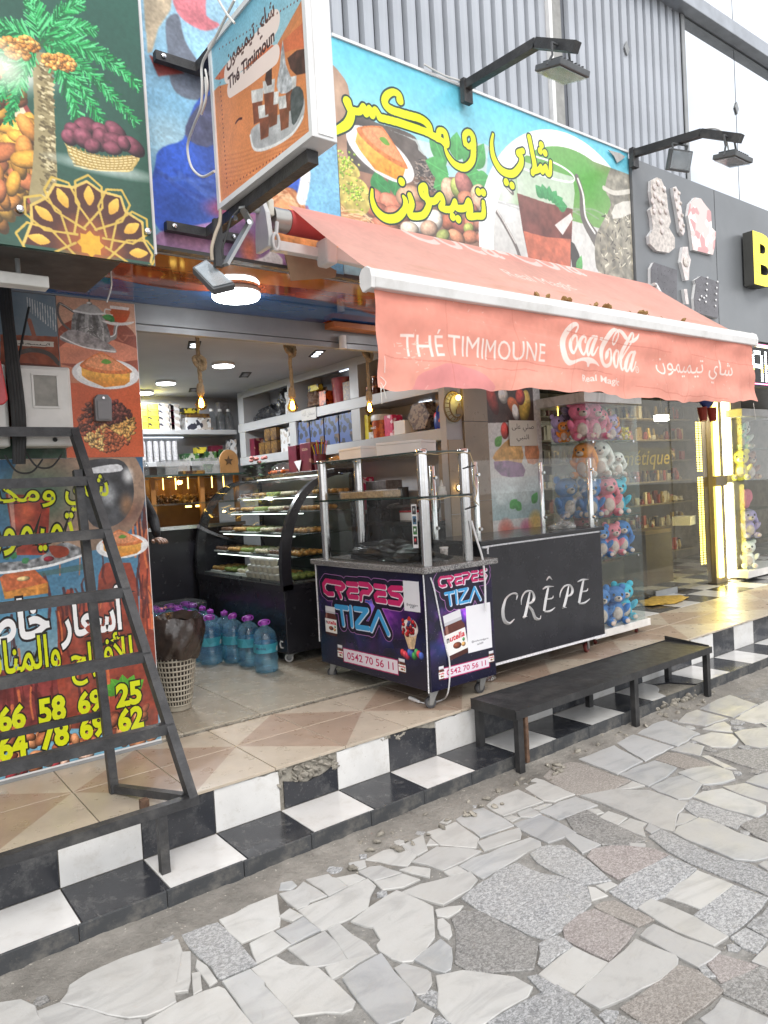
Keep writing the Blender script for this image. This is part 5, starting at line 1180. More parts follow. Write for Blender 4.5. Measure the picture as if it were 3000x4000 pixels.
mb = MB(); mb.box(XP-.010, XP-.002, 1.88, 2.553, 2.546, 2.566); mb.box(XP-.010, XP-.002, 1.88, 2.553, 3.134, 3.154); mb.box(XP-.010, XP-.002, 1.88, 1.898, 2.5665, 3.1335); mb.box(XP-.010, XP-.002, 2.535, 2.553, 2.5665, 3.1335); mb.build('frame', FR, t)
sheet('print', cp, cp.mat('tea_tray_print', rough=.3), 'x', XP-.003, t)
MB().box(XP+.015, XP+.07, 1.882, 1.8845, 2.56, 3.14).build('end_panel', M('light_box_acrylic', (.72, .72, .71), .3), t)
def bracket(z, lab, y0):
    b = thing('sign_bracket', lab, 'bracket', (XP+.05, YS-.02, z), group='iron brackets of the projecting sign')
    MB().bar((XP-.14, YS-.03, z), (XP+.17, YS-.03, z), .03, .035).build('wall_bar', BLK, b); MB().bar((XP+.04, YS-.045, z), (XP+.04, y0, z), .04, .04).build('arm', BLK, b)
    for x in (XP-.11, XP+.14): MB().lathe([(.009, 0), (.009, -.006), (.004, -.008)], (x, YS-.046, z), 8, 'y').build('bolt', STEEL, b)
bracket(3.15-.0+.02, 'upper black iron bracket holding the projecting light box', 2.50); bracket(2.525, 'lower black iron bracket under the projecting light box', 1.96)
# cables round the brackets
GREYC = M('white_cable', (.60, .59, .57), .5)
MB().tube(spline([tuple(on('Z1', x, y, 'x', 1.20)) for x, y in ((1520, 0), (1440, 160), (1370, 300), (1310, 420), (1310, 560), (1300, 700), (1250, 830), (1215, 950), (1240, 1080), (1310, 1145), (1390, 1110))], 6), .005, 7).build('cable', GREYC, smooth=True, label='white cable looping down behind the projecting sign', cat='cable')
MB().tube(spline([tuple(on('Z1', x, y, 'x', 1.19)) for x, y in ((1330, 450), (1345, 560), (1320, 690), (1305, 740), (1335, 640), (1330, 500))], 6), .004, 7).build('cable', GREYC, smooth=True, label='bundled white cable tied to the upper sign bracket', cat='cable')
MB().tube(spline([tuple(on('Z1', x, y, 'x', 1.17)) for x, y in ((1410, -10), (1470, 90), (1520, 150))], 6), .004, 6).build('cable', GREYC, smooth=True, label='short white wire crossing at the top beside the pink cloth print', cat='cable')
# ------------------------------------------------------------------ floodlights
GREYL = M('lamp_grey', (.10, .105, .11), .5, .3, var=.2); LENS = glass('lamp_lens', (.85, .88, .9), .12, .1, dust=.3); REFL = M('lamp_reflector', (.42, .44, .46), .35, .4, var=.2, scale=30)
def flood(lab, c, n, w, h, group='floodlights'):
    """c centre of the lens, n direction it shines"""
    t = thing('floodlight', lab, 'floodlight', tuple(c), group=group); c = Vector(c); n = Vector(n).normalized(); u = n.cross(Vector((0, 0, 1)))
    u = u.normalized() if u.length > .2 else Vector((1, 0, 0)); v = u.cross(n)
    MB().obox(c-n*.012, u*w/2, v*h/2, n*.014).build('housing', GREYL, t, bevel=.004)
    MB().obox(c+n*.0035, u*(w/2-.012), v*(h/2-.012), n*.001).build('reflector', REFL, t); MB().obox(c+n*.008, u*(w/2-.008), v*(h/2-.008), n*.001).build('lens', LENS, t)
    mb = MB()
    for k in range(7): mb.obox(c-n*.034+u*(w*.36*(k/3-1)), u*.003, v*h*.36, n*.009)
    mb.build('cooling_fins', GREYL, t)
    return t, c, n, u, v
def arm(lab, P):
    t = thing('lamp_arm', lab, 'lamp arm', P[0], group='steel lamp arms above the signs'); 
    for a, b in zip(P[:-1], P[1:]): MB().bar(a, b, .04, .045).build('tube', BLK, t)
    MB().box(P[0][0]-.03, P[0][0]+.03, P[0][1]-.02, P[0][1]+.01, P[0][2]-.09, P[0][2]+.03).build('foot', BLK, t)
arm('bent dark steel lamp arm above the yellow lettering', [(2.77, 2.74, 3.525), (2.77, 2.262, 3.50), (2.77, 2.04, 3.372)]); arm('bent dark steel lamp arm at the right end of the shop sign', [(4.25, 2.74, 3.52), (4.25, 2.28, 3.46), (4.25, 2.05, 3.335)])
def yoke(t, c, u, n, top, w):
    mb = MB()
    for s in (-1, 1): a = c+u*(s*w/2)-n*.01; mb.tube([a, a+(Vector(top)-a)*.5+u*s*.01, Vector(top)+u*(s*.06)], .006, 6)
    mb.tube([Vector(top)-u*.06, Vector(top)+u*.06], .006, 6); mb.build('yoke', GREYL, t, smooth=True)
t, c, n, u, v = flood('square LED floodlight hanging from the lamp arm above the lettering', (2.80, 2.15, 3.315), (0, .25, -1), .21, .15); yoke(t, c, u, n, (2.77, 2.13, 3.42), .21)
t, c, n, u, v = flood('LED floodlight with cooling fins at the end of the right lamp arm', (4.30, 2.13, 3.25), (0, .2, -1), .2, .14); yoke(t, c, u, n, (4.25, 2.12, 3.37), .2)
t, c, n, u, v = flood('dark flat floodlight hanging midway along the right lamp arm', (4.25, 2.42, 3.355), (-.25, -.9, -.3), .17, .12); yoke(t, c, u, n, (4.25, 2.42, 3.45), .16)
MB().tube(spline([(4.26, 2.70, 3.50), (4.27, 2.55, 3.53), (4.25, 2.42, 3.47), (4.27, 2.3, 3.49), (4.25, 2.16, 3.42), (4.28, 2.13, 3.25)], 6), .005, 6).build('cable', GREYC, smooth=True, label='white wire wound round the right lamp arm', cat='cable')
MB().tube(spline([(2.5, 2.75, 3.56), (2.62, 2.75, 3.545), (2.74, 2.75, 3.55)], 5), .005, 6).build('cable', GREYC, smooth=True, label='short white cable at the foot of the left lamp arm', cat='cable')
# the tilted floodlight hanging from the lower bracket
c0 = on('U2', 190, 825, 'y', 2.42); t = thing('floodlight', 'tilted grey floodlight hanging under the projecting sign', 'floodlight', tuple(c0), group='floodlights')
q = [on('U2', *p, 'y', yy) for p, yy in (((0, 760), 2.46), ((120, 690), 2.46), ((375, 905), 2.38), ((185, 950), 2.38))]
nn = (q[1]-q[0]).cross(q[3]-q[0]).normalized(); nn = nn if nn.y < 0 else -nn
cen = sum(q, Vector())/4
MB().prism([tuple(p) for p in q], tuple(-nn*.03)).build('housing', GREYL, t, bevel=.004); ins = [p+(cen-p)*.14+nn*.0015 for p in q]; MB().prism([tuple(p) for p in ins], tuple(nn*.001)).build('reflector', REFL, t)
ins = [p+(cen-p)*.10+nn*.005 for p in q]; MB().prism([tuple(p) for p in ins], tuple(nn*.001)).build('lens', LENS, t)
a_, b_, c_ = on('U2', 290, 740, 'y', 2.40), on('U2', 500, 370, 'y', 2.44), on('U2', 430, 240, 'y', 2.40)
MB().bar(a_, b_, .028, .012).bar(b_, c_, .024, .010).build('hinge_arm', M('zinc_plate', (.33, .34, .34), .45, .7), t); MB().bar(on('U2', 215, 350, 'y', 2.42), on('U2', 230, 760, 'y', 2.42), .03, .02).build('hanger', BLK, t)
for x, y in ((485, 375), (365, 340)): MB().lathe([(.010, 0), (.010, -.01)], tuple(on('U2', x, y, 'y', 2.395)), 8, 'y').build('bolt', STEEL, t)
MB().tube(spline([tuple(on('U2', x, y, 'y', 2.39)) for x, y in ((245, 260), (240, 370), (200, 480), (170, 600), (175, 700))], 6), .006, 7).build('cable', M('beige_cable', (.32, .27, .21), .5), smooth=True, label='beige cable hanging down beside the tilted floodlight', cat='cable')
MB().tube(spline([tuple(on('U2', x, y, 'y', 2.41)) for x, y in ((410, 260), (340, 340), (300, 480), (265, 600), (270, 690))], 6), .004, 7).build('cable', RUBBER, smooth=True, label='thin black cable curving to the tilted floodlight', cat='cable')
MB().tube(spline([(.955, 2.95, 2.44), (.957, 2.95, 2.36), (.953, 2.95, 2.32), (.93, 2.94, 2.26)], 5), .003, 6).build('cable', GREYC, smooth=True, label='stub of wire dangling from the soffit beside the green sign', cat='cable')
# cardboard tucked under the awning
P = [on('U2', *p, 'y', 2.70) for p in ((800, 640), (1000, 660), (1250, 790), (1240, 850), (860, 875))]
MB().prism([tuple(p) for p in P], (0, .006, 0)).build('cardboard', M('cardboard', (.30, .215, .14), .8, var=.15, bmp=.1), label='brown cardboard piece tucked behind the awning arm', cat='cardboard')
# ------------------------------------------------------------------ the red awning
XA0, XA1, YB, ZB = 1.60, 4.235, 2.05, 2.205      # fabric left/right, front bar
RED_ = (216, 122, 106)
cv = Cv(XA0-.035, XA1+.01, 1.836, 2.19, 700, RED_); AY = YB-.012
cv.rect(XA0-.1, XA1+.1, 1.8, 2.2, (236, 168, 152), grad=(228, 150, 134), grain=.06, gs=3)
A = lambda k, *c: pts(k, 'y', AY, *c)
for k in range(8): cv.stroke([(NR.uniform(1.6, 4.2), NR.uniform(1.85, 2.15)) for _ in range(2)], .004, (232, 160, 146), alpha=.4)
cv.poly(A('Y6', 230, 560, 260, 510, 400, 490, 540, 560, 520, 600, 240, 600), (222, 138, 150), alpha=.5, smooth=3)
WH = (242, 226, 218)
def fa(body, k, xa, ya, xb, yb, **kw):
    (x0, z1), (x1, z0) = A(k, xa, ya, xb, yb); cv.text(body, x0, z0, x1, z1, WH, **kw)
(x0, z0), (x1, _) = A('Y6', 178, 440, 345, 442); cv.text('TH\u00c9', x0, 1.951, x1, 2.049, WH); (x0, z0), (x1, _) = A('Y6', 365, 455, 755, 480); cv.text('TIMIMOUNE', x0, 1.957, x1, 2.034, WH)
C = lambda *c: [A('V1', c[i], c[i+1])[0]+(c[i+2],) for i in range(0, len(c), 3)]
SW = .0135
for P in (C(405, 290, .8, 430, 210, .9, 400, 165, 1.2, 330, 190, 1.9, 250, 290, 2.4, 195, 420, 2.6, 178, 560, 2.6, 195, 700, 2.5, 240, 780, 2.1, 310, 795, 1.3, 400, 765, .9),
          C(370, 780, .8, 440, 755, 1., 520, 750, 1.4, 590, 765, 2.2, 660, 780, 1.7, 720, 820, 1., 765, 868, .35), C(560, 780, 1., 590, 830, 1.6, 592, 850, .5),
          C(430, 370, .8, 390, 350, 1., 330, 440, 1.5, 305, 560, 1.6, 320, 635, 1.2, 360, 610, .8, 420, 500, .8, 430, 400, .8), C(420, 440, .6, 440, 470, .6, 480, 430, .5),
          C(570, 450, 1., 580, 390, .8, 545, 355, 1., 490, 420, 1.5, 455, 530, 1.7, 460, 630, 1.5, 490, 665, 1., 540, 620, .7, 570, 560, .5),
          C(735, 385, .8, 690, 370, 1., 640, 430, 1.3, 590, 560, 1.5, 580, 660, 1.3, 610, 665, .8, 660, 560, .7), C(735, 385, 1.4, 700, 490, 1.5, 660, 610, 1.5, 660, 675, 1.2, 700, 660, .7, 770, 540, .5),
          C(890, 735, .5, 905, 660, .9, 930, 600, .8, 965, 560, .8, 990, 600, 1., 985, 700, 1., 945, 810, 1.1, 880, 845, 1.4, 830, 790, 2., 820, 660, 2.3, 850, 510, 2.3, 920, 350, 2.1, 990, 265, 1.6, 1050, 250, 1., 1085, 290, .8, 1070, 400, .8, 1030, 485, .7, 1000, 460, .7, 1000, 380, .7, 1040, 300, .8, 1100, 262, 1.2, 1160, 300, 1.7, 1210, 360, 1.7, 1240, 385, .8),
          C(905, 700, 1., 925, 640, 1.8, 940, 600, 1.2),
          C(1130, 590, .8, 1090, 580, 1., 1040, 680, 1.4, 1015, 790, 1.5, 1025, 860, 1.1, 1065, 830, .8, 1120, 700, .8, 1130, 610, .8), C(1120, 680, .6, 1150, 700, .6, 1180, 650, .5),
          C(1290, 480, .6, 1340, 340, .8, 1335, 295, .8, 1290, 330, 1.1, 1230, 450, 1.6, 1180, 590, 1.6, 1150, 740, 1.5, 1140, 850, 1.3, 1160, 880, .9, 1200, 830, .6), C(1290, 470, .6, 1230, 590, .6, 1180, 690, .6), C(1275, 440, .6, 1330, 425, 1.3, 1390, 380, 1., 1435, 310, .35),
          C(1360, 610, .8, 1310, 605, 1., 1260, 680, 1.3, 1215, 800, 1.5, 1210, 880, 1.2, 1240, 885, .8, 1290, 780, .7), C(1360, 610, 1.4, 1330, 720, 1.5, 1290, 840, 1.4, 1300, 900, 1., 1340, 860, .6, 1380, 760, .5)):
    cv.stroke(P, SW, WH)
cv.poly(A('V1', 790, 380, 840, 378, 832, 435, 785, 425), WH); q = A('V1', 1387, 888)[0]; cv.stroke([(q[0]+.011*math.cos(a), q[1]+.015*math.sin(a)) for a in np.linspace(0, 6.2, 14)], .003, WH, closed=True); cv.text('R', q[0]-.004, q[1]-.006, q[0]+.004, q[1]+.006, WH)
(x0, _), (x1, _) = A('V1', 495, 1150, 1130, 1190); cv.text('Real Magic', x0, 1.876, x1, 1.916, WH, bold=.012)
(x0, _), (x1, _) = A('V4', 195, 1500, 1165, 1600); cv.text('\uFEB7\uFE8E\uFEF1 \uFE97\uFEF4\uFEE4\uFEF4\uFEE4\uFEEE\uFEE5'[::-1], x0, 1.935, x1, 2.06, WH)
for k in range(60): x, z = NR.uniform(1.6, 4.2), NR.uniform(1.83, 2.17); cv.stroke([(x, z), (x+NR.uniform(-.01, .01), z+NR.uniform(-.012, .012))], .0025, (240, 206, 190), smooth=0, alpha=.7)
for k in range(24): x, z = 1.67+NR.uniform(0, .12), 1.96+NR.uniform(-.05, .08); cv.stroke([(x, z), (x+NR.uniform(-.02, .02), z+NR.uniform(-.004, .004))], .003, (236, 196, 180), smooth=0)
for k in range(40): cv.blob(NR.uniform(1.6, 4.2), NR.uniform(1.83, 2.2), NR.uniform(.02, .22), NR.uniform(.01, .05), ((208, 126, 110), (240, 190, 176), (206, 150, 130))[k % 3], .13)
for k in range(9): x = 1.6+k*.33+NR.uniform(-.1, .1); cv.stroke([(x, 2.19), (x+NR.uniform(-.03, .06), 2.0), (x+NR.uniform(-.05, .1), 1.84)], .003, (196, 108, 96), alpha=.35)
for k in range(5): z = NR.uniform(1.86, 2.12); cv.stroke([(1.6+k*.5, z), (1.9+k*.5, z-.02), (2.4+k*.5, z-.035)], .004, (196, 110, 98), alpha=.4)
cv.soft(1, .0, .02, 3)
aw = thing('awning', 'faded red drink-brand awning with white lettering and hanging valance', 'awning', (2.9, 2.4, 2.2))
vm = cv.mat('awning_valance_print', rough=.75, spec=.2, bmp=.07, trans=.25)
def val(u, v):
    x = cv.x0+(cv.x1-cv.x0)*u; z = cv.z0+(cv.z1-cv.z0)*v; d = 1-v
    y = AY+d*(.010*math.sin(x*9)+.006*math.sin(x*23+1)+.004*math.sin(x*51))-.010*d+.005*math.sin(x*4.1+z*38)+.003*math.sin(x*17-z*30)
    z2 = z+(1-v)*(.012*(u-.5)+.011*math.sin(x*3.1)+.006*math.sin(x*14.)+.003*math.sin(x*41))
    x2 = x+d*(.012 if u > .98 else 0)+d*.02*(u-.5)
    return (x2, y, z2)
MB().grid(val, 130, 22).build('valance', vm, aw, smooth='all', fix=False)
# top cloth
ct = Cv(XA0, XA1, 0., .72, 420, (226, 140, 126)); ct.rect(1., 5., 0., .8, (244, 194, 182), grad=(242, 186, 174), grain=.06, gs=3)
ct.text('Real Magic', 2.60, .30, 3.10, .42, (252, 232, 226)); ct.text('Coca-Cola', 2.2, .60, 3.5, .92, (252, 234, 228), bold=.01); ct.soft(1, 0, .02, 3)
for k in range(30): ct.blob(NR.uniform(1.6, 4.2), NR.uniform(0, .3), NR.uniform(.05, .3), NR.uniform(.02, .06), (206, 160, 130), .16)
ct.blob(4.1, .03, .3, .09, (200, 160, 110), .4)
for k in range(26): ct.ball(*((2.95+NR.uniform(-.2, .9), NR.uniform(.02, .12))), .012, .006, (170, 120, 60), ang=NR.rand())
YR, ZR = 2.655, 2.598
def top(u, v):
    x = XA0+.012+(XA1-XA0-.02)*u; s = .010*math.sin(math.pi*v)
    return (x, YB+.03+(YR+.005-YB-.03)*v, ZB+.022+(ZR+.074-ZB-.022)*v-s+.004*math.sin(x*8)*math.sin(math.pi*v))
MB().grid(top, 60, 14).build('canopy', ct.mat('awning_top_print', rough=.75, spec=.2, bmp=.06, trans=.5), aw, smooth='all', fix=False)
# scraps lying on it
mb = MB(); rr = random.Random(3)
SCR = M('dry_leaf', (.30, .19, .07), .8)
for x, y in ((720, 160), (765, 178), (830, 185), (850, 190), (960, 215), (1000, 190), (1015, 210), (1140, 240), (1160, 250), (1315, 295)):
    p = on('Y6', x, y, 'y', 2.14); lump(mb, (p.x, 2.14, 2.282), .016, x)
mb.build('dry_leaves', SCR, kind='stuff')
AWW = M('awning_white', (.62, .61, .60), .4, var=.06, dirt=(.35, .33, .30), dscale=6, damt=.45)
# front bar: rounded section extruded along x
sec = [(.02, -.045), (.034, -.02), (.034, .012), (.02, .03), (-.006, .034), (-.026, .022), (-.034, -.005), (-.03, -.04)]
MB().prism([(XA0-.045, YB+a, ZB+b) for a, b in sec], (XA1-XA0+.075, 0, 0)).build('front_bar', AWW, aw, bevel=.004)
for x in (XA0-.063, XA1+.031): MB().prism([(x, YB+a*1.08, ZB+b*1.08) for a, b in sec], (.017, 0, 0)).build('end_cap', M('cap_white', (.66, .65, .64), .35), aw, bevel=.003)
MB().lathe([(.050, 0), (.050, .12), (.050, XA1-XA0)], (XA0, YR, ZR), 20, 'x').build('roller', M('awning_cloth_roll', (.45, .06, .06), .7), aw, smooth=True)
MB().lathe([(.048, -.075), (.048, -.002)], (XA0, YR, ZR), 20, 'x').build('roller_tube', M('roller_galv', (.42, .41, .38), .35, .7), aw, smooth=True)
# support bar and brackets
MB().box(XA0-.10, XA1+.06, 2.60, 2.64, 2.455, 2.495).build('support_bar', AWW, aw, bevel=.003)
for x in (XA0-.13, XA1+.04):
    p = MB().prism([(x, 2.59, 2.46), (x, 2.70, 2.46), (x, 2.70, 2.50), (x, 2.675, 2.68), (x, 2.64, 2.68), (x, 2.60, 2.60), (x, 2.585, 2.50)], (.022, 0, 0)).build('bracket', AWW, aw, bevel=.003)
    for dy, dz in ((2.66, 2.655), (2.635, 2.665), (2.655, 2.62), (2.68, 2.63)): MB().lathe([(.011, -.022), (.011, 0)], (x, dy, dz), 8, 'x').build('stud', M('stud_white', (.55, .55, .54), .35), p, smooth=True)
MB().box(XA0-.105, XA0-.078, 2.615, 2.69, 2.595, 2.665).build('gear_box', M('gear_box_cream', (.62, .59, .50), .4), aw, bevel=.006)
# crank eye
e = on('U2', 725, 540, 'y', 2.58); MB().tube([on('U2', 735, 370, 'y', 2.58), on('U2', 728, 470, 'y', 2.58)], .008).build('crank_rod', AWW, aw, smooth=True)
MB().tube([tuple(e+Vector((.014*math.cos(a), 0, .033*math.sin(a)))) for a in np.linspace(0, 6.283, 15)], .007, 8, cap=False).build('crank_eye', AWW, aw, smooth=True)
# folding arms
def farm(x, d):
    el = Vector((x+d*.52, 2.36, 2.36)); sh = Vector((x, 2.58, 2.47)); en = Vector((x+d*.06, YB+.04, ZB))
    MB().obox(sh, (.028, 0, 0), (0, .045, 0), (0, 0, .055)).build('shoulder', AWW, aw, bevel=.014)
    MB().bar(sh, el, .04, .055).build('upper_arm', AWW, aw, bevel=.006); MB().lathe([(.032, -.045), (.032, .045)], tuple(el), 14).build('elbow', AWW, aw, smooth=True)
    MB().bar(el+Vector((0, -.03, -.01)), en, .032, .045).build('forearm', AWW, aw, bevel=.005)
farm(XA0+.14, 1); farm(XA1-.12, -1)
# frayed threads at the valance edge
mb = MB()
for k in range(6):
    x0 = XA0-.03 if k < 4 else XA1+.01; z0 = (1.86, 1.84, 1.83, 1.95, 2.14, 1.84)[k]
    mb.tube(spline([(x0, AY, z0), (x0-.012*(k % 3)+.02, AY-.004, z0-.02), (x0+.02*(k % 2), AY, z0-.045-.01*k)], 5), .0012, 5)
mb.build('frayed_threads', M('thread_white', (.7, .66, .6), .8), aw)
# ------------------------------------------------------------------ crepe cart with printed sides
CX0, CX1, CY0, CY1, CZ0, CZ1 = 2.492, 2.985, 2.942, 4.02, .372, 1.008
WHEELR = M('caster_rubber', (.05, .05, .055), .6); ZINC = M('caster_zinc', (.28, .28, .275), .45, .7)
def caster(parent, x, y, z1, r_=.032, ang=.4, wm=None, z0=ZP):
    """swivel caster: fork and wheel; z1 underside it is bolted to"""
    d = Vector((math.cos(ang), math.sin(ang), 0)); n = Vector((-d.y, d.x, 0)); c = Vector((x, y, z0+r_))+d*.018
    t = MB()
    for i in range(24): pass
    rim = []; m_ = MB()
    prof = [(r_*.6, -.011), (r_*.9, -.011), (r_, -.006), (r_, .006), (r_*.9, .011), (r_*.6, .011)]
    vs = []; N = 18
    for rr_, h in prof:
        for j in range(N): a = 2*math.pi*j/N; vs.append(c+d*rr_*math.cos(a)+Vector((0, 0, 1))*rr_*math.sin(a)+n*h)
    fs = [(i*N+j, i*N+(j+1) % N, (i+1)*N+(j+1) % N, (i+1)*N+j) for i in range(5) for j in range(N)]
    w_ = m_.add(vs, fs).build('wheel', wm or WHEELR, parent, smooth=True)
    mb = MB(); vs = [c+d*r_*.62*math.cos(2*math.pi*j/N)+Vector((0, 0, 1))*r_*.62*math.sin(2*math.pi*j/N)+n*h for h in (-.008, .008) for j in range(N)]
    mb.add(vs, [tuple(range(N)), tuple(range(N, 2*N))]+[(j, (j+1) % N, N+(j+1) % N, N+j) for j in range(N)]).build('hub', M('caster_hub', (.16, .16, .16), .5), w_)
    f = MB()
    for s in (-1, 1):
        b_ = c+n*s*.0165; tp = Vector((x, y, z1))+n*s*.0165
        f.prism([b_-d*.009-Vector((0, 0, .01)), b_+d*.009-Vector((0, 0, .01)), tp+d*.022, tp-d*.028], tuple(n*s*.003))
    f.box(x-.03, x+.03, y-.03, y+.03, z1-.006, z1-.001); f.build('fork', ZINC, parent)
cart = thing('crepe_cart', 'dark purple crepe cart with granite top and steel posts', 'cart', (2.74, 3.48, ZP))
NAVY = M('cart_navy', (.018, .017, .036), .3, var=.3, scale=4, spec=.5)
B(CX0, CX1, CY0, CY1, CZ0, CZ1).build('body', NAVY, cart, bevel=.003)
def granite_top():
    e = .03; mb = MB(); P = [(CX0-e, CY0-e), (CX1+e, CY0-e), (CX1+e, CY1+e), (CX0-e, CY1+e)]
    mb.prism([(x, y, CZ1) for x, y in P], (0, 0, .032)); return mb
GRT = m_granite('cart_granite', (.03, .03, .032), (.14, .14, .14), (.42, .41, .40), 130, .25)
granite_top().build('worktop', GRT, cart, bevel=.006)
# prints. left side (seen along -x), right side (seen along -y)
L3 = lambda *c: pts('V3', 'x', CX0, *c)
cl_ = Cv(-CY1+.004, -CY0-.004, CZ0+.004, CZ1-.004, 1000, (22, 20, 44))
def space(cv, seed):
    h, w = cv.a.shape[:2]; n1 = vnoise(h, w, 4, seed, 5); n2 = vnoise(h, w, 3, seed+5, 5); n3 = vnoise(h, w, 6, seed+9, 5)
    zz, xx = np.mgrid[0:h, 0:w]; band = np.exp(-(((zz/h-.55-.15*(xx/w-.5))/.28)**2)-(((xx/w-.5)/.42)**2))
    f = np.clip((n1-.42)*4, 0, 1)*band; g = np.clip((n2-.45)*4, 0, 1)*band
    cv.a[:] = np.array((20, 18, 42))/255.+f[..., None]*np.array((100, 26, 120))/255.+g[..., None]*np.array((20, 70, 150))/255.+(np.clip((n3-.6)*6, 0, 1)*band)[..., None]*np.array((110, 50, 80))/255.
    r_ = np.random.RandomState(seed); 
    for k in range(160): j, i = r_.randint(h), r_.randint(w); cv.a[j:j+2, i:i+2] = r_.uniform(.3, .8)
space(cl_, 3)
SEGP = [(325, 240, 245, 225, 212, 275, 225, 355, 270, 395, 335, 397), (335, 240, 440, 258, 482, 298, 445, 335, 378, 318), (392, 335, 436, 435), (520, 262, 645, 275), (648, 352, 552, 345, 528, 390, 545, 432, 652, 443),
        (682, 266, 790, 280, 832, 326, 792, 382, 722, 370, 700, 400, 695, 467), (880, 292, 1005, 310), (1008, 396, 912, 386, 884, 425, 900, 476, 1012, 492), (1222, 326, 1095, 320, 1062, 352, 1092, 396, 1190, 420, 1222, 462, 1190, 522, 1062, 502)]
SEGB = [(372, 558, 520, 580), (440, 580, 470, 790), (560, 570, 582, 805), (615, 585, 775, 606, 638, 782, 640, 822, 795, 846), (830, 862, 925, 632, 1050, 912)]
def logo(cv, F, w):
    for ex, c in ((.062, (190, 130, 190)), (.056, (26, 18, 44))):
        for sg_ in SEGP+SEGB: cv.stroke(F(*sg_), w+ex, c, smooth=0)
    for ss, ww, c, dx in ((SEGP, w+.006, (228, 214, 226), .005), (SEGP, w, (200, 40, 104), 0), (SEGB, w+.006, (206, 222, 240), .005), (SEGB, w, (66, 158, 214), 0)):
        for sg_ in ss: cv.stroke([(p[0]+dx, p[1]-dx*.6) for p in F(*sg_)], ww, c, smooth=0)
logo(cl_, L3, .030)
def phone(cv, x0, x1, z0, z1, rise):
    sk = lambda x, z: (x, z+rise*(x-x0))
    P = [sk(x0, z0), sk(x1, z0), sk(x1, z1), sk(x0, z1)]; e = .006; cv.poly([(p[0], p[1]) for p in [sk(x0-e, z0-e), sk(x1+e, z0-e), sk(x1+e, z1+e), sk(x0-e, z1+e)]], (170, 30, 90)); cv.poly(P, (228, 218, 228))
    cv.text('0542 70 56 11', x0+.07*(x1-x0), z0+.22*(z1-z0)+rise*.07*(x1-x0), x1-.07*(x1-x0), z1-.2*(z1-z0)+rise*.07*(x1-x0), (186, 30, 90), bold=.012, rise=rise)
a, b = L3(470, 1190)[0], L3(1185, 1350)[0]
(pa, pb_), (pc, pd) = L3(472, 1105, 472, 1265); (qa, qb), = L3(1180, 1440)
phone(cl_, pa, qa, pd, pb_, (qb-pd)/(qa-pa))
(ja, jb), (jc, jd) = L3(222, 560, 400, 985); p_jar(cl_, (ja+jc)/2, (jb+jd)/2+.012, (jc-ja)*.95, abs(jb-jd)*.98)
(ja, jb), (jc, jd) = L3(388, 1045, 472, 1245); p_jar(cl_, (ja+jc)/2, (jb+jd)/2, (jc-ja)*.95, abs(jb-jd))
(ja, jb), (jc, jd) = L3(1175, 1220, 1285, 1435); p_jar(cl_, (ja+jc)/2, (jb+jd)/2, (jc-ja)*.95, abs(jb-jd))
# cornet with cream and berries
cl_.poly(L3(1245, 880, 1430, 880, 1390, 1110, 1320, 1115), (206, 176, 140), grain=.25, gs=60); cl_.poly(L3(1225, 830, 1260, 740, 1370, 730, 1435, 830, 1420, 930, 1330, 950, 1250, 900), (220, 206, 200), smooth=3, grain=.2)
for k in range(26):
    x, y = NR.uniform(1240, 1425), NR.uniform(740, 930); cl_.ball(*L3(x, y)[0], .012, .014, ((176, 36, 40), (150, 26, 36), (120, 30, 40), (60, 70, 120))[k % 4], ang=NR.rand()*3)
cl_.poly(L3(1295, 740, 1320, 685, 1350, 740), (196, 50, 46), smooth=3)
for k, c in enumerate(((190, 50, 60), (200, 70, 80), (180, 40, 70), (60, 90, 170), (50, 76, 150), (60, 140, 70), (70, 150, 90), (200, 60, 70), (70, 96, 180))): cl_.ball(*L3(1240+30*k, 1160+(k % 3)*22)[0], .022, .022, c)
cl_.poly(L3(1240, 222, 1445, 240, 1470, 640, 1262, 612), (226, 226, 232)); 
(x0, z0), (x1, z1) = L3(1290, 545, 1435, 560); cl_.text('@mohamedgarm', x0, z0-.004, x1, z0+.014, (30, 30, 40)); (x0, z0), (x1, z1) = L3(1335, 580, 1390, 582); cl_.text('ach09', x0, z0, x1, z0+.014, (30, 30, 40))
sheet('side_print', cl_, cl_.mat('cart_left_print', rough=.25, spec=.5), 'x', CX0-.0015, cart)
# street side
cr2 = Cv(CX0+.004, CX1-.004, CZ0+.004, CZ1-.004, 1100, (22, 20, 44)); space(cr2, 31)
R2 = lambda *c: pts('Y2', 'y', CY0, *c)
(ua, va), (ub, vb) = R2(1075, 1215, 1445, 1150); (ta, sa), (tb, sb) = R2(1130, 1310, 1390, 1270)
lp = [p for s_ in SEGP for p in L3(*s_)]; lx0, lx1 = min(p[0] for p in lp), max(p[0] for p in lp); lz0, lz1 = min(p[1] for p in lp), max(p[1] for p in lp)
zt, zb = R2(1250, 1135)[0][1], R2(1250, 1215)[0][1]
ztt, zbb = R2(1260, 1255)[0][1], R2(1260, 1355)[0][1]
lb = [p for s_ in SEGB for p in L3(*s_)]; bx0, bx1 = min(p[0] for p in lb), max(p[0] for p in lb); bz0, bz1 = min(p[1] for p in lb), max(p[1] for p in lb)
def FR2(*c):
    o = []
    for p in L3(*c):
        if c in SEGP: o.append((ua+.008+(ub-ua-.016)*(p[0]-lx0)/(lx1-lx0), zb+(zt-zb)*(p[1]-lz0)/(lz1-lz0)))
        else: o.append((ta+(tb-ta)*(p[0]-bx0)/(bx1-bx0), zbb+(ztt-zbb)*(p[1]-bz0)/(bz1-bz0)))
    return o
logo(cr2, FR2, .0135)
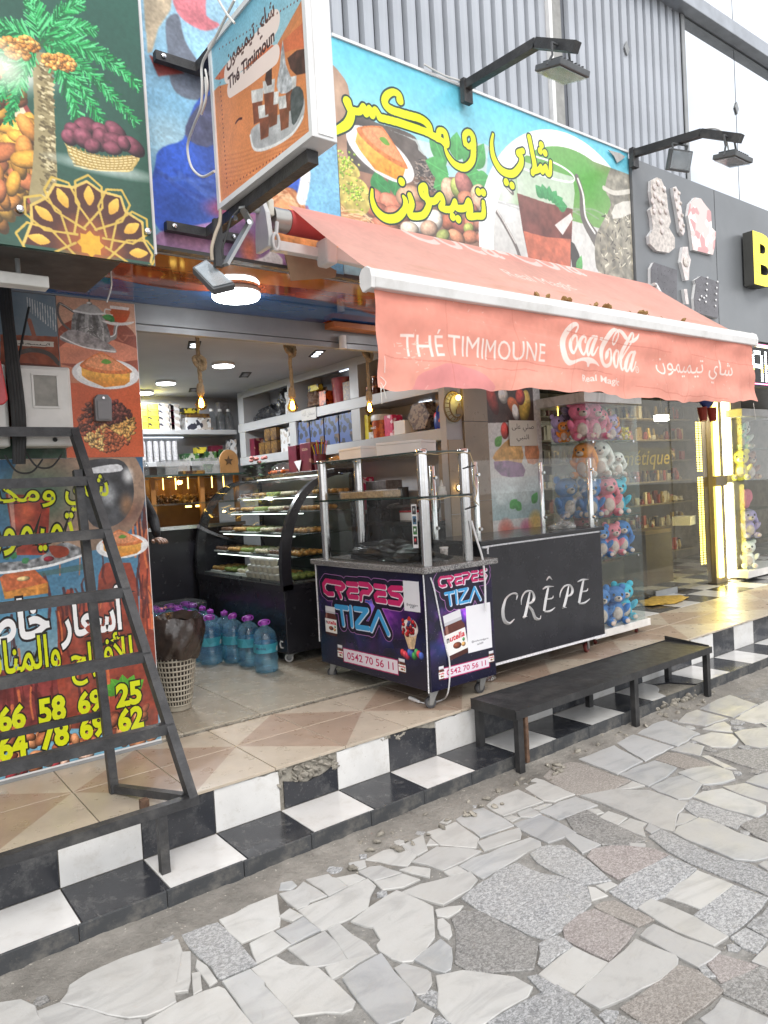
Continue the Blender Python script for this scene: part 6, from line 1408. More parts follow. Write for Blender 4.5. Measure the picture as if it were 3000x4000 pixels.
(ja, jb), (jc, jd) = R2(1100, 1420, 1290, 1790); p_jar(cr2, (ja+jc)/2+.012, (jb+jd)/2+.01, .155, .255, .16)
cr2.poly(R2(1285, 1385, 1468, 1350, 1485, 1690, 1305, 1735), (232, 232, 236)); (x0, z0), (x1, _) = R2(1330, 1655, 1455, 1630); cr2.text('@mohamedgarm', x0, z0-.004, x1, z0+.010, (30, 30, 40)); (x0, z0), (x1, _) = R2(1372, 1668, 1418, 1660); cr2.text('ach09', x0, z0-.004, x1, z0+.008, (30, 30, 40))
(x0, z0), (x1, z1) = R2(1120, 1925, 1460, 1805); (_, zt_), = R2(1120, 1855); phone(cr2, x0, x1, z0, z0+.052, .0)
(ja, jb), (jc, jd) = R2(1080, 1835, 1128, 1930); p_jar(cr2, (ja+jc)/2, (jb+jd)/2, abs(jc-ja), abs(jb-jd)); (ja, jb), (jc, jd) = R2(1455, 1720, 1500, 1800); p_jar(cr2, (ja+jc)/2, (jb+jd)/2, abs(jc-ja), abs(jb-jd))
sheet('side_print', cr2, cr2.mat('cart_front_print', rough=.25, spec=.5), 'y', CY0-.0015, cart)
# white LED tape along the edges
LEDT = M('led_tape', (.70, .70, .72), .4, var=.3, scale=120)
TP = lambda *c: [tuple(on('Y2', c[i], c[i+1], 'x', CX0-.006)) for i in range(0, len(c), 2)]
MB().tube([tuple(v) for v in spline(TP(190, 1645, 178, 1400, 160, 1090, 175, 1068, 420, 1090, 760, 1118, 960, 1135), 3)], .0045, 6).build('led_strip', LEDT, cart, smooth=True)
MB().tube([tuple(v) for v in spline(TP(968, 1145, 990, 1500, 1010, 2035), 3)], .004, 6).build('led_strip', LEDT, cart, smooth=True)
TQ = lambda *c: [tuple(on('Y2', c[i], c[i+1], 'y', CY0-.006)) for i in range(0, len(c), 2)]
MB().tube([tuple(v) for v in spline(TQ(1022, 1165, 1050, 1250, 1090, 1450, 1130, 1650, 1160, 1770), 3)], .0045, 6).build('led_strip', LEDT, cart, smooth=True)
for x, y, a_ in ((CX0+.055, CY0+.05, 2.6), (CX1-.06, CY0+.06, 2.9), (CX0+.055, CY1-.06, 2.2), (CX1-.06, CY1-.06, .4)): caster(cart, x, y, CZ0, .032, a_)
# posts and glass shelves: two tube lengths per post with collars
PX = [(2.535, 2.972), (2.838, 2.972), (2.535, 3.955), (2.838, 3.985)]
ZS1, ZS2 = 1.410, 1.652
for x, y in PX:
    MB().lathe([(.029, CZ1+.034), (.029, ZS1-.006)], (x, y, 0), 20).build('post', STEEL, cart, smooth=True); MB().lathe([(.029, ZS1+.006), (.029, ZS2-.005)], (x, y, 0), 20).build('post', STEEL, cart, smooth=True)
    mb = MB(); mb.lathe([(.033, ZS1-.0055), (.033, ZS1-.0045), (.033, ZS1+.0045), (.033, ZS1+.0055)], (x, y, 0), 20); mb.build('collar', RUBBER, cart, smooth=True); MB().lathe([(.032, ZS2-.0045), (.032, ZS2+.012), (.028, ZS2+.016)], (x, y, 0), 20).build('cap', STEEL, cart, smooth=True)
SHG = glass('shelf_glass', (.82, .90, .87), .07, dust=.06); EDGE = M('glass_edge', (.02, .045, .04), .15, spec=.6)
for z in (ZS1, ZS2):
    sh = B(2.505, 2.868, 2.945, 4.015, z-.004, z+.004).build('glass_shelf', SHG, cart)
    mb = MB(); mb.box(2.5035, 2.5048, 2.945, 4.015, z-.004, z+.004); mb.box(2.5035, 2.868, 2.9435, 2.9448, z-.004, z+.004); mb.build('edge', EDGE, sh)
for x in (2.505,): B(x, x+.004, 3.005, 3.92, CZ1+.036, ZS1-.007).build('side_glass', PANE, cart)
B(2.568, 2.808, 2.945, 2.949, CZ1+.036, ZS1-.007).build('side_glass', PANE, cart)
# sticker strip on the front post
ck = Cv(0, .036, 0, .19, 2600, (232, 232, 234))
for k, (c, d) in enumerate((((60, 60, 66), (150, 150, 150)), ((70, 110, 140), (40, 40, 44)), ((50, 110, 50), (200, 210, 200)), ((30, 30, 34), (190, 60, 70)))):
    z = .165-.044*k; ck.rect(.005, .031, z-.018, z+.018, c, grain=.6, gs=400); ck.ball(.018, z, .008, .009, d)
mb = MB(); mb.grid(lambda u, v: (2.512-.034*(1-u)*.2, 3.045-.036*u+.0, 1.14+.235*v), 2, 2); mb.build('sticker_strip', ck.mat('sticker_print'), cart, fix=False)
# cable, bag, boxes on the cart -----------------------------------------------
WC = M('white_flex', (.72, .72, .72), .4)
MB().tube([tuple(v) for v in spline([tuple(on('Y2', *c, 'y', CY0-.02)) for c in ((1330, 740), (1370, 880), (1410, 1010), (1428, 1150), (1435, 1350), (1436, 1420))], 6)], .006, 8).build('cable', WC, smooth=True, label='white cable hanging down the street side of the cart from a post', cat='cable')
MB().tube([tuple(v) for v in spline([tuple(on('Y2', *c, 'y', CY0-.012)) for c in ((1160, 1760), (1168, 1850), (1165, 1940))]+[tuple(on('Y2', 1150, 2040, 'y', CY0+.02)), tuple(on('Y2', 1110, 2085, 'z', ZP+.006)), tuple(on('Y2', 1000, 2110, 'z', ZP+.005)), tuple(on('Y2', 920, 2095, 'z', ZP+.005))], 6)], .0045, 8).build('cable', WC, smooth=True, label='white power cable trailing from the cart onto the tiles', cat='cable')
p, q_ = on('Y2', 935, 2098, 'z', ZP+.012), on('Y2', 868, 2070, 'z', ZP+.012); MB().tube([p, p.lerp(q_, .4), q_], [.008, .011, .012], 8).build('plug', WC, smooth=True, label='white power plug lying on the tiles under the cart', cat='plug')
TW = M('twine', (.55, .45, .26), .8); mb = MB()
for z in (ZS1, ZS2):
    for x, y in PX[:2]: mb.tube([(x+.036*math.cos(a), y+.036*math.sin(a), z+(-.012)+.004*math.sin(2*a)) for a in np.linspace(0, 6.28, 16)], .0022, 5)
    mb.tube(spline([(2.56, 2.94, z-.012), (2.62, 2.938, z-.016), (2.70, 2.938, z-.006), (2.80, 2.94, z-.01)], 5), .002, 5)
mb.tube(spline([(2.865, 2.945, ZS2-.01), (2.885, 2.94, 1.57), (2.875, 2.935, 1.49), (2.90, 2.94, 1.42), (2.88, 2.94, 1.38), (2.91, 2.94, 1.345)], 6), .003, 6)
mb.build('tie_wires', TW, cart)
for z in (1.555, 1.33): MB().bar((2.80, 2.935, z), (2.885, 2.935, z+.014), .012, .006).build('cable_tie', RUBBER, cart)
def crumple(name, mat, c, s, seed, amp=1., **k):
    rr = random.Random(seed); mb = MB(); n, m_ = 26, 16
    for i in range(m_+1):
        a = math.pi*i/m_
        for j in range(n):
            b = 2*math.pi*j/n; f = 1+amp*(.20*math.sin(5*b+3*a+seed)+.14*math.sin(9*b-4*a)+rr.uniform(-.1, .1))
            z = math.cos(a)*s[2]*f; mb.v.append((c[0]+math.sin(a)*math.cos(b)*s[0]*f, c[1]+math.sin(a)*math.sin(b)*s[1]*f, max(c[2]-s[2]*.35, c[2]+z)))
    for i in range(m_):
        for j in range(n): mb.f.append((i*n+j, (i+1)*n+j, (i+1)*n+(j+1) % n, i*n+(j+1) % n)); mb.mi.append(0)
    return mb.build(name, mat, **k)
BAG = M('black_bag', (.012, .012, .013), .22, var=.3, scale=30, bmp=.6, bscale=25, spec=.6)
crumple('plastic_bag', BAG, (2.68, 3.45, CZ1+.062), (.12, .36, .07), 3, label='crumpled black plastic bag lying on the cart worktop', cat='bag')
def carton(name, x, y, z, w, d, h, rz, mat, lab, cat='box', flap=None):
    t = thing(name, lab, cat, (x, y, z), rz); mb = MB().box(-w/2, w/2, -d/2, d/2, 0, h*.8); mb.build('box', mat, t, local=True, bevel=.002)
    MB().box(-w/2-.002, w/2+.002, -d/2-.002, d/2+.002, h*.8+.001, h).build('lid', flap or mat, t, local=True, bevel=.002); return t
carton('pastry_box', 2.66, 3.70, ZS2+.005, .15, .30, .072, R(-8), WBOX, 'flat white pastry box at the far end of the cart top shelf')
carton('pastry_box', 2.76, 3.37, ZS2+.005, .19, .30, .082, R(22), WBOX, 'larger white pastry box at the street end of the cart top shelf')
FOODT = M('crumb_tray', (.42, .30, .16), .7, var=.4, scale=60, bmp=.4)
t = thing('food_tray', 'clear tray of pale cut pastry on the middle cart shelf', 'tray', (2.66, 3.62, ZS1+.005))
B(2.60, 2.74, 3.42, 3.86, ZS1+.006, ZS1+.046).build('pastry', FOODT, t, bevel=.004); B(2.592, 2.748, 3.412, 3.868, ZS1+.005, ZS1+.056).build('cover', glass('clear_plastic', (.96, .96, .95), .09, .05, dust=.12), t, bevel=.004)
t = thing('food_tray', 'domed tray of golden shredded pastry on the cart top shelf', 'tray', (2.62, 3.93, ZS2+.006))
B(2.57, 2.76, 3.83, 3.99, ZS2+.007, ZS2+.012).build('tray', WBOX, t); crumple('pastry', M('gold_shreds', (.50, .27, .07), .7, var=.5, scale=90, bmp=.6), (2.665, 3.91, ZS2+.021), (.075, .065, .018), 9, parent=t, smooth='all')
MB().ell((2.665, 3.91, ZS2+.013), (.088, .078, .045), 20, 10).build('cover', MATS['clear_plastic'], t, smooth=True)
t = thing('sauce_bottle', 'white squeeze bottle with pointed nozzle on the cart shelf', 'bottle', (2.80, 3.12, ZS1+.005))
MB().lathe([(.026, .0), (.026, .02), (.022, .022), (.022, .045), (.012, .05)], (2.80, 3.12, ZS1+.005), 16).build('body', WPLAST, t, smooth=True); MB().lathe([(.011, .05), (.005, .075), (.003, .085)], (2.80, 3.12, ZS1+.005), 12).build('nozzle', WPLAST, t, smooth=True)
t = thing('paper_cup', 'small printed paper cup on the cart worktop by the street-side post', 'cup', (2.80, 3.08, CZ1+.033))
MB().lathe([(.018, .0), (.024, .075)], (2.775, 3.10, CZ1+.033), 18).build('cup', M('cup_print', (.45, .42, .40), .6, var=.6, scale=60), t, smooth=True); MB().lathe([(.0245, .070), (.0250, .077), (.0245, .078)], (2.775, 3.10, CZ1+.033), 18).build('rim', WBOX, t, smooth=True)

# ------------------------------------------------------------------ black counter with raised CREPE letters
QX0, QX1, QY0, QY1, QZ0, QZ1 = 3.03, 4.17, 3.062, 3.52, .385, 1.105
ctr = thing('crepe_counter', 'long black crepe counter on wheels with raised silver lettering', 'counter', (3.6, 3.3, ZP))
B(QX0, QX1, QY0, QY1, QZ0, QZ1).build('body', DARK, ctr, bevel=.003)
B(QX0-.02, QX1+.02, QY0-.02, QY1+.02, QZ1+.001, QZ1+.026).build('worktop', M('dark_worktop', (.02, .02, .022), .2, spec=.6), ctr, bevel=.003)
mb = MB(); mb.tube(spline([(QX0+.05, QY0-.004, 1.05), (QX0+.055, QY0-.004, 1.085), (QX0+.09, QY0-.004, 1.095), (QX1-.02, QY0-.004, 1.098)], 6), .006, 6); mb.build('led_strip', LEDT, ctr, smooth=True)
MB().bar((QX0+.0, QY0-.003, QZ0+.004), (QX1, QY0-.003, QZ0+.004), .006, .014).build('led_strip', LEDT, ctr)
def serif(k, strokes):
    """raised chiselled letter"""
    mb = MB()
    for st in strokes:
        P = [(on('Y4', a, b, 'y', QY0-.001), w) for a, b, w in st]; P2 = spline([(p.x, p.z, w) for p, w in P], 6)
        n = len(P2); Lf, Rt, Mid = [], [], []
        for i in range(n):
            t = P2[min(i+1, n-1)][:2]-P2[max(i-1, 0)][:2]; t = t/(np.linalg.norm(t)+1e-9); nn = np.array((-t[1], t[0])); w = P2[i][2]*.00052
            Lf.append(P2[i][:2]+nn*w); Rt.append(P2[i][:2]-nn*w); Mid.append((P2[i][:2], w))
        b = len(mb.v)
        for i in range(n):
            mb.v += [(Lf[i][0], QY0-.0015, Lf[i][1]), (Mid[i][0][0], QY0-.003-min(.010, Mid[i][1]*.9), Mid[i][0][1]), (Rt[i][0], QY0-.0015, Rt[i][1])]
        for i in range(n-1):
            for s in (0, 1): mb.f.append((b+i*3+s, b+i*3+s+1, b+i*3+s+4, b+i*3+s+3)); mb.mi.append(0)
    mb.build('letter', M('letter_silver', (.60, .60, .60), .35, .2), ctr, fix=False, label='raised letter '+k)
serif('C', [[(655, 1335, 4), (662, 1290, 14), (620, 1285, 10), (570, 1330, 16), (548, 1420, 26), (560, 1500, 26), (600, 1525, 16), (640, 1490, 6)]])
serif('R', [[(695, 1375, 4), (700, 1320, 10), (730, 1270, 12), (780, 1265, 12), (800, 1310, 22), (785, 1350, 18), (745, 1370, 8)], [(765, 1270, 10), (745, 1380, 22), (725, 1465, 22), (705, 1475, 6)], [(745, 1370, 8), (785, 1420, 20), (810, 1480, 22), (845, 1490, 10), (855, 1460, 4)], [(705, 1475, 5), (745, 1468, 5)]])
serif('E', [[(960, 1225, 4), (900, 1230, 14), (870, 1250, 6)], [(915, 1230, 14), (895, 1330, 22), (880, 1425, 20)], [(880, 1430, 8), (930, 1425, 14), (970, 1395, 4)], [(895, 1330, 8), (945, 1322, 10), (955, 1300, 4)], [(900, 1178, 6), (922, 1150, 14), (945, 1170, 6)]])
serif('P', [[(1008, 1315, 4), (1015, 1270, 10), (1045, 1225, 12), (1090, 1215, 12), (1110, 1250, 22), (1100, 1290, 18), (1060, 1310, 6)], [(1080, 1220, 10), (1060, 1320, 22), (1040, 1395, 20)], [(1025, 1402, 5), (1062, 1395, 5)]])
serif('E', [[(1240, 1168, 4), (1190, 1172, 14), (1150, 1190, 6)], [(1200, 1172, 14), (1180, 1270, 22), (1163, 1360, 20)], [(1160, 1366, 8), (1210, 1358, 14), (1252, 1325, 4)], [(1180, 1268, 8), (1225, 1262, 10), (1235, 1240, 4)]])
for x, y, a_ in ((QX1-.10, QY0+.09, .3), (QX0+.1, QY0+.09, 2.), (QX1-.1, QY1-.08, 1.), (QX0+.1, QY1-.08, 2.)): caster(ctr, x, y, QZ0, .036, a_, M('red_caster', (.16, .03, .025), .5))
# glass guard on the counter
for x, y in ((3.045, 3.095), (4.12, 3.095), (3.06, 3.49), (4.09, 3.49)):
    MB().lathe([(.019, QZ1+.028), (.019, 1.592), (.016, 1.596)], (x, y, 0), 16).build('post', STEEL, ctr, smooth=True)
    for z in (1.20, 1.52): MB().lathe([(.010, -.035), (.012, -.02)], (x, y, z), 10, 'y').build('clamp', STEEL, ctr, smooth=True)
B(3.00, 4.16, 3.064, 3.069, QZ1+.028, 1.602).build('glass_panel', PANE, ctr); B(4.145, 4.150, 3.075, 3.50, QZ1+.028, 1.602).build('glass_panel', PANE, ctr); B(3.02, 3.025, 3.075, 3.5, QZ1+.028, 1.602).build('glass_panel', PANE, ctr)
# crinkled clear wrap on the worktop
WRAP = glass('clear_wrap', (.97, .97, .97), .22, .12, dust=.3)
mb = MB(); P0, P1 = on('Y4', 980, 745, 'y', 3.2), on('Y4', 1215, 420, 'y', 3.2)
def wrapf(u, v):
    p = P0.lerp(P1, u); w = .02+.05*u; return (p.x+(v-.5)*w*2+.012*math.sin(u*30+v*9), p.y+.02*math.sin(v*12+u*20), p.z+(v-.5)*w+.01*math.sin(u*25))
mb.grid(wrapf, 40, 12); mb.build('plastic_wrap', WRAP, smooth='all', fix=False, label='crinkled clear plastic film leaning on the counter glass', cat='plastic film')
crumple('plastic_wrap', WRAP, (3.95, 3.2, QZ1+.04), (.10, .06, .03), 15, label='crumpled clear plastic film lying on the black counter', cat='plastic film')
crumple('plastic_scrap', WRAP, tuple(on('Y2', 1460, 1920, 'z', ZP+.02)), (.035, .03, .03), 18, label='scrap of clear plastic by the cart caster', cat='plastic scrap')
# ------------------------------------------------------------------ lamps of the shop
LW = lamp('led_white', (.93, .97, 1.), 16.); LSOF = lamp('led_soffit', (.95, .98, 1.), 14.); BULB = lamp('bulb_filament', (1., .60, .16), 90.); SPOTW = lamp('spot_white', (.9, .95, 1.), 1.6)
AMB = glass('amber_bulb', (1., .72, .30), .08)
def pt(name, loc, e, c, parent, r_=.05):
    l = bpy.data.lights.new(name, 'POINT'); l.energy = e; l.color = c; l.shadow_soft_size = r_
    o = bpy.data.objects.new(name, l); COL.objects.link(o); o.parent = parent; o.location = Vector(loc)-Vector(WM[parent.name].translation); return o
ZC = 2.505
for k, (x, y, lab) in enumerate(((2.516, 5.25, 'round LED ceiling panel nearest the shop entrance'), (2.42, 6.2, 'round LED ceiling panel in the middle of the shop'), (2.44, 6.8, 'round LED ceiling panel at the back of the shop'))):
    t = thing('ceiling_lamp', lab, 'ceiling lamp', (x, y, ZC), group='round LED ceiling panels')
    MB().lathe([(.088, 0), (.088, -.022)], (x, y, ZC), 28).build('rim', WPLAST, t, smooth=True); MB().lathe([(.080, -.0225), (.078, -.027)], (x, y, ZC), 28).build('diffuser', LW, t, smooth=True)
    l = bpy.data.lights.new('panel_light', 'AREA'); l.shape = 'DISK'; l.size = .15; l.energy = 12.; l.color = (.92, .96, 1.); o = bpy.data.objects.new('panel_light', l); COL.objects.link(o); o.parent = t; o.location = (0, 0, -.035)
t = thing('ceiling_lamp', 'big round glowing LED lamp under the soffit at the entrance', 'ceiling lamp', (1.60, 3.15, 2.44)); c0 = (1.605, 3.165, 2.443)
MB().lathe([(.112, 0), (.115, -.012), (.112, -.018)], c0, 36).build('rim', WPLAST, t, smooth=True); MB().lathe([(.110, -.0185), (.112, -.032), (.104, -.042), (.06, -.046)], c0, 36).build('diffuser', LSOF, t, smooth=True)
t = thing('ceiling_lamp', 'second round LED lamp half hidden behind the awning valance', 'ceiling lamp', (2.72, 3.2, 2.44)); c0 = (2.735, 3.27, 2.443)
MB().lathe([(.06, 0), (.06, -.015)], c0, 28).build('rim', WPLAST, t, smooth=True); MB().lathe([(.058, -.0155), (.052, -.03)], c0, 28).build('diffuser', LW, t, smooth=True)
for k, (x, y, n, lab) in enumerate(((2.04, 4.68, 2, 'black recessed spotlight bar nearest the left pendant'), (2.99, 4.64, 3, 'black recessed triple spotlight right of the middle pendant'), (2.92, 5.68, 3, 'black recessed triple spotlight halfway back in the ceiling'), (2.85, 6.62, 3, 'black recessed triple spotlight far back in the ceiling'))):
    t = thing('recessed_spot', lab, 'spotlight', (x, y, ZC), R(70), group='recessed ceiling spotlights')
    MB().box(-.125, .125, -.04, .04, -.006, -.0015).build('frame', RUBBER, t, local=True)
    for i in range(n): MB().lathe([(.028, -.0065), (.028, -.0085)], ((i-(n-1)/2)*.08, 0, 0), 14).build('spot', SPOTW if n == 2 or k == 1 else STEEL, t, local=True)
ROPE = M('jute_rope', (.33, .24, .14), .9, var=.3, scale=60, bmp=.6, bscale=120); BRASS = M('bulb_cap', (.45, .32, .14), .35, .9)
def rope(mb, P, r_=.009):
    P = spline(P, 10); n = len(P)
    for s in range(3):
        Q_ = []
        for i, p in enumerate(P):
            t = Vector(P[min(i+1, n-1)])-Vector(P[max(i-1, 0)]); t.normalize(); u = t.orthogonal().normalized() if abs(t.x) < .9 else Vector((0, 1, 0)); u = Vector((1, 0, 0))-t*t.x; u = u.normalized() if u.length > .1 else Vector((0, 1, 0)); w = t.cross(u)
            L = i*.7+s*2.094; Q_.append(Vector(p)+(u*math.cos(L)+w*math.sin(L))*r_*.62)
        mb.tube(Q_, r_*.72, 6)
for x, zk, lab in ((1.677, 2.19, 'left rope pendant with glowing filament bulb'), (2.254, 2.30, 'middle rope pendant with glowing filament bulb'), (2.826, 2.31, 'right rope pendant with glowing filament bulb beside the awning')):
    t = thing('pendant_lamp', lab, 'pendant lamp', (x, 3.80, 2.0), group='rope pendants in the shop entrance'); y = 3.80
    mb = MB(); rope(mb, [(x, y, 2.505), (x, y, zk+.05), (x+.004, y, 2.10)]); mb.build('rope', ROPE, t, smooth='all')
    mb = MB(); rope(mb, [(x-.002, y-.01, zk+.06), (x+.028, y-.012, zk+.035), (x+.022, y-.01, zk-.01), (x-.018, y-.012, zk+.01), (x-.026, y, zk+.045), (x, y+.014, zk+.055), (x+.02, y+.01, zk+.02), (x+.004, y-.014, zk-.02)], .010); mb.build('knot', ROPE, t, smooth='all')
    MB().lathe([(.014, 2.10), (.020, 2.085), (.022, 2.05), (.020, 2.042)], (x, y, 0), 14).build('socket', ROPE, t, smooth=True); MB().lathe([(.015, 2.042), (.015, 2.030)], (x, y, 0), 14).build('screw_cap', BRASS, t, smooth=True)
    b = MB().lathe([(.015, 2.029), (.020, 2.012), (.031, 1.992), (.033, 1.978), (.026, 1.962), (.012, 1.955), (.003, 1.953)], (x, y, 0), 18).build('bulb', AMB, t, smooth=True)
    mb = MB()
    for k in range(4): a = k*1.57; mb.tube([(x+.004*math.cos(a), y+.004*math.sin(a), 2.018), (x+.010*math.cos(a), y+.010*math.sin(a), 1.990), (x+.006*math.cos(a), y+.006*math.sin(a), 1.972)], .0034, 5)
    mb.build('filament', BULB, b); pt('bulb_light', (x, y, 1.985), 1.2, (1., .68, .30), t, .02)
# ------------------------------------------------------------------ wall shelving
sv = thing('wall_shelving', 'white built-in wall shelving along the right side of the shop', 'shelving', (3.5, 5.2, ZI))
for z0, z1 in ((1.775, 1.855), (2.105, 2.187)):
    B(3.35, 3.655, 3.67, 6.74, z0, z1).build('shelf', SHELFW, sv, bevel=.003)
for ya, yb in ((4.64, 4.755), (5.62, 5.73), (6.60, 6.72), (3.665, 3.70)):
    for z0, z1 in ((1.857, 2.103), (2.189, 2.503)): B(3.352, 3.652, ya, yb, z0, z1).build('divider', SHELFW, sv)
B(3.353, 3.37, 3.70, 6.6, 2.44, 2.503).build('fascia', SHELFW, sv)
NICHE = lamp('niche_led', (.80, .88, 1.), 2.2)
for y, z in ((4.15, 2.1035), (5.2, 2.1035), (6.15, 2.1035), (5.18, 2.5)): B(3.60, 3.612, y-.07, y+.07, z-.005, z-.0015).build('niche_led', NICHE, sv)
sv2 = thing('wall_shelving', 'white built-in wall shelving on the back wall of the shop', 'shelving', (2.3, 6.9, ZI))
for z0, z1 in ((1.79, 1.835), (2.095, 2.14)): B(1.13, 3.345, 6.76, 7.095, z0, z1).build('shelf', SHELFW, sv2, bevel=.003)
B(1.9, 2.9, 7.06, 7.07, 2.088, 2.0935).build('niche_led', NICHE, sv2)
# ------------------------------------------------------------------ goods on the shelves
def pm(name, a, b, c, n=4, sc=30.):
    """printed packet face: blocks of colour"""
    if name in MATS: return MATS[name]
    m_, t, p, o = newmat(name); v = _n(t, 'ShaderNodeTexVoronoi'); v.inputs['Scale'].default_value = sc; tc_ = _n(t, 'ShaderNodeTexCoord'); t.links.new(tc_.outputs['Object'], v.inputs['Vector'])
    sp = _n(t, 'ShaderNodeSeparateColor'); t.links.new(v.outputs['Color'], sp.inputs[0]); col = ramp(t, sp.outputs[0], [(.0, a), (.45, a), (.5, b), (.75, b), (.8, c)])
    for n_ in t.nodes:
        if n_.type == 'VALTORGB': n_.color_ramp.interpolation = 'CONSTANT'
    t.links.new(col, p.inputs['Base Color']); p.inputs['Roughness'].default_value = .35; return m_
PK = {'yellow': pm('packet_yellow', lin((206, 190, 60)), lin((190, 170, 50)), lin((40, 40, 40))), 'white': pm('packet_white', lin((200, 200, 200)), lin((170, 160, 150)), lin((50, 50, 60))),
      'brown': pm('packet_brown', lin((96, 70, 40)), lin((130, 96, 40)), lin((60, 40, 30)), sc=50), 'blue': pm('packet_blue', lin((70, 90, 140)), lin((40, 46, 60)), lin((90, 70, 60)), sc=24), 'green': pm('packet_green', lin((40, 76, 44)), lin((70, 110, 50)), lin((160, 160, 150)), sc=40),
      'wine': pm('packet_wine', lin((96, 24, 44)), lin((84, 18, 36)), lin((150, 110, 90)), sc=22), 'pink': pm('packet_pink', lin((196, 40, 90)), lin((210, 60, 100)), lin((230, 200, 210)), sc=40), 'orange': pm('packet_orange', lin((190, 90, 30)), lin((150, 60, 20)), lin((60, 30, 20)), sc=40),
      'grey': M('grey_packet', (.16, .15, .15), .4, var=.4, scale=40), 'foil': M('dark_foil', (.05, .05, .055), .2, .4, var=.5, scale=40, bmp=.5, bscale=40)}
def pack(lab, x, y, z, w, d, h, m_, name='packet', cat='packet', group=None, rz=0., bev=.003):
    t = MB().box(-w/2, w/2, -d/2, d/2, 0, h)
    o = t.build(name, PK.get(m_, MATS.get(m_)), bevel=bev, label=lab, cat=cat, group=group); o.location = (x, y, z); o.rotation_euler = (0, 0, rz); return o
ORD = ('first', 'second', 'third', 'fourth', 'fifth', 'sixth')
# back wall: rows of yellow and white boxes
for c in range(4):
    for r_ in range(4):
        nm = ('yellow', 'yellow', 'white', 'white')[c]
        pack('small %s tea packet, %s from the bottom in the %s %s column' % (nm, ORD[r_], ('outer', 'inner', 'inner', 'outer')[c], nm), 2.41+c*.105, 6.86, 2.142+r_*.062, .10, .12, .060, nm, group='%s packets stacked on the upper back shelf' % nm)
pack('long brown and white carton beside the packet display', 2.96, 6.88, 2.142, .26, .16, .12, 'white', 'carton', 'carton'); pack('brown strip carton on top of the long white carton', 2.96, 6.87, 2.263, .24, .14, .04, 'brown', 'carton', 'carton')
def jug(lab, x, y, z, group, s=1.):
    t = thing('water_jug', lab, 'bottle', (x, y, z), group=group); MB().lathe([(.045*s, 0), (.048*s, .02*s), (.048*s, .13*s), (.03*s, .17*s), (.018*s, .19*s)], (x, y, z), 14).build('body', glass('jug_plastic', (.70, .72, .74), .1, .05, dust=.25), t, smooth=True); MB().lathe([(.02*s, .191*s), (.02*s, .215*s)], (x, y, z), 12).build('cap', WPLAST, t, smooth=True)
for k in range(3): jug('clear plastic jar at the corner end of the back shelf, %s from the corner' % ORD[2-k], 3.13+k*.09, 6.86, 2.142, 'plastic jars at the back shelf corner')
for k in range(6):
    x = 2.41+k*.062; MB().lathe([(.026, 0), (.026, .19), (.022, .20)], (x, 6.85, 1.837), 12).build('cup_stack', M('plastic_cups', (.45, .44, .45), .3, var=.3, scale=50), smooth=True, label='wrapped stack of plastic cups on the lower back shelf, %s from the pillar' % ORD[k], cat='cup stack', group='cup stacks on the lower back shelf')
pack('green packet lying on the lower back shelf', 2.86, 6.85, 1.837, .15, .14, .075, 'green'); pack('dark green carton between the packets on the back shelf', 3.06, 6.85, 1.837, .12, .14, .09, 'green', 'carton', 'carton'); pack('flat green and white carton on the back shelf', 3.21, 6.86, 1.837, .12, .14, .11, 'green', 'carton', 'carton'); pack('tall white and red packet in the back corner', 3.31, 6.84, 1.837, .06, .14, .21, 'white')
# right wall, top row
crumple('foil_bags', PK['foil'], (3.47, 6.2, 2.22), (.08, .32, .09), 4, label='pile of shiny dark foil bags on the upper right shelf', cat='foil bags'); crumple('foil_bags', PK['foil'], (3.46, 5.88, 2.26), (.08, .14, .16), 6, label='tall heap of foil wrapped sweets beside the divider', cat='foil bags')
crumple('gift_basket', M('basket_brown', (.13, .07, .04), .6, var=.4, scale=40, bmp=.5), (3.46, 5.36, 2.25), (.07, .16, .10), 8, label='brown wrapped basket with yellow bow on the upper right shelf', cat='basket'); pack('yellow ribbon packet on the brown basket', 3.40, 5.33, 2.335, .05, .16, .05, 'yellow')
MB().lathe([(.105, 0), (.115, .19), (.12, .20)], (3.47, 4.98, 2.19), 22).build('bucket', M('red_bucket', (.22, .025, .03), .35, var=.3, scale=18), smooth=True, label='big red bucket on the upper right shelf', cat='bucket')
for k, (y, z) in enumerate(((4.58, 0), (4.50, 0), (4.50, .075), (4.42, .075), (4.40, 0), (4.30, 0), (4.21, 0), (4.12, 0))):
    t = thing('jam_jar', 'small dark jar with brown lid on the top right shelf', 'jar', (3.42, y, 2.189+z), group='small jars on the top right shelf'); MB().lathe([(.032, 0), (.034, .008), (.034, .052)], (3.42, y, 2.189+z), 14).build('jar', M('jam', (.09, .03, .02), .15), t, smooth=True); MB().lathe([(.035, .053), (.035, .070)], (3.42, y, 2.189+z), 14).build('lid', M('jar_lid', (.25, .10, .05), .4, .3), t, smooth=True)
MB().lathe([(.02, 0), (.10, .02), (.11, .025)], (3.43, 3.93, 2.189), 22).build('clay_dish', M('clay', (.30, .13, .07), .7), smooth=True, label='shallow clay dish near the street end of the top shelf', cat='dish')
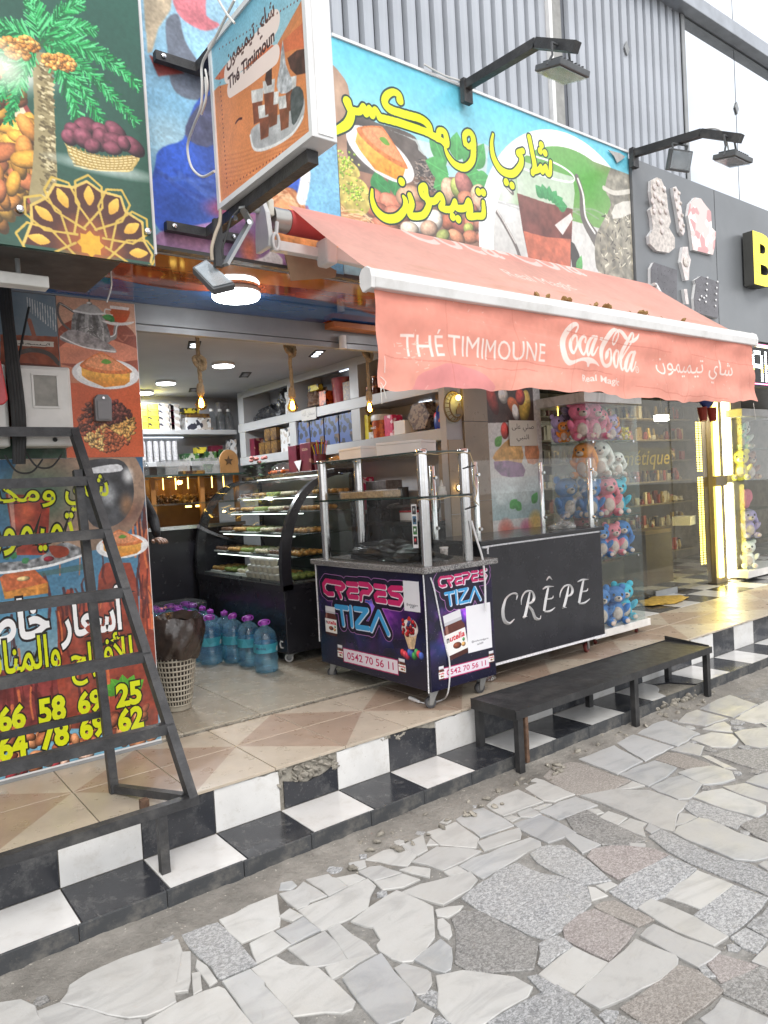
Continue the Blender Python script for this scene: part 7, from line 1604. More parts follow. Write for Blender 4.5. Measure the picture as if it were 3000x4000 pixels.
# right wall, lower row
for k in range(5): pack('brown spice carton in the %s layer of the block, %s from the street' % (('lower', 'upper')[k//3], ORD[k % 3]), 3.42, 6.05+.12*(k % 3), 1.857+.12*(k//3), .12, .11, .115, 'brown', 'carton', 'carton', 'spice cartons on the lower right shelf')
pack('clear wrapped gift packet beside the spice cartons', 3.43, 5.86, 1.857, .10, .18, .21, 'white')
for k in range(4):
    pack('tall blue and dark photo carton, %s from the back of the row of four' % ORD[k], 3.42, 5.53-k*.225, 1.857, .10, .21, .235, 'blue', 'carton', 'carton', 'blue photo cartons on the lower right shelf')
t = thing('nut_tub', 'orange nut butter tub with clear lid on the right shelf', 'tub', (3.42, 4.42, 1.857)); MB().lathe([(.075, 0), (.082, .13)], (3.43, 4.46, 1.857), 20).build('tub', PK['orange'], t, smooth=True); MB().lathe([(.085, .131), (.088, .16), (.08, .175)], (3.43, 4.46, 1.857), 20).build('lid', WPLAST, t, smooth=True)
cnt = MB(); V_, T_ = tri_text('NuDZ', .02); k_ = .06/np.ptp(V_[:, 0]); cnt.add([(3.345, 4.50-(p[0])*k_*1.1, 1.925+p[1]*k_) for p in V_], [tuple(x) for x in T_]); cnt.build('lettering', WBOX, t, fix=False)
pack('pink carton with white print on the right shelf', 3.42, 4.31, 1.857, .10, .10, .155, 'pink', 'carton', 'carton'); pack('plain white carton behind the honeycomb basket', 3.42, 4.17, 1.857, .12, .13, .10, 'WBOX', 'carton', 'carton').data.materials[0] = WBOX; pack('small white tag box before the nut tub', 3.375, 4.52, 1.857, .03, .06, .05, 'white', 'carton', 'carton')
t = thing('honeycomb_basket', 'big hexagonal patterned gift basket wrapped in clear film', 'basket', (3.42, 3.96, 1.857)); HB = pm('lace_print', lin((150, 130, 110)), lin((96, 72, 60)), lin((60, 40, 36)), sc=55)
MB().prism([(3.37+.0, 3.96+.12*math.cos(R(60*k)), 1.965+.108*math.sin(R(60*k))) for k in range(6)], (.22, 0, 0)).build('basket', HB, t, bevel=.004)
MB().prism([(3.363, 3.96+.127*math.cos(R(60*k)), 1.967+.112*math.sin(R(60*k))) for k in range(6)], (.23, 0, 0)).build('film', MATS['clear_plastic'], t)
t = thing('detergent_tub', 'blue and red oval tub at the street end of the right shelf', 'tub', (3.40, 3.76, 1.857)); MB().lathe([(.05, 0), (.055, .02), (.055, .10), (.045, .115)], (3.41, 3.76, 1.857), 18, sy=1.).build('tub', pm('tub_print', lin((30, 60, 150)), lin((200, 40, 60)), lin((220, 220, 220)), sc=28), t, smooth=True)
MB().tube([(3.41+.0, 3.76+.05*math.cos(a), 1.965+.06*math.sin(a)) for a in np.linspace(0, 3.14, 10)], .007, 6).build('handle', M('tub_blue', (.06, .12, .35), .4), t, smooth=True)
# crescent ornament with lit globe on the jamb
t = thing('crescent_ornament', 'gold wooden crescent ornament with hanging lantern on the jamb', 'ornament', (3.37, 3.57, 1.88)); GO = M('gilded_wood', (.16, .105, .045), .5, .2)
OC = Vector((3.352, 3.575, 1.985)); mb = MB()
outer = [(OC.x+.085*math.cos(a), OC.z+.098*math.sin(a)) for a in np.linspace(R(50), R(330), 30)]; inner = [(OC.x+.028+.062*math.cos(a), OC.z+.005+.076*math.sin(a)) for a in np.linspace(R(325), R(60), 30)]
mb.tube([(p[0], 3.575, p[1]) for p in outer], .007, 6); mb.tube([(p[0], 3.575, p[1]) for p in inner], .005, 6)
for i in range(2, 28, 2): mb.bar((outer[i][0], 3.575, outer[i][1]), (inner[29-i][0], 3.575, inner[29-i][1]), .005, .005)
mb.build('crescent', GO, t); mb = MB(); mb.prism([(3.375, 3.572, 1.935), (3.43, 3.572, 1.935), (3.43, 3.572, 1.965), (3.418, 3.572, 1.985), (3.403, 3.572, 2.01), (3.388, 3.572, 1.985), (3.375, 3.572, 1.965)], (0, .006, 0)); mb.build('lantern_shape', GO, t); MB().ell((3.372, 3.545, 2.042), .018, 14, 10).build('globe', lamp('globe_yellow', (1., .75, .12), 14.), t, smooth=True)
t = thing('wall_lamp', 'small warm lamp glowing low on the tiled jamb', 'lamp', (3.42, 3.56, 1.43)); MB().ell(tuple(on('U4', 1508, 1395, 'y', 3.57)), .014, 12, 8).build('globe', lamp('warm_globe', (1., .68, .25), 16.), t, smooth=True); MB().lathe([(.02, 0), (.02, .01)], (on('U4', 1508, 1395, 'y', 3.577).x, 3.579, on('U4', 1508, 1395, 'y', 3.577).z), 12, 'y').build('base', WPLAST, t)
t = thing('wall_sign', 'small white card with Arabic writing hanging from the right shelf', 'sign', (3.34, 5.2, 2.1)); cw = Cv(0, .24, 0, .11, 900, (176, 172, 166)); cw.text('\uFEB3\uFE92\uFEA4\uFE8E\uFEE5 \uFE8D\uFEDF\uFEE0\uFEEA'[::-1], .02, .03, .22, .09, (110, 108, 106))
MB().grid(lambda u, v: (3.345, 5.5-.24*u, 2.09+.10*v), 2, 2).build('card', cw.mat('arabic_card'), t, fix=False)
for x, y, z, w, d, h, m_, lab in ((3.41, 6.48, 1.857, .1, .1, .17, 'wine', 'wine red packet at the far end of the lower right shelf'), (3.45, 5.77, 2.189, .14, .12, .2, 'white', 'white packet against the divider on the upper right shelf'), (3.43, 4.83, 2.189, .12, .1, .15, 'brown', 'brown packet between the red bucket and the divider'),
    (3.4, 5.16, 2.189, .1, .1, .12, 'orange', 'orange packet beside the red bucket'), (3.43, 4.6, 1.857, .1, .05, .19, 'yellow', 'slim yellow packet left of the nut tub'), (3.40, 4.06, 2.189, .1, .07, .07, 'brown', 'brown packet near the clay dish'), (2.87, 6.86, 2.304, .2, .14, .05, 'yellow', 'yellow packet lying on the brown strip carton'), (3.29, 6.95, 2.142, .1, .1, .3, 'grey', 'tall grey packet in the upper back corner'),
    (2.98, 6.86, 1.913, .1, .1, .06, 'yellow', 'yellow packet lying on the green packets of the back shelf'), (3.14, 6.85, 1.928, .12, .1, .06, 'wine', 'wine red packet lying on the dark green carton'), (2.7, 6.86, 2.142, .04, .12, .24, 'wine', 'slim wine red packet beside the white tea packets'), (2.3, 6.85, 2.142, .1, .12, .22, 'yellow', 'tall yellow packet at the left end of the upper back shelf')): pack(lab, x, y, z, w, d, h, m_)
for k in range(8): pack(('green', 'brown', 'white', 'wine', 'yellow', 'orange', 'blue', 'pink')[k]+' packet standing under the lower right shelf above the work counter', 3.58, 6.45-k*.21, 1.30, .12, .18, (.3, .24, .33, .27)[k % 4], ('green', 'brown', 'white', 'wine', 'yellow', 'orange', 'blue', 'pink')[k])
B(3.5, 3.655, 4.85, 6.6, 1.27, 1.298).build('packet_shelf', SHELFW, label='low wall board carrying a row of packets behind the fridge', cat='shelf')
# ------------------------------------------------------------------ refrigerated display with curved glass
fr = thing('display_fridge', 'black refrigerated display case with curved glass and lit pastry shelves', 'display case', (2.85, 5.2, ZI))
FY0, FY1 = 4.435, 5.93
prof = [(2.478, .80), (2.472, .95), (2.490, 1.12), (2.545, 1.30), (2.640, 1.45), (2.77, 1.555), (2.90, 1.60), (2.98, 1.605)]
PF = [tuple(p) for p in spline(prof, 5)]
B(2.482, 3.18, FY0+.01, FY1-.01, .355, .80).build('base', DARK, fr, bevel=.004); B(2.47, 3.19, FY0, FY1, .795, .835).build('sill', DARK, fr)
B(3.12, 3.18, FY0+.02, FY1-.02, .836, 1.60).build('back_panel', M('fridge_back', (.10, .105, .10), .4), fr); B(2.95, 3.19, FY0, FY1, 1.605, 1.635).build('top', DARK, fr, bevel=.004)
FG = glass('fridge_glass', (.93, .97, .95), .07, dust=.02)
mb = MB(); n = len(PF); mb.grid(lambda u, v: (PF[int(round(v*(n-1)))][0], FY0+.045+(FY1-FY0-.09)*u, PF[int(round(v*(n-1)))][1]), 2, n); mb.uv = None; mb.build('curved_glass', FG, fr, smooth='all', fix=False)
for y in (FY0, FY1-.045):
    mb = MB(); wdt = .075
    inner = [(p[0]+wdt*(1-.3*i/n), p[1]-.02*(i/n)) for i, p in enumerate(PF)]; P = [(p[0]-.004, y, p[1]) for p in PF]+[(p[0], y, p[1]) for p in inner[::-1]]
    mb.add([(p[0]-.004, y, p[1]) for p in PF]+[(p[0]-.004, y+.042, p[1]) for p in PF]+[(p[0], y, p[1]) for p in inner]+[(p[0], y+.042, p[1]) for p in inner],
           [(i, i+1, n+i+1, n+i) for i in range(n-1)]+[(i, 2*n+i, 2*n+i+1, i+1) for i in range(n-1)]+[(n+i, n+i+1, 3*n+i+1, 3*n+i) for i in range(n-1)]+[(2*n+i, 3*n+i, 3*n+i+1, 2*n+i+1) for i in range(n-1)])
    mb.build('arch_frame', DARK, fr, smooth=True); B(3.10, 3.185, y, y+.042, .836, 1.604).build('corner_post', DARK, fr)
mb = MB(); Pq = [(p[0]+.03, FY0+.02, p[1]-.01) for p in PF]+[(3.10, FY0+.02, 1.59), (3.10, FY0+.02, .84)]; mb.add(Pq, [tuple(range(len(Pq)))]); mb.build('end_glass', FG, fr)
FLED = lamp('shelf_led', (.92, 1., .95), 2.4)
SHF = glass('fridge_shelf', (.66, .76, .72), .05, dust=.08)
shz = [(1.005, 2.60), (1.165, 2.66), (1.325, 2.74), (1.44, 2.86)]
for z, x in shz:
    s = B(x, 3.11, FY0+.06, FY1-.06, z, z+.008).build('shelf', SHF, fr)
    B(x-.008, x-.001, FY0+.12, FY1-.2, z-.007, z-.002).build('led', FLED, s)
B(3.05, 3.06, FY0+.1, FY1-.1, 1.597, 1.604).build('led', FLED, fr)
B(2.53, 3.11, FY0+.05, FY1-.05, .836, .850).build('deck', M('deck_steel', (.32, .33, .32), .3, .6), fr)
for x, y in ((2.54, FY0+.06), (3.12, FY0+.06), (2.54, FY1-.08)): caster(fr, x, y, .352, .032, 2.4, M('pale_wheel', (.55, .54, .52), .5), ZI)
C_ = on('Y1', 1207, 1645, 'x', 2.481); MB().tube([(2.4795, C_.y-.020, C_.z+.022), (2.4795, C_.y+.006, C_.z+.024), (2.4795, C_.y+.018, C_.z+.004), (2.4795, C_.y+.008, C_.z-.022), (2.4795, C_.y-.02, C_.z-.020)], .005, 6).build('letter_mark', WBOX, fr, label='white letter C mark')
# pastries
rr = random.Random(12); PAST = [M('pastry_gold', (.45, .24, .07), .6, var=.4, scale=60), M('pastry_green', (.22, .27, .07), .7, var=.4, scale=70), M('pastry_cream', (.62, .54, .40), .6, var=.3, scale=60), M('pastry_choc', (.12, .055, .03), .5, var=.4, scale=60)]
for z, x in [(.850, 2.56)]+shz:
    nrow = 6
    for i in range(nrow):
        y = FY0+.16+i*(FY1-FY0-.3)/(nrow-1); w = .10
        t = thing('pastry_tray', '%s in the display fridge, %s from the street, %s' % (('tray of pastries', 'platter of sweets', 'dish of cakes')[i % 3], ORD[i], ('on the deck', 'on the lowest glass shelf', 'on the second glass shelf', 'on the third glass shelf', 'on the top glass shelf')[[.850, 1.005, 1.165, 1.325, 1.44].index(z)]), 'tray', (x+.15, y, z+.009), group='pastry trays in the display fridge')
        zz = z+.009 if z > .9 else z+.001
        MB().box(x+.03, x+.28, y-w, y+w, zz, zz+.006).build('tray', WBOX if i % 2 else STEEL, t); mb = MB()
        for a in range(4):
            for b in range(4):
                c = (x+.06+a*.062, y-w*.75+b*w*.5, zz+.024); mb.ell(c, (.026, .022, .018), 8, 5)
        mb.build('pastries', PAST[(i*3+int(z*100)) % 4], t, smooth='all')
def cup(x, y, z):
    t = thing('dessert_cup', 'clear lidded dessert cup stacked on the fridge deck', 'cup', (x, y, z), group='dessert cups on the fridge deck'); MB().lathe([(.026, 0), (.034, .035)], (x, y, z), 12).build('cup', M('cream_dessert', (.60, .56, .46), .4), t, smooth=True); MB().lathe([(.035, .036), (.033, .046), (.02, .050)], (x, y, z), 12).build('lid', WPLAST, t, smooth=True)
for r_ in range(3):
    for k in range(7-r_): cup(2.545+.0*r_, 4.62+.075*k+.035*r_, .852+r_*.052)
# things on the fridge roof
ZF = 1.637
def carton2(lab, x, y, w, d, h, m_, **k): return pack(lab, x, y, ZF, w, d, h, m_, 'carton', 'carton', **k)
carton2('dark red biscuit carton standing on the fridge, nearest the straws', 3.06, 4.90, .13, .16, .22, 'wine'); carton2('dark red biscuit carton standing behind another on the fridge', 3.06, 5.10, .13, .13, .215, 'wine')
for z, s_ in ((.15, 1),):
    cs_ = MB(); V_, T_ = tri_text('SOUSA', .01); k_ = .085/np.ptp(V_[:, 0]); cs_.add([(2.993, 4.945-p[0]*k_, ZF+.16+p[1]*k_) for p in V_], [tuple(x) for x in T_]); cs_.build('lettering', M('gold_ink', (.55, .38, .25), .4), fr, fix=False)
MB().prism([(2.985, 4.99, ZF+.001), (2.985, 5.06, ZF+.085), (2.985, 4.95, ZF+.09)], (.004, 0, 0)).build('paper_cone', WBOX, label='white triangular paper cone leaning on the red carton', cat='paper cone')
t = thing('straw_cup', 'red cup full of coloured drinking straws on the fridge', 'straw holder', (3.02, 4.72, ZF)); MB().lathe([(.042, 0), (.048, .12)], (3.02, 4.73, ZF), 18, close=False).build('cup', M('wine_cup', (.14, .02, .035), .4), t, smooth=True)
SC_ = [M('straw_'+n, lin(c), .4) for n, c in (('yellow', (214, 200, 60)), ('blue', (60, 110, 190)), ('red', (206, 60, 50)), ('orange', (226, 130, 50)), ('green', (90, 160, 110)))]
rr = random.Random(4)
for k in range(26): a, d = rr.random()*6.28, rr.uniform(.01, .035); MB().tube([(3.02+d*.6*math.cos(a), 4.73+d*.6*math.sin(a), ZF+.02), (3.02+d*2.0*math.cos(a), 4.73+d*2.2*math.sin(a), ZF+.20+rr.uniform(-.02, .03))], .0032, 5).build('straw', SC_[k % 5], t)
t = thing('flower_bunch', 'small bunch of pink artificial flowers at the fridge corner', 'flowers', (2.92, 5.55, ZF)); mb = MB(); mf = MB(); rr = random.Random(9)
for k in range(60):
    c = Vector((2.92+rr.gauss(0, .05), 5.55+rr.gauss(0, .09), ZF+.04+rr.uniform(-.07, .08))); a = rr.random()*6.28; L = rr.uniform(.03, .06); d = Vector((math.cos(a), math.sin(a), rr.uniform(-.5, .5)))*L; u = Vector((-math.sin(a), math.cos(a), .2))*L*.3
    mb.add([c, c+d*.5+u, c+d, c+d*.5-u], [(0, 1, 2, 3)])
for k in range(9): mf.ell((2.92+rr.gauss(0, .04), 5.56+rr.gauss(0, .05), ZF+.09+rr.uniform(0, .06)), (.02, .02, .016), 8, 5)
mb.build('leaves', M('silk_leaf', (.025, .06, .025), .6), t, fix=False); mf.build('blossoms', M('silk_pink', (.45, .17, .15), .7, var=.4, scale=60), t, smooth='all')
t = thing('food_tray', 'domed clear tray of wrapped sweets on the fridge', 'tray', (3.0, 5.3, ZF)); B(2.95, 3.12, 5.2, 5.44, ZF+.001, ZF+.03).build('sweets', PK['orange'], t, bevel=.01); MB().ell((3.035, 5.32, ZF+.003), (.10, .15, .09), 18, 10).build('cover', MATS['clear_plastic'], t, smooth=True)
# ------------------------------------------------------------------ lit nut counter at the back
nc = thing('nut_counter', 'dark nut counter with amber lit glass bins at the back of the shop', 'counter', (2.4, 6.2, ZI)); WOODA = M('amber_wood', (.34, .15, .04), .4, var=.3, scale=6); NLED = lamp('amber_led', (1., .62, .12), 7.)
B(1.95, 2.96, 5.98, 6.5, ZI, 1.22).build('base', DARK, nc); B(1.95, 2.96, 5.92, 6.5, 1.22, 1.25).build('ledge', STEEL, nc); B(1.95, 2.96, 5.98, 6.5, 1.425, 1.44).build('shelf', SHF, nc); B(1.95, 2.98, 5.90, 6.5, 1.665, 1.68).build('top', EDGE, nc)
B(1.95, 2.96, 6.46, 6.5, 1.25, 1.66).build('back', WOODA, nc)
for x in (2.17, 2.60, 2.93): B(x-.02, x+.02, 5.985, 6.02, 1.25, 1.66).build('post', WOODA, nc)
for k in range(9): B(2.0+k*.11, 2.006+k*.11, 6.03, 6.44, 1.441, 1.655).build('partition', PANE, nc)
for k in range(8): B(2.053+k*.11, 2.057+k*.11, 6.03, 6.038, 1.56, 1.655).build('led', NLED, nc)
B(2.45, 2.5, 6.0, 6.01, 1.40, 1.415).build('led', NLED, nc); B(2.54, 2.57, 6.0, 6.01, 1.40, 1.415).build('led', NLED, nc)
pt('bin_light', (2.4, 6.2, 1.62), .9, (1., .62, .2), nc, .02)
rr = random.Random(2)
for k in range(8):
    mb = MB()
    for q_ in range(46): mb.ell((2.015+k*.11+rr.uniform(0, .085), 6.05+rr.uniform(0, .3), 1.446+rr.uniform(0, .07)*(1-.3*rr.random())), (.016, .011, .010), 6, 4, (rr.random()*3, rr.random()*3, 0))
    o = mb.build('nuts', [M('nut_brown', (.16, .075, .03), .6), M('nut_gold', (.40, .22, .06), .6)][k % 3 == 1], nc, smooth='all'); o['kind'] = 'stuff'
pack('clear plastic food box on the nut counter, left one', 2.42, 6.15, 1.682, .22, .2, .13, 'white', 'food_box', 'food box').data.materials[0] = glass('milky_plastic', (.8, .8, .8), .08, .15, dust=.5)
pack('clear plastic food box with green label on the nut counter', 2.74, 6.15, 1.682, .22, .2, .14, 'green', 'food_box', 'food box').data.materials[0] = MATS['milky_plastic']
pack('small green label packet inside the right food box', 2.72, 6.08, 1.70, .09, .04, .07, 'green'); pack('brown tray on the nut counter front edge', 2.52, 6.0, 1.682, .2, .1, .03, 'brown', 'tray', 'tray')
t = thing('wooden_ornament', 'arched wooden crescent and star ornament on the nut counter', 'ornament', (2.9, 6.05, 1.682)); mb = MB()
P = [(2.79, 1.682)]+[(2.875+.09*math.cos(a), 1.79+.10*math.sin(a)) for a in np.linspace(R(200), R(-20), 16)]+[(2.965, 1.682)]; mb.prism([(x, 6.0, z) for x, z in P], (0, .012, 0)); mb.build('arch', M('ornament_wood', (.30, .15, .05), .5, var=.2), t)
st = [(2.87+(.045 if k % 2 == 0 else .02)*math.cos(R(90+36*k)), 1.79+(.045 if k % 2 == 0 else .02)*math.sin(R(90+36*k))) for k in range(10)]; MB().prism([(x, 5.996, z) for x, z in st], (0, .003, 0)).build('star', M('ornament_dark', (.06, .03, .012), .6), t)
jug('small clear bottle at the left end of the nut counter', 2.14, 6.05, 1.682, None, .6)
# ------------------------------------------------------------------ back-bar right: machines behind the crepe cart
bb = thing('back_counter', 'dark work counter behind the crepe cart under the shelves', 'counter', (3.45, 4.3, ZI)); B(3.22, 3.64, 3.70, 4.42, ZI, 1.20).build('base', DARK, bb); B(3.20, 3.65, 3.68, 4.42, 1.201, 1.23).build('top', M('dark_worktop', (.02, .02, .022), .2), bb); B(3.222, 3.225, 4.0, 4.08, .75, 1.05).build('door_panel', M('cardboard', (.3, .2, .12), .8), bb)
t = thing('mixer', 'dark food mixer with twin column on the back counter', 'mixer', (3.38, 4.2, 1.23)); MB().lathe([(.10, 0), (.11, .02), (.10, .09), (.05, .11)], (3.38, 4.18, 1.232), 20).build('bowl', RUBBER, t, smooth=True); MB().lathe([(.022, .1), (.022, .24)], (3.38, 4.16, 1.232), 12).build('column', RUBBER, t, smooth=True); MB().lathe([(.022, .1), (.022, .24)], (3.38, 4.215, 1.232), 12).build('column', RUBBER, t, smooth=True); MB().ell((3.36, 4.18, 1.33), (.12, .14, .03), 16, 8).build('lid', MATS['clear_plastic'], t, smooth=True)
t = thing('kettle', 'red and dark kettle on the back counter', 'kettle', (3.40, 3.92, 1.23)); MB().lathe([(.07, 0), (.075, .03), (.06, .11), (.035, .14)], (3.40, 3.94, 1.232), 18).build('body', M('kettle_red', (.25, .05, .03), .3), t, smooth=True); MB().tube(spline([(3.40, 3.87, 1.26), (3.40, 3.82, 1.33), (3.40, 3.85, 1.42), (3.40, 3.93, 1.40)], 5), .008, 7).build('handle', RUBBER, t, smooth=True)
carton('sugar_box', 3.36, 4.02, 1.232, .16, .2, .07, 0, WBOX, 'low white and red carton on the back counter', 'carton', RED); pack('white paper stack on the back counter', 3.5, 4.55, 1.40, .2, .3, .06, 'white', 'paper_stack', 'paper stack').data.materials[0] = WBOX
pack('folded cloth bundle on the paper stack', 3.48, 4.55, 1.461, .16, .26, .07, 'grey', 'cloth_bundle', 'cloth')
B(3.36, 3.64, 4.44, 4.63, ZI, 1.398).build('cabinet', DARK, label='tall black cabinet beside the back counter', cat='cabinet', bevel=.003)
t = thing('socket_plate', 'white double socket on the wall above the back counter', 'socket', (3.655, 3.78, 1.62)); MB().box(3.650, 3.6595, 3.74, 3.82, 1.585, 1.64).build('plate', WPLAST, t, bevel=.002)
for y in (3.762, 3.80): MB().lathe([(.012, 0), (.012, .002)], (3.6475, y, 1.612), 12, 'x').build('outlet', RUBBER, t)
# ------------------------------------------------------------------ bottles of water by the fridge
WATER = glass('water_blue', (.80, .93, .98), .12, .02, dust=.55, bend=1.2, dc=(.30, .58, .78)); CAPP = M('purple_cap', (.35, .06, .45), .4); LBL = pm('bottle_label', lin((60, 150, 170)), lin((80, 170, 190)), lin((220, 220, 220)), sc=20)
def bottle(lab, x, y, z=ZI, rz=0., first=None):
    if first: return copy_tree(first, None, (x, y, z), rz, lab)
    t = thing('water_bottle', lab, 'bottle', (x, y, z), rz, 'large water bottles beside the fridge')
    prof = [(.070, 0), (.078, .008), (.080, .03), (.076, .045), (.080, .06), (.080, .10), (.075, .115), (.080, .13), (.080, .20), (.076, .215), (.078, .23), (.066, .265), (.040, .292), (.026, .300), (.024, .318)]
    MB().lathe(prof, (0, 0, 0), 22).build('body', WATER, t, local=True, smooth=True); MB().lathe([(.068, .010), (.072, .03), (.072, .12), (.072, .23), (.06, .262)], (0, 0, 0), 18).build('water', glass('water_inside', (.66, .87, .96), .03, dust=.10), t, local=True, smooth=True)
    MB().lathe([(.0808, .135), (.0808, .195)], (0, 0, 0), 22, close=False).build('label', LBL, t, local=True, smooth=True)
    MB().lathe([(.024, .312), (.025, .318), (.025, .336), (.021, .340)], (0, 0, 0), 16).build('cap', CAPP, t, local=True, smooth=True)
    MB().tube(spline([(-.024, 0, .310), (-.040, 0, .322), (-.036, 0, .338), (0, 0, .346), (.036, 0, .338), (.040, 0, .322), (.024, 0, .310)], 4), .005, 6).build('handle', CAPP, t, local=True, smooth=True); return t
b0 = bottle('front water bottle of the row, standing clear with purple cap', 2.29, 4.40)
for k, (x, y) in enumerate(((2.30, 4.66), (2.27, 4.84), (2.29, 5.02), (2.26, 5.20), (2.28, 5.39))):
    bottle(('second', 'third', 'fourth', 'fifth', 'sixth')[k]+' water bottle back from the front of the purple capped row', x, y, rz=.4*k, first=b0)
for k, (x, y) in enumerate(((2.13, 4.93), (2.12, 5.11), (2.13, 5.29), (2.12, 5.46))):
    bottle(('nearest', 'second', 'third', 'hindmost')[k]+' water bottle of the short second row beside the waste basket', x, y, rz=.7*k, first=b0)
V_, T_ = tri_text('Manbaa', .01); k_ = .07/np.ptp(V_[:, 0]); mbl = MB(); mbl.add([(.0825*math.cos(R(218)+ (p[0]*k_-.035)/.082), .0825*math.sin(R(218)+(p[0]*k_-.035)/.082), .160+p[1]*k_) for p in V_], [tuple(x) for x in T_]); mbl.build('label_lettering', M('label_ink', (.05, .05, .15), .5), b0, local=True, fix=False)
for i in range(3):
    for j in range(2): bottle('water bottle in the shrink wrapped pack by the nut counter', 2.03+.13*i, 5.62+.14*j, ZI+.0, 0, b0)['group'] = 'shrink wrapped bottle pack'
for o in list(bpy.data.objects):
    if o.get('group') == 'shrink wrapped bottle pack':
        for ch in list(o.children):
            if ch.name.startswith('label_lettering'): bpy.data.objects.remove(ch)
B(1.94, 2.39, 5.53, 5.85, ZI+.002, ZI+.365).build('shrink_wrap', glass('shrink_film', (.92, .95, .97), .14, .08, dust=.12), label='clear shrink film round the bottle pack behind the waste basket', cat='plastic film', bevel=.02)
# ------------------------------------------------------------------ shopkeeper half hidden behind the pillar
def person():
    me = bpy.data.meshes.new('body'); J = [(1.620, 5.35, 1.16), (1.620, 5.35, 1.36), (1.620, 5.34, 1.60), (1.620, 5.33, 1.72), (1.780, 5.30, 1.58), (1.880, 5.22, 1.34), (1.840, 5.06, 1.22), (1.460, 5.34, 1.58), (1.390, 5.30, 1.33), (1.440, 5.18, 1.16), (1.710, 5.36, 1.10), (1.720, 5.33, .70), (1.720, 5.38, .34), (1.530, 5.36, 1.10), (1.520, 5.36, .70), (1.520, 5.40, .34), (1.720, 5.27, .31), (1.520, 5.29, .31)]
    E_ = [(0, 1), (1, 2), (2, 3), (2, 4), (4, 5), (5, 6), (2, 7), (7, 8), (8, 9), (0, 10), (10, 11), (11, 12), (0, 13), (13, 14), (14, 15), (12, 16), (15, 17)]
    rad = [.14, .14, .12, .05, .065, .05, .035, .065, .05, .035, .10, .075, .05, .10, .075, .05, .04, .04]
    me.from_pydata(J, E_, []); o = bpy.data.objects.new('body', me); COL.objects.link(o); md = o.modifiers.new('skin', 'SKIN'); 
    for i, v in enumerate(me.skin_vertices[0].data): v.radius = (rad[i], rad[i]*.85); v.use_root = (i == 0)
    s = o.modifiers.new('sub', 'SUBSURF'); s.levels = 2; s.render_levels = 2
    me.materials.append(M('dark_coat', (.012, .012, .015), .85, var=.3, scale=14, bmp=.3)); return o
t = thing('person', 'person in dark coat standing inside, half hidden behind the poster pillar', 'person', (1.620, 5.35, ZI)); pb_ = person(); pb_.parent = t; pb_.location = (-1.62, -5.35, -ZI)
SK = M('skin', (.32, .19, .13), .55, var=.1)
mb = MB(); mb.ell((1.620, 5.31, 1.83), (.075, .09, .115), 18, 14); mb.ell((1.620, 5.215, 1.825), (.012, .02, .025), 8, 6); mb.ell((1.545, 5.32, 1.825), (.012, .02, .03), 8, 6); mb.ell((1.695, 5.32, 1.825), (.012, .02, .03), 8, 6); hd = mb.build('head', SK, t, smooth='all')
mb = MB(); mb.ell((1.620, 5.335, 1.865), (.084, .095, .095), 18, 12); mb.build('hair', M('black_hair', (.008, .007, .006), .7), hd, smooth='all'); mb = MB()
for sx in (-.03, .03): mb.ell((1.62+sx, 5.228, 1.84), (.012, .006, .007), 8, 6)
mb.build('eyes', RUBBER, hd); MB().ell((1.620, 5.228, 1.775), (.022, .006, .006), 8, 5).build('mouth', M('lips', (.25, .08, .07), .5), hd)
for hx, hy, hz, sg_ in ((1.830, 5.03, 1.20, 1), (1.450, 5.15, 1.14, -1)):
    mb = MB(); mb.ell((hx, hy-.03, hz), (.032, .045, .018), 12, 8)
    for k, (dx, L) in enumerate(((-.024, .06), (-.008, .07), (.008, .066), (.024, .052))): mb.tube(spline([(hx+dx, hy-.06, hz), (hx+dx*1.1, hy-.06-L*.5, hz-.004), (hx+dx*1.1, hy-.06-L, hz-.022)], 4), .0085, 7)
    mb.tube(spline([(hx-sg_*.028, hy-.01, hz), (hx-sg_*.05, hy-.04, hz-.005), (hx-sg_*.05, hy-.07, hz-.014)], 4), .0095, 7); mb.build('hand', SK, t, smooth='all')
# ------------------------------------------------------------------ soft toys (plain bears and rabbits)
def fur(name, c):
    return M(name, c, .95, var=.18, scale=35, bmp=.8, bscale=180, spec=.15)
FUR = {'pink': fur('plush_pink', (0.805, 0.28, 0.343)), 'rose': fur('plush_rose', (0.718, 0.205, 0.33)), 'blue': fur('plush_blue', (0.0925, 0.243, 0.555)), 'cyan': fur('plush_cyan', (0.08, 0.505, 0.68)), 'white': fur('plush_white', (0.85, 0.85, 0.805)), 'yellow': fur('plush_yellow', (0.85, 0.73, 0.13)), 'purple': fur('plush_purple', (0.155, 0.08, 0.23)), 'lilac': fur('plush_lilac', (0.48, 0.405, 0.68)), 'orange': fur('plush_orange', (0.85, 0.33, 0.0675)), 'brown': fur('plush_brown', (0.405, 0.217, 0.155)), 'mint': fur('plush_mint', (0.468, 0.68, 0.593))}
MUZ = fur('plush_muzzle', (.62, .52, .46)); EYE = M('toy_eye', (.01, .01, .012), .1, spec=.8)
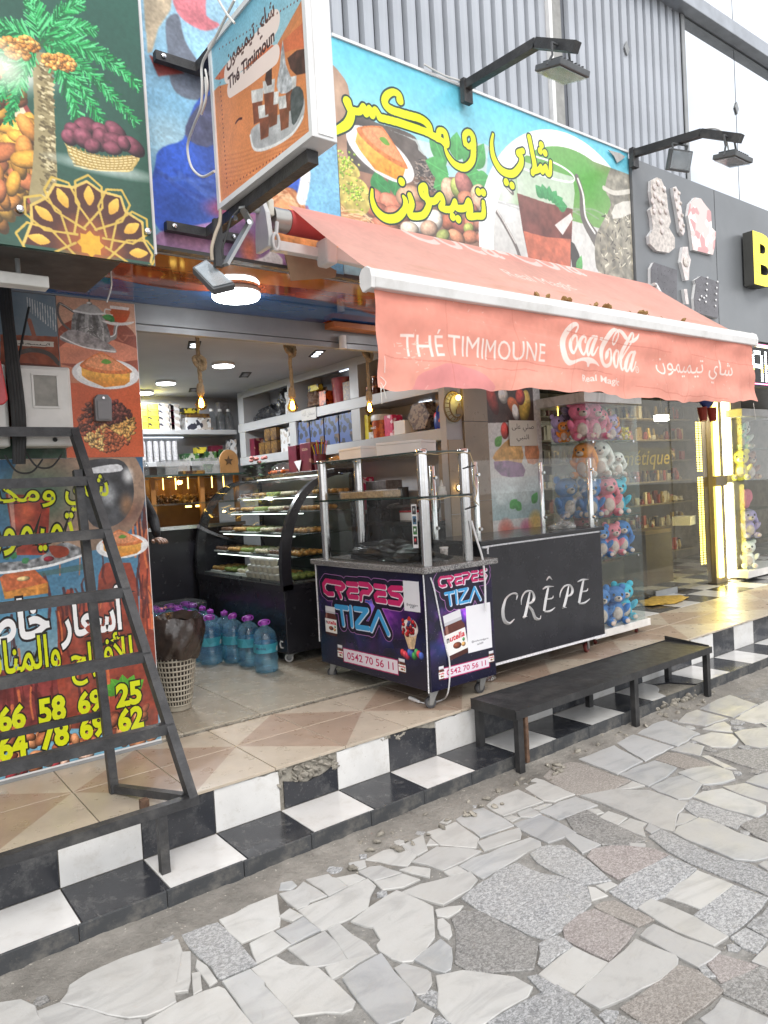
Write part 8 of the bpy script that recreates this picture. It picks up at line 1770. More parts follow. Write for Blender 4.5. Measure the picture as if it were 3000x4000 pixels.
def toy(kind):
    t = thing('plush_toy', 'x', 'plush toy', (0, 0, 0)); base = FUR['pink']; b = lambda: MB()
    b().ell((0, 0, .075), (.062, .055, .078), 14, 10).build('body', base, t, local=True, smooth='all'); b().ell((0, -.046, .07), (.036, .016, .046), 10, 8).build('belly', MUZ, t, local=True, smooth='all')
    hd = b().ell((0, -.01, .190), (.070, .062, .060), 16, 12).build('head', base, t, local=True, smooth='all'); b().ell((0, -.066, .172), (.028, .018, .020), 10, 8).build('muzzle', MUZ, hd, local=True, smooth='all'); b().ell((0, -.084, .180), (.009, .005, .006), 8, 6).build('nose', EYE, hd, local=True, smooth='all')
    for s in (-1, 1):
        b().ell((s*.027, -.064, .198), (.0095, .006, .011), 10, 8).build('eye', EYE, hd, local=True, smooth='all')
        if kind == 'bear': b().ell((s*.055, 0, .240), (.024, .012, .024), 10, 8).build('ear', base, hd, local=True, smooth='all')
        else: b().ell((s*.070, .005, .165), (.018, .024, .070), 10, 8, (0, s*-.35, 0)).build('ear', base, hd, local=True, smooth='all')
        b().ell((s*.066, -.025, .100), (.020, .024, .044), 10, 8, (.5, s*.5, 0)).build('arm', base, t, local=True, smooth='all')
        l = b().ell((s*.046, -.062, .026), (.026, .040, .025), 10, 8).build('leg', base, t, local=True, smooth='all'); b().ell((s*.046, -.100, .028), (.017, .005, .016), 8, 6).build('paw_pad', MUZ, l, local=True, smooth='all')
    return t
PB, PR = toy('bear'), toy('rabbit'); used = {}
CN = {'pink': 'pink', 'rose': 'deep pink', 'blue': 'blue', 'cyan': 'turquoise', 'white': 'white', 'yellow': 'yellow', 'purple': 'dark purple', 'lilac': 'lilac', 'orange': 'orange', 'brown': 'brown', 'mint': 'mint green'}
def plush(kind, col, x, y, z, s, rz, lab, group='plush toys in the glass case'):
    p = PB if kind == 'bear' else PR
    return copy_tree(p, None, (x, y, z), rz, lab, group, s, {'plush_pink': FUR[col]})
# ------------------------------------------------------------------ glass toy case
tc_ = thing('toy_case', 'tall glass display case full of plush toys on a white base', 'display case', (4.56, 3.4, ZP)); TX_0, TX_1, TY0, TY1 = 4.258, 4.862, 3.20, 3.66
B(TX_0-.02, TX_1+.05, TY0-.01, TY1, .325, .378).build('base', M('white_melamine', (.68, .66, .63), .35, dirt=(.4, .37, .32), damt=.3), tc_, bevel=.003)
for x, y in ((TX_1-.04, TY0+.06), (TX_0+.06, TY0+.06), (TX_1-.04, TY1-.06)): caster(tc_, x, y, .325, .024, .5, M('red_caster', (.16, .03, .025), .5))
TG = glass('toy_case_glass', (.955, .975, .965), .06, dust=.03)
B(TX_0, TX_1, TY0, TY0+.005, .380, 1.985).build('glass_panel', TG, tc_); B(TX_1-.005, TX_1, TY0+.006, TY1, .380, 1.985).build('glass_panel', TG, tc_); B(TX_0, TX_0+.005, TY0+.006, TY1, .380, 1.985).build('glass_panel', TG, tc_)
SHZ = [.379, .880, 1.170, 1.458, 1.728]
for z in SHZ[1:]:
    s = B(TX_0+.007, TX_1-.007, TY0+.008, TY1-.005, z-.006, z).build('glass_shelf', SHG, tc_); B(TX_0+.007, TX_1-.007, TY0+.0065, TY0+.0078, z-.006, z).build('edge', EDGE, s)
    for x in (TX_0+.06, TX_1-.06): MB().lathe([(.009, -.004), (.009, 0)], (x, TY0, z-.012), 10, 'y').build('clip', STEEL, tc_)
def m_marbletop():
    return m_marble('marble_print', (.66, .65, .63), (.40, .38, .36), 2.5, .5, .3)
B(TX_0-.04, TX_1+.04, TY0-.02, TY1+.0, 1.992, 2.062).build('top_slab', m_marbletop(), tc_, bevel=.003)
YT = 3.36
for args in (('bear', 'rose', 4.33, YT-.04, 1.729, 1.12, -.5, 'deep pink plush bear at the left front of the top toy shelf'), ('bear', 'rose', 4.45, YT-.06, 1.729, 1.1, -.2, 'deep pink plush bear in the middle of the top toy shelf'), ('bear', 'purple', 4.42, YT+.12, 1.80, 1.0, -.3, 'dark purple plush bear behind the deep pink ones on top'),
             ('rabbit', 'pink', 4.56, YT-.04, 1.729, .95, -.5, 'pink plush rabbit beside the deep pink bears on top'), ('bear', 'lilac', 4.67, YT-.06, 1.729, .75, -.4, 'small lilac plush bear on the top toy shelf'), ('bear', 'blue', 4.68, YT+.06, 1.80, .7, -.4, 'small blue plush bear behind the lilac one'), ('bear', 'pink', 4.66, YT+.10, 1.86, .7, -.4, 'small pink plush bear topmost on the top toy shelf'), ('bear', 'orange', 4.76, YT-.02, 1.729, .7, -.5, 'small orange plush bear on the top toy shelf'), ('bear', 'yellow', 4.78, YT-.11, 1.729, .38, -.5, 'tiny yellow plush bear at the right of the top toy shelf'), ('bear', 'mint', 4.78, YT+.09, 1.84, .6, -.5, 'mint green plush bear at the back right of the top toy shelf'), ('bear', 'lilac', 4.29, YT+.12, 1.729, .8, -.3, 'lilac plush bear in the back left of the top toy shelf'), ('bear', 'orange', 4.28, YT+.06, 1.729, .6, -.9, 'little orange plush bear at the left glass of the top shelf'),
             ('rabbit', 'white', 4.58, YT-.02, 1.459, 1.1, -.9, 'big white plush rabbit with an orange hood on the second shelf'), ('rabbit', 'white', 4.76, YT-.04, 1.459, .75, -.6, 'small white plush rabbit with yellow ears on the second shelf'), ('rabbit', 'orange', 4.40, YT-.02, 1.459, 1.05, -1.4, 'white-bellied orange plush rabbit at the left of the second shelf'), ('rabbit', 'yellow', 4.69, YT+.08, 1.459, .8, -.8, 'yellow plush rabbit between the white rabbits'),
             ('bear', 'blue', 4.43, YT-.03, 1.171, 1.1, -.7, 'blue plush bear at the left of the third toy shelf'), ('rabbit', 'pink', 4.59, YT-.05, 1.171, 1.2, -.5, 'large pink plush rabbit in the middle of the third toy shelf'), ('bear', 'cyan', 4.76, YT-.02, 1.171, 1.1, -.6, 'turquoise plush bear at the right of the third toy shelf'), ('bear', 'blue', 4.32, YT+.10, 1.171, 1.2, -.4, 'blue plush bear in the back left of the third shelf'),
             ('bear', 'blue', 4.46, YT-.08, .881, .92, -.5, 'blue plush bear at the left of the fourth toy shelf'), ('bear', 'pink', 4.61, YT-.07, .881, .95, -.4, 'pink plush bear in the middle of the fourth toy shelf'), ('rabbit', 'blue', 4.77, YT-.04, .881, 1., -.6, 'blue plush rabbit at the right of the fourth toy shelf'), ('bear', 'pink', 4.53, YT+.12, .94, 1.0, -.5, 'pink plush bear behind the others on the fourth toy shelf'), ('rabbit', 'pink', 4.34, YT-.05, .881, .9, -.4, 'pink plush rabbit half hidden behind the black counter'),
             ('bear', 'blue', 4.60, YT-.08, .380, 1.1, -.6, 'blue plush bear in the middle of the bottom of the toy case'), ('bear', 'cyan', 4.77, YT-.03, .380, 1.1, -.6, 'turquoise plush bear at the right of the bottom of the toy case'), ('bear', 'blue', 4.44, YT-.06, .380, 1.1, -.5, 'blue plush bear at the left of the bottom of the toy case')):
    plush(*args)
# orange hood and yellow ears as their own soft pieces
t = thing('plush_hood', 'orange plush hood draped over the big white rabbit', 'plush hood', (4.57, YT, 1.6)); MB().ell((4.565, YT+.02, 1.675), (.085, .075, .075), 14, 10).build('hood', FUR['orange'], t, smooth='all'); MB().ell((4.515, YT-.01, 1.58), (.03, .035, .10), 12, 8).build('flap', FUR['orange'], t, smooth='all')
MB().box(TX_0+.10, TX_0+.20, TY1-.02, TY1-.012, .62, .80).build('price_card', M('beige_card', (.50, .46, .36), .7), label='beige earring card standing low in the toy case', cat='card')
# ------------------------------------------------------------------ banner of crepes behind the counter, card on it
cf = Cv(3.69, 4.26, .60, 2.22, 500, (206, 206, 204)); Bn = lambda *c: pts('Y3', 'y', 3.60, *c)
cf.poly(Bn(985, 520, 1300, 520, 1310, 740, 990, 750), (60, 40, 36), grain=.4)
for x, y, rx, rz, c, a_ in ((1040, 600, .05, .11, (150, 40, 30), .4), (1110, 570, .05, .06, (230, 224, 214), .3), (1180, 640, .05, .08, (190, 90, 40), .8), (1190, 680, .035, .06, (236, 232, 226), .2), (1250, 640, .06, .12, (206, 170, 70), -.2), (1220, 580, .05, .06, (190, 50, 40), 0)): cf.ball(*Bn(x, y)[0], rx, rz, c, ang=a_, grain=.25, gs=20)
cf.ball(*Bn(1120, 800)[0], .04, .06, (200, 50, 40)); p_leaf(cf, *Bn(1060, 900)[0], .1, .035, .8, (70, 130, 50)); cf.poly(Bn(1060, 940, 1180, 830, 1230, 900, 1230, 1010, 1060, 1000), (206, 160, 96), grain=.25, gs=20, smooth=2); cf.poly(Bn(1050, 1000, 1230, 1010, 1240, 1100, 1100, 1090), (120, 84, 120), grain=.4, gs=20, smooth=2); cf.poly(Bn(1250, 900, 1330, 880, 1340, 1000, 1270, 1010), (200, 130, 90), smooth=2, grain=.2)
cf.rect(3.69, 4.3, 1.20, 1.50, (150, 180, 184), grad=(200, 206, 206)); cf.rect(3.69, 4.3, .6, 1.20, (206, 206, 204))
for x, z in ((3.80, 1.36), (3.90, 1.38), (4.05, 1.35)): cf.blob(x, z, .06, .06, (216, 230, 230), .7, .5)
for x, z, a_ in ((3.88, 1.28, .6), (4.0, 1.26, 2.4), (4.12, 1.3, .9)): p_leaf(cf, x, z, .1, .035, a_, (50, 130, 50))
for x, z, c in ((3.83, 1.12, (200, 70, 50)), (4.05, 1.10, (206, 60, 110)), (4.15, 1.16, (226, 170, 50)), (3.93, 1.05, (206, 60, 60))): cf.blob(x, z, .09, .10, c, .85, .7)
cf.soft(3, .12, .08)
t = thing('banner', 'tall printed banner with crepes and fruit behind the black counter', 'banner', (3.97, 3.6, ZP)); B(3.688, 4.262, 3.612, 3.62, .30, 2.30).build('board', WBOX, t); sheet('print', cf, cf.mat('crepe_banner_print', rough=.35), 'y', 3.6095, t)
cd = Cv(0, .2, 0, .19, 900, (206, 202, 190)); cd.text('\uFEBB\uFEE0\uFEF2 \uFECB\uFEE0\uFEF0'[::-1], .02, .105, .18, .165, (70, 66, 60)); cd.text('\uFE8D\uFEDF\uFEE8\uFE92\uFEF2'[::-1], .05, .03, .14, .085, (70, 66, 60))
p, q_ = on('Y3', 1150, 900, 'y', 3.595), on('Y3', 1320, 735, 'y', 3.595); MB().grid(lambda u, v: (p.x+(q_.x-p.x)*u, 3.598, p.z+(q_.z-p.z)*v), 2, 2).build('paper_card', cd.mat('prayer_card', rough=.7), fix=False, label='cream card with two lines of Arabic handwriting on the banner', cat='card')
for dx, z in ((0, 0), (.09, .0)):
    p = on('Y5', 146, 290, 'y', 3.55); MB().tube([(p.x+dx, 3.55, p.z-.03), (p.x+dx, 3.55, p.z+.045)], .004, 6).build('light_stick', lamp('amber_stick', (1., .6, .08), 6.) if 'amber_stick' not in MATS else MATS['amber_stick'], label='thin glowing amber stick behind the toys, %s' % ('left one' if dx == 0 else 'right one'), cat='light')
# ------------------------------------------------------------------ next shop
nx = thing('next_shop', 'neighbouring gift shop with grey fascia, glass doors and yellow LED strips', 'building', (7, 4, ZP)); GREYS = M('grey_composite', (.17, .18, .19), .4, .2, var=.08, scale=1.5, dirt=(.25, .25, .25), damt=.2)
for xa, xb in ((4.252, 5.268), (5.276, 6.9), (6.908, 8.6), (8.608, 10.3), (10.308, 12.4)): B(xa, xb, 2.755, 2.78, 2.452, 3.505).build('fascia_panel', GREYS, nx, bevel=.002)
B(4.27, 12.4, 2.79, 3.3, 2.47, 3.34).build('fascia_box', PLASTER, nx)
B(4.25, 12.4, 2.785, 5.8, 2.40, 2.446).build('soffit', M('next_soffit', (.10, .09, .08), .6), nx); B(4.25, 12.4, 5.7, 5.8, ZP-.02, 2.40).build('back_wall', M('next_back', (.14, .115, .08), .7, var=.3), nx); B(3.805, 4.249, 3.66, 5.8, ZP-.02, 2.45).build('party_wall', PLASTER, nx)
BROWN = M('door_brown', (.22, .175, .11), .4, .2); DG = glass('door_glass', (.80, .78, .70), .09, dust=.05)
B(4.9, 6.70, 4.05, 4.06, ZP+.02, 2.40).build('glass_door', DG, nx); B(6.72, 7.40, 4.05, 4.06, ZP+.02, 2.40).build('glass_door', DG, nx); B(6.32, 6.70, 4.035, 4.048, ZP, ZP+.06).build('door_shoe', ALU, nx)
B(7.43, 7.66, 4.02, 4.12, ZP, 2.40).build('door_jamb', BROWN, nx); B(7.82, 8.05, 4.00, 4.12, ZP, 2.40).build('door_jamb', BROWN, nx); B(7.43, 7.66, 3.985, 4.018, 1.30, 1.40).build('cross_bar', BROWN, nx)
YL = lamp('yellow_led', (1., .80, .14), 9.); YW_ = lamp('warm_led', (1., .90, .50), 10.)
B(7.67, 7.81, 4.015, 4.03, 1.41, 2.38).build('led_panel', YW_, nx); B(7.67, 7.81, 4.015, 4.03, ZP+.03, 1.32).build('led_panel', YW_, nx)
B(7.47, 7.55, 4.000, 4.015, 1.41, 2.38).build('led_panel', YL, nx); B(7.47, 7.55, 4.000, 4.015, ZP+.06, 1.295).build('led_panel', YL, nx)
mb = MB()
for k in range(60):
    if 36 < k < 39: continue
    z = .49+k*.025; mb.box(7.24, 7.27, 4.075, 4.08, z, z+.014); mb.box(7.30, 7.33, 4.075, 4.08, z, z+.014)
mb.build('led_reflection', YL, nx)['kind'] = 'stuff'  # glowing dots imitate the LED strip's reflection in the door glass
t = thing('ceiling_lamp', 'white square ceiling lamp glowing inside the next shop', 'ceiling lamp', (6.6, 4.3, 2.0)); p = on('Y5', 892, 338, 'y', 4.4); B(p.x-.08, p.x+.08, 4.36, 4.44, p.z-.03, p.z+.03).build('lamp', LW, t, bevel=.006); B(p.x-.09, p.x+.09, 4.35, 4.45, p.z+.031, p.z+.04).build('rim', WPLAST, t); MB().tube([(p.x, 4.4, p.z+.04), (p.x, 4.4, 2.40)], .006).build('rod', WPLAST, t); pt('lamp_light', (p.x, 4.4, p.z-.06), 9., (1., .88, .62), t, .03)
# shelves with small goods inside
gs = thing('goods_shelving', 'dim shelving with rows of small trinkets inside the next shop', 'shelving', (6.6, 4.9, ZP)); rr = random.Random(33); TR = [M('trinket_gold', (.40, .28, .10), .3, .6), M('trinket_pale', (.55, .50, .42), .4), M('trinket_dark', (.06, .05, .045), .4), M('trinket_red', (.30, .06, .05), .4)]
B(5.2, 8.4, 5.12, 5.16, ZP, 2.38).build('back', M('shelf_dark', (.08, .065, .045), .5), gs)
for i, z in enumerate((.55, .85, 1.12, 1.38, 1.62, 1.86, 2.1)):
    B(5.2, 8.4, 4.80, 5.11, z-.015, z).build('shelf', M('shelf_ochre', (.20, .155, .09), .5), gs)
    for m_i in range(4):
        mb = MB()
        for k in range(34):
            x = 5.25+rr.random()*3.1; w = rr.uniform(.015, .04); h = rr.uniform(.03, .15); y = rr.uniform(4.83, 5.0)
            if k % 3: mb.box(x-w, x+w, y, y+.03, z+.001, z+h)
            else: mb.lathe([(w*.7, .001), (w, h*.3), (w*.5, h)], (x, y, z), 8)
        o = mb.build('trinkets', TR[m_i], gs); o['kind'] = 'stuff'
carton('open_carton', *on('Y5', 1060, 1230, 'y', 4.6).xy, .86, .26, .2, .10, .3, WBOX, 'white opened carton on the ochre shelf behind the glass door', 'carton'); B(6.9, 7.4, 4.5, 4.78, .82, .859).build('low_shelf', MATS['shelf_ochre'], label='low ochre shelf behind the glass door', cat='shelf'); 
B(6.9, 7.4, 4.5, 4.78, ZP, .818).build('drawer_unit', MATS['shelf_dark'], label='dark drawer unit behind the glass door', cat='drawer unit')
V_, T_ = tri_text('Cosm\u00e9tique', .005); k_ = 1.28/np.ptp(V_[:, 0]); a0 = on('Y5', 960, 660, 'y', 4.4)
t = thing('lettered_plate', 'dark plate with yellow slanted lettering inside the next shop', 'sign', (6.8, 4.42, 1.5)); B(5.95, 7.32, 4.415, 4.43, 1.50, 1.74).build('plate', M('plate_dark', (.05, .045, .035), .4), t); mb = MB(); mb.add([(a0.x-1.28+p[0]*k_+p[1]*k_*.25-.03, 4.412, 1.565+p[1]*k_*.85) for p in V_], [tuple(x) for x in T_]); mb.build('lettering', M('yellow_paint', (.62, .50, .08), .5), t, fix=False)
crumple('floor_cloth', M('ochre_cloth', (.42, .27, .05), .95, var=.3, scale=30, bmp=.8), tuple(on('Y5', 900, 1650, 'z', ZP+.012)), (.30, .16, .022), 5, .45, label='crumpled ochre cloth lying at the next shop door', cat='cloth', smooth='all')
crumple('floor_cloth', M('grey_cloth', (.13, .13, .13), .95, bmp=.8), tuple(on('Y5', 815, 1600, 'z', ZP+.02)), (.09, .07, .03), 6, label='small grey rag beside the ochre cloth', cat='cloth', smooth='all')
mb = MB(); P_ = on('Y5', 1205, 300, 'y', 3.60)
t = thing('hanging_costume', 'red and blue child costume legs hanging under the next shop soffit', 'clothes', (P_.x, 3.6, 1.95))
for dx in (-.05, .12): MB().tube([(P_.x+dx, 3.6, 2.06), (P_.x+dx+.005, 3.6, 2.0), (P_.x+dx, 3.59, 1.93)], [.045, .04, .03], 10).build('leg', M('costume_red', (.38, .05, .03), .7), t, smooth=True)
MB().ell((P_.x+.035, 3.6, 2.16), (.13, .05, .11), 12, 8).build('waist', M('costume_blue', (.04, .06, .25), .7), t, smooth='all'); MB().tube([(P_.x+.03, 3.6, 2.2), (P_.x+.03, 3.6, 2.40)], .004).build('hook', STEEL, t)
# cut-out pictures and the yellow letter on the fascia
GX = lambda *c: [tuple(on('Z3', c[i], c[i+1], 'y', 2.755)) for i in range(0, len(c), 2)]
ACR = [M('cutout_bead', (.55, .50, .46), .4, var=.35, scale=40), M('cutout_pale', (.62, .56, .54), .4, var=.25, scale=30), M('cutout_dark', (.09, .085, .095), .3, var=.3, scale=20), M('cutout_edge', (.72, .72, .72), .3)]
def cutout(lab, P, m_, extra=None):
    t = thing('fascia_cutout', lab, 'cutout', P[0]); MB().prism(P, (0, -.02, 0), 0).build('plate', ACR[3], t); MB().prism([(p[0], 2.7345, p[2]) for p in P], (0, -.002, 0)).build('picture', m_, t)
    if extra: extra(t)
def dots(pts_, m_, r_=.013):
    def f(t):
        for p in pts_: MB().ell((p[0], 2.729, p[2]), (r_, .006, r_), 8, 6).build('bead', m_, t, smooth='all')
    return f
cutout('tall cutout of stacked bead bracelets on the grey fascia', GX(1062, 905, 1090, 890, 1112, 900, 1125, 930, 1140, 980, 1145, 1040, 1160, 1110, 1150, 1140, 1180, 1190, 1180, 1240, 1150, 1265, 1090, 1255, 1055, 1220, 1050, 1180, 1070, 1150, 1065, 1090, 1055, 1050, 1070, 1030, 1060, 960), ACR[0], dots(GX(1075, 940, 1095, 920, 1080, 980, 1075, 1040, 1100, 1000, 1105, 1060, 1110, 1110, 1115, 1160, 1125, 950, 1135, 1060, 1065, 1010, 1120, 1015, 1075, 1060), ACR[1], .02))
cutout('long silver chain cutout on the grey fascia', GX(1170, 940, 1185, 935, 1200, 960, 1215, 1060, 1230, 1160, 1220, 1180, 1205, 1160, 1190, 1060, 1175, 980), ACR[1], dots(GX(1178, 950, 1186, 1000, 1193, 1050, 1200, 1100, 1210, 1150, 1200, 970, 1208, 1020, 1216, 1080, 1222, 1130), ACR[0], .012))
cutout('cutout of pink cosmetics and perfume on the grey fascia', GX(1255, 1020, 1280, 990, 1310, 995, 1335, 1030, 1360, 1060, 1365, 1140, 1385, 1160, 1380, 1230, 1370, 1275, 1270, 1250, 1258, 1150, 1245, 1080), pm('cosmetics_print', lin((214, 196, 192)), lin((200, 150, 150)), lin((230, 224, 220)), sc=18), None)
cutout('pale wristwatch cutout on the grey fascia', GX(1220, 1235, 1245, 1235, 1248, 1270, 1260, 1300, 1252, 1340, 1250, 1400, 1232, 1402, 1220, 1350, 1210, 1310, 1215, 1270), ACR[1], dots(GX(1233, 1310), ACR[0], .035))
cutout('dark wallet cutout on the grey fascia above the awning edge', GX(1060, 1340, 1075, 1312, 1190, 1350, 1190, 1500, 1060, 1460), ACR[2]); cutout('dark handbag cutout with chain strap on the grey fascia', GX(1275, 1490, 1285, 1420, 1280, 1400, 1310, 1380, 1400, 1410, 1395, 1590, 1280, 1560), ACR[2], dots(GX(1340, 1390, 1338, 1420, 1336, 1450, 1334, 1480, 1332, 1510, 1390, 1410, 1386, 1440, 1384, 1470, 1382, 1500, 1380, 1530, 1300, 1500, 1310, 1482, 1322, 1490), ACR[3], .009)); cutout('small silver strap cutout beside the handbag', GX(1225, 1445, 1240, 1445, 1250, 1520, 1235, 1520), ACR[1])
def channel_letter(ch, x, z, h, lab):
    c = bpy.data.curves.new('l', 'FONT'); c.body = ch; c.offset = .035; c.extrude = .12; c.resolution_u = 4; o = bpy.data.objects.new('l', c); COL.objects.link(o); bpy.context.view_layer.update()
    me = bpy.data.meshes.new_from_object(o.evaluated_get(bpy.context.evaluated_depsgraph_get())); bpy.data.objects.remove(o)
    t = thing('channel_letter', lab, 'letter', (x, 2.66, z)); V_ = np.array([v.co[:] for v in me.vertices]); k = h/.72
    f = MB(); f.add([(x+p[0]*k*1.18, 2.70-p[2]*k*.6, z+p[1]*k) for p in V_], [tuple(pp.vertices) for pp in me.polygons]); o = f.build('letter_body', [M('letter_side_dark', (.06, .06, .055), .5), M('yellow_acrylic', (.80, .66, .02), .3, var=.03, emit=(1., .82, .03), estr=.35)], t)
    for pp in o.data.polygons: pp.material_index = 1 if abs(pp.normal.y) > .9 and pp.center.y < .03 else 0
channel_letter('B', 5.61, 2.865, .38, 'big yellow raised letter B on the grey fascia'); channel_letter('I', 6.10, 2.865, .38, 'yellow raised letter I after the B at the right edge')
# LED message board under the fascia
lb = thing('led_board', 'LED message board with coloured dots under the grey fascia', 'LED board', (6.3, 2.72, 2.09)); B(5.42, 7.6, 2.705, 2.75, 2.085, 2.425).build('case', RUBBER, lb)
DT = {'w': lamp('dot_white', (.9, .95, 1.), 5.), 'p': lamp('dot_pink', (1., .25, .5), 4.), 'y': lamp('dot_yellow', (1., .8, .2), 5.)}
FONT = {'K': ['10001', '10010', '10100', '11000', '10100', '10010', '10001'], 'A': ['01110', '10001', '10001', '11111', '10001', '10001', '10001'], 'D': ['11110', '10001', '10001', '10001', '10001', '10001', '11110']}
mbs = {k: MB() for k in DT}
for i in range(70):
    x = 5.44+i*.0165
    for z, k in ((2.405, 'p'), (2.390, 'yw'[i % 2]), (2.105, 'p')): mbs[k].box(x, x+.010, 2.7035, 2.7045, z, z+.009)
for ci, ch in enumerate('KAKADA'):
    for r_, row in enumerate(FONT[ch]):
        for c_, b_ in enumerate(row):
            if b_ == '1':
                for u in range(2):
                    for v in range(2): x = 5.44+ci*.20+c_*.034+u*.017; z = 2.35-r_*.034-v*.017; mbs['w' if (ci+r_) % 5 else 'y'].box(x, x+.011, 2.7035, 2.7045, z, z+.011)
for k in mbs: mbs[k].build('dots', DT[k], lb)['kind'] = 'stuff'
# second toy case at the right edge
rc = thing('toy_case', 'second glass toy case with marble top at the right picture edge', 'display case', (8.1, 4.1, ZP)); B(7.74, 8.7, 3.84, 4.3, .30, .375).build('base', MATS['white_melamine'], rc); B(7.70, 8.72, 3.82, 4.3, 2.02, 2.10).build('top_slab', MATS['marble_print'], rc); B(7.76, 8.66, 3.85, 3.855, .378, 2.018).build('glass_panel', TG, rc); B(7.76, 7.765, 3.86, 4.28, .378, 2.018).build('glass_panel', TG, rc)
for x, y in ((7.82, 3.92), (8.6, 3.92)): caster(rc, x, y, .30, .014, .5)
for z in (.70, 1.02, 1.34, 1.68): B(7.77, 8.65, 3.87, 4.27, z-.006, z).build('glass_shelf', SHG, rc)
for args in (('bear', 'mint', 8.02, 4.02, 1.681, 1.1, -.6, 'mint green plush bear on the upper shelf of the far toy case'), ('bear', 'white', 8.14, 4.05, 1.681, 1.2, -.5, 'white plush bear on the upper shelf of the far toy case'), ('bear', 'yellow', 7.93, 3.98, 1.341, 1.3, -1., 'yellow plush bear on the second shelf of the far toy case'), ('bear', 'brown', 8.12, 3.98, 1.341, 1.2, -.5, 'brown plush bear beside the yellow one in the far toy case'), ('rabbit', 'lilac', 8.05, 3.98, .701, 1.3, -.6, 'lilac plush rabbit low in the far toy case'), ('bear', 'white', 8.0, 3.97, .379, 1.2, -.9, 'cream plush bear at the bottom of the far toy case')): plush(*args, group='plush toys in the far toy case')
t = thing('heart_cushion', 'pink heart shaped plush cushion in the far toy case', 'cushion', (8.1, 4., 1.03)); mb = MB(); mb.ell((8.03, 4.0, 1.16), (.08, .04, .085), 12, 8, (0, .5, 0)); mb.ell((8.12, 4.0, 1.16), (.08, .04, .085), 12, 8, (0, -.5, 0)); mb.ell((8.075, 4.0, 1.10), (.075, .035, .075), 12, 8); mb.build('cushion', FUR['pink'], t, smooth='all')
for p_ in (PB, PR):
    for c in list(p_.children_recursive): bpy.data.objects.remove(c)
    bpy.data.objects.remove(p_)
# ------------------------------------------------------------------ black tiered steel rack at the left
rk = thing('display_rack', 'black steel tiered display rack standing half on the terrace', 'rack', (.5, 3., ZP)); Rb, Rt = Vector((1.052, 2.700, .318)), Vector((.885, 3.37, 1.80)); Bb, Bt = Vector((.878, 3.105, ZP)), Vector((.868, 3.29, 1.62)); XL = -.75
MB().bar(Rb, Rt, .034, .046, (0, -1, .4)).build('sloping_rail', BLK, rk); MB().bar((Rb.x-1.8, Rb.y, Rb.z), (Rt.x-1.8, Rt.y, Rt.z), .034, .046, (0, -1, .4)).build('sloping_rail', BLK, rk)
MB().bar(Bb, Bt, .034, .034).build('upright', BLK, rk); MB().bar((Bb.x-1.65, Bb.y, Bb.z), (Bt.x-1.65, Bt.y, Bt.z), .034, .034).build('upright', BLK, rk)
MB().bar(Bb+Vector((.005, 0, .018)), Rb+Vector((-.02, .02, .004)), .030, .030).build('foot_bar', BLK, rk)
def rail_t(vy):  # place of a tier on the rail from its survey height
    best = None
    for i in range(401):
        p = Rb.lerp(Rt, i/400); d = p-Vector((0, 0, CAM_H)); yy = 2000+FPX*float(np.dot(AX_D, d))/float(np.dot(AX_F, d)); e = abs((1200+vy/.96125)-yy)
        if best is None or e < best[0]: best = (e, p.copy())
    return best[1]
for vy in (458, 645, 840, 1062, 1302, 1570):
    p = rail_t(vy); mb = MB(); mb.box(XL, p.x+.012, p.y-.020, p.y+.020, p.z+.004, p.z+.010); mb.box(XL, p.x+.012, p.y-.024, p.y-.0202, p.z-.030, p.z+.010); mb.build('tier', BLK, rk)
MB().bar((XL, Rb.y, Rb.z-.006), (Rb.x+.02, Rb.y, Rb.z-.006), .04, .036).build('front_bar', BLK, rk); MB().bar((XL, 3.19, .585), (.875, 3.19, .585), .022, .026).build('rear_bar', BLK, rk)
MB().bar((.928, 2.700, ZT+.001), (.928, 2.700, .296), .034, .034).build('leg', BLK, rk); MB().bar((-.6, 2.700, ZT+.001), (-.6, 2.700, .296), .034, .034).build('leg', BLK, rk)
mb = MB(); P = [on('X1', *c, 'y', 2.93) for c in ((632, 458), (662, 458), (662, 498), (632, 498))]; mb.bar((.90, 2.80, ZP+.012), (.90, 2.80, ZP+.06), .03, .03); mb.build('socket_stub', M('rusty_steel', (.12, .07, .045), .8, .3, var=.4, scale=40), rk)
# ------------------------------------------------------------------ black bench step in front of the counter
bn = thing('bench', 'low black steel bench standing across the lower step', 'bench', (3.6, 2.68, 0)); BT = M('bench_black', (.022, .022, .023), .45, .1, var=.4, scale=9, bmp=.2, bscale=50, dirt=(.10, .095, .09), dscale=7, damt=.35)
ZB0 = .318; bx0, bx1, by0, by1 = 2.655, 4.52, 2.50, 2.815
MB().box(bx0, bx1, by0, by1, ZB0, ZB0+.006).build('top_plate', BT, bn)
mb = MB(); mb.box(bx0, bx1, by0-.004, by0-.0005, ZB0-.034, ZB0+.007); mb.build('front_flange', BT, bn); mb = MB(); mb.box(bx0, bx1, by1+.0005, by1+.004, ZB0-.03, ZB0+.012); mb.build('rear_flange', BT, bn)
MB().box(bx0-.004, bx0-.0005, by0, by1, ZB0-.04, ZB0+.016).build('end_flange', BT, bn); MB().prism([(bx1+.0005, by0+.02, ZB0-.03), (bx1+.0005, by1+.02, ZB0-.03), (bx1+.0005, by1+.02, ZB0+.035), (bx1+.0005, by0+.02, ZB0+.012)], (.004, 0, 0)).build('end_flange', BT, bn)
for x in (bx0+.035, 3.68, bx1-.04): MB().bar((x, by0+.018, -.006), (x, by0+.018, ZB0-.001), .038, .032).build('leg', BT, bn)
for x in (bx0+.035, 3.62, bx1-.04): MB().bar((x, by1-.02, ZT+.0005), (x, by1-.02, ZB0-.001), .038, .032).build('leg', BT, bn)
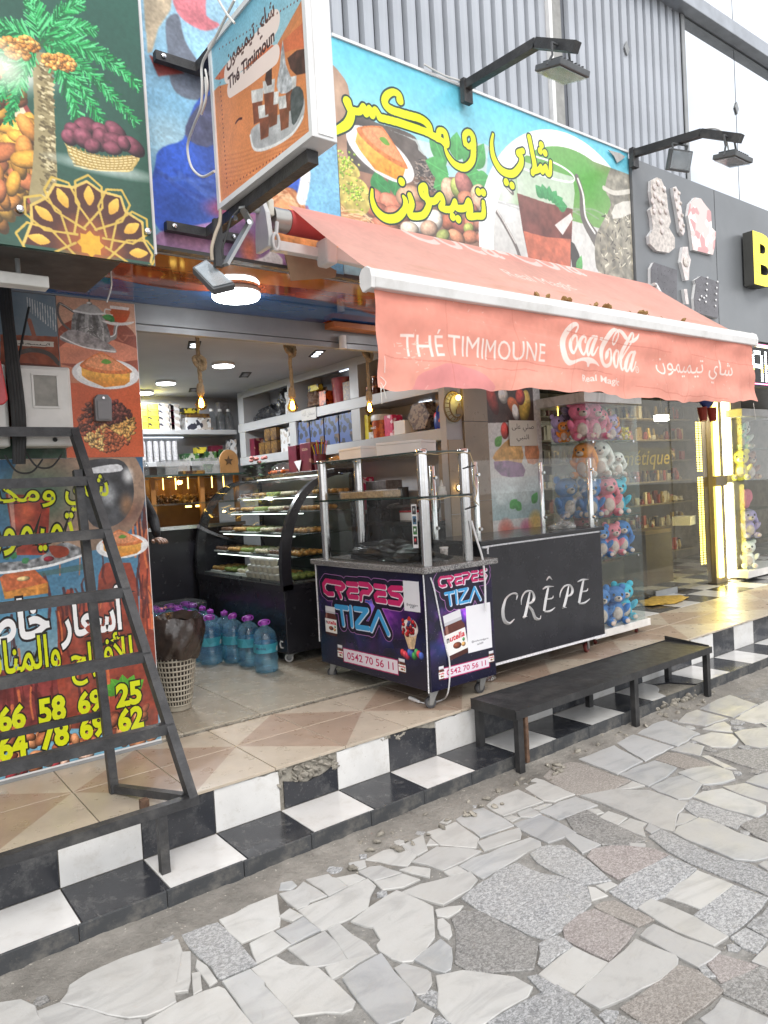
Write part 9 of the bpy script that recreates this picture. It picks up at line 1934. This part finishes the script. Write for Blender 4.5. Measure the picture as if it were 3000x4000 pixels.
MB().bar((bx0+.075, by0+.012, .05), (bx0+.075, by0+.012, ZB0-.001), .02, .03).build('stiffener', M('rusty_steel', (.12, .07, .045), .8, .3, var=.4, scale=40), bn)
# ------------------------------------------------------------------ waste basket with bag
wb = thing('waste_basket', 'cream plastic lattice waste basket lined with a brown bag', 'waste basket', (1.515, 4.02, ZI)); CR = M('cream_plastic', (.42, .385, .31), .5, var=.12, scale=14, dirt=(.22, .19, .14), damt=.5); c = Vector((1.515, 4.02)); H_ = .335
rad = lambda z: .076+(.128-.076)*((z-ZI)/.36)
mb = MB(); N = 34
for k in range(N):
    a = 2*math.pi*k/N; P = [(c.x+rad(z)*math.cos(a), c.y+rad(z)*math.sin(a), z) for z in (ZI+.03, ZI+.33)]; t_ = Vector((-math.sin(a), math.cos(a), 0)); mb.bar(P[0], P[1], .0065, .004, (math.cos(a), math.sin(a), 0))
mb.build('ribs', CR, wb)['kind'] = 'stuff'
mb = MB()
for k in range(11):
    z = ZI+.034+k*.0285; r_ = rad(z); mb.lathe([(r_-.002, z-.0045), (r_+.0025, z-.0045), (r_+.0025, z+.0045), (r_-.002, z+.0045), (r_-.002, z-.0045)], (c.x, c.y, 0), 34, close=False)
mb.build('rings', CR, wb, smooth='all')['kind'] = 'stuff'
MB().lathe([(.068, ZI), (.076, ZI+.004), (.079, ZI+.032), (.075, ZI+.033)], (c.x, c.y, 0), 30).build('foot', CR, wb, smooth=True)
MB().lathe([(.070, ZI+.03), (.118, ZI+.33)], (c.x, c.y, 0), 28, close=False).build('bag_lining', M('brown_bag_inner', (.035, .025, .02), .5), wb, smooth=True)
BB = M('brown_bag', (.038, .026, .021), .2, var=.3, scale=14, bmp=.7, bscale=18, spec=.7); mb = MB()
def bagf(u, v):
    a = u*2*math.pi; f = 1+.035*math.sin(7*a+6*v)+.025*math.sin(13*a-9*v)+.012*math.sin(29*a+5*v); r0 = (.134+.026*math.sin(v*2.8)+.012*v)*f; z = ZI+.30+v*.225+.010*math.sin(2*a)+.004*math.sin(9*a)
    return (c.x+r0*math.cos(a)+.012*v, c.y+r0*math.sin(a), z)
mb.grid(bagf, 73, 18); mb.uv = None; mb.build('bag', BB, wb, smooth='all', fix=False)
mb = MB(); mb.grid(lambda u, v: tuple(Vector(bagf(u, 1.))*(1-v*.22)+Vector((c.x, c.y, ZI+.33))*v*.22), 73, 5); mb.uv = None; mb.build('bag_fold', BB, wb, smooth='all', fix=False)
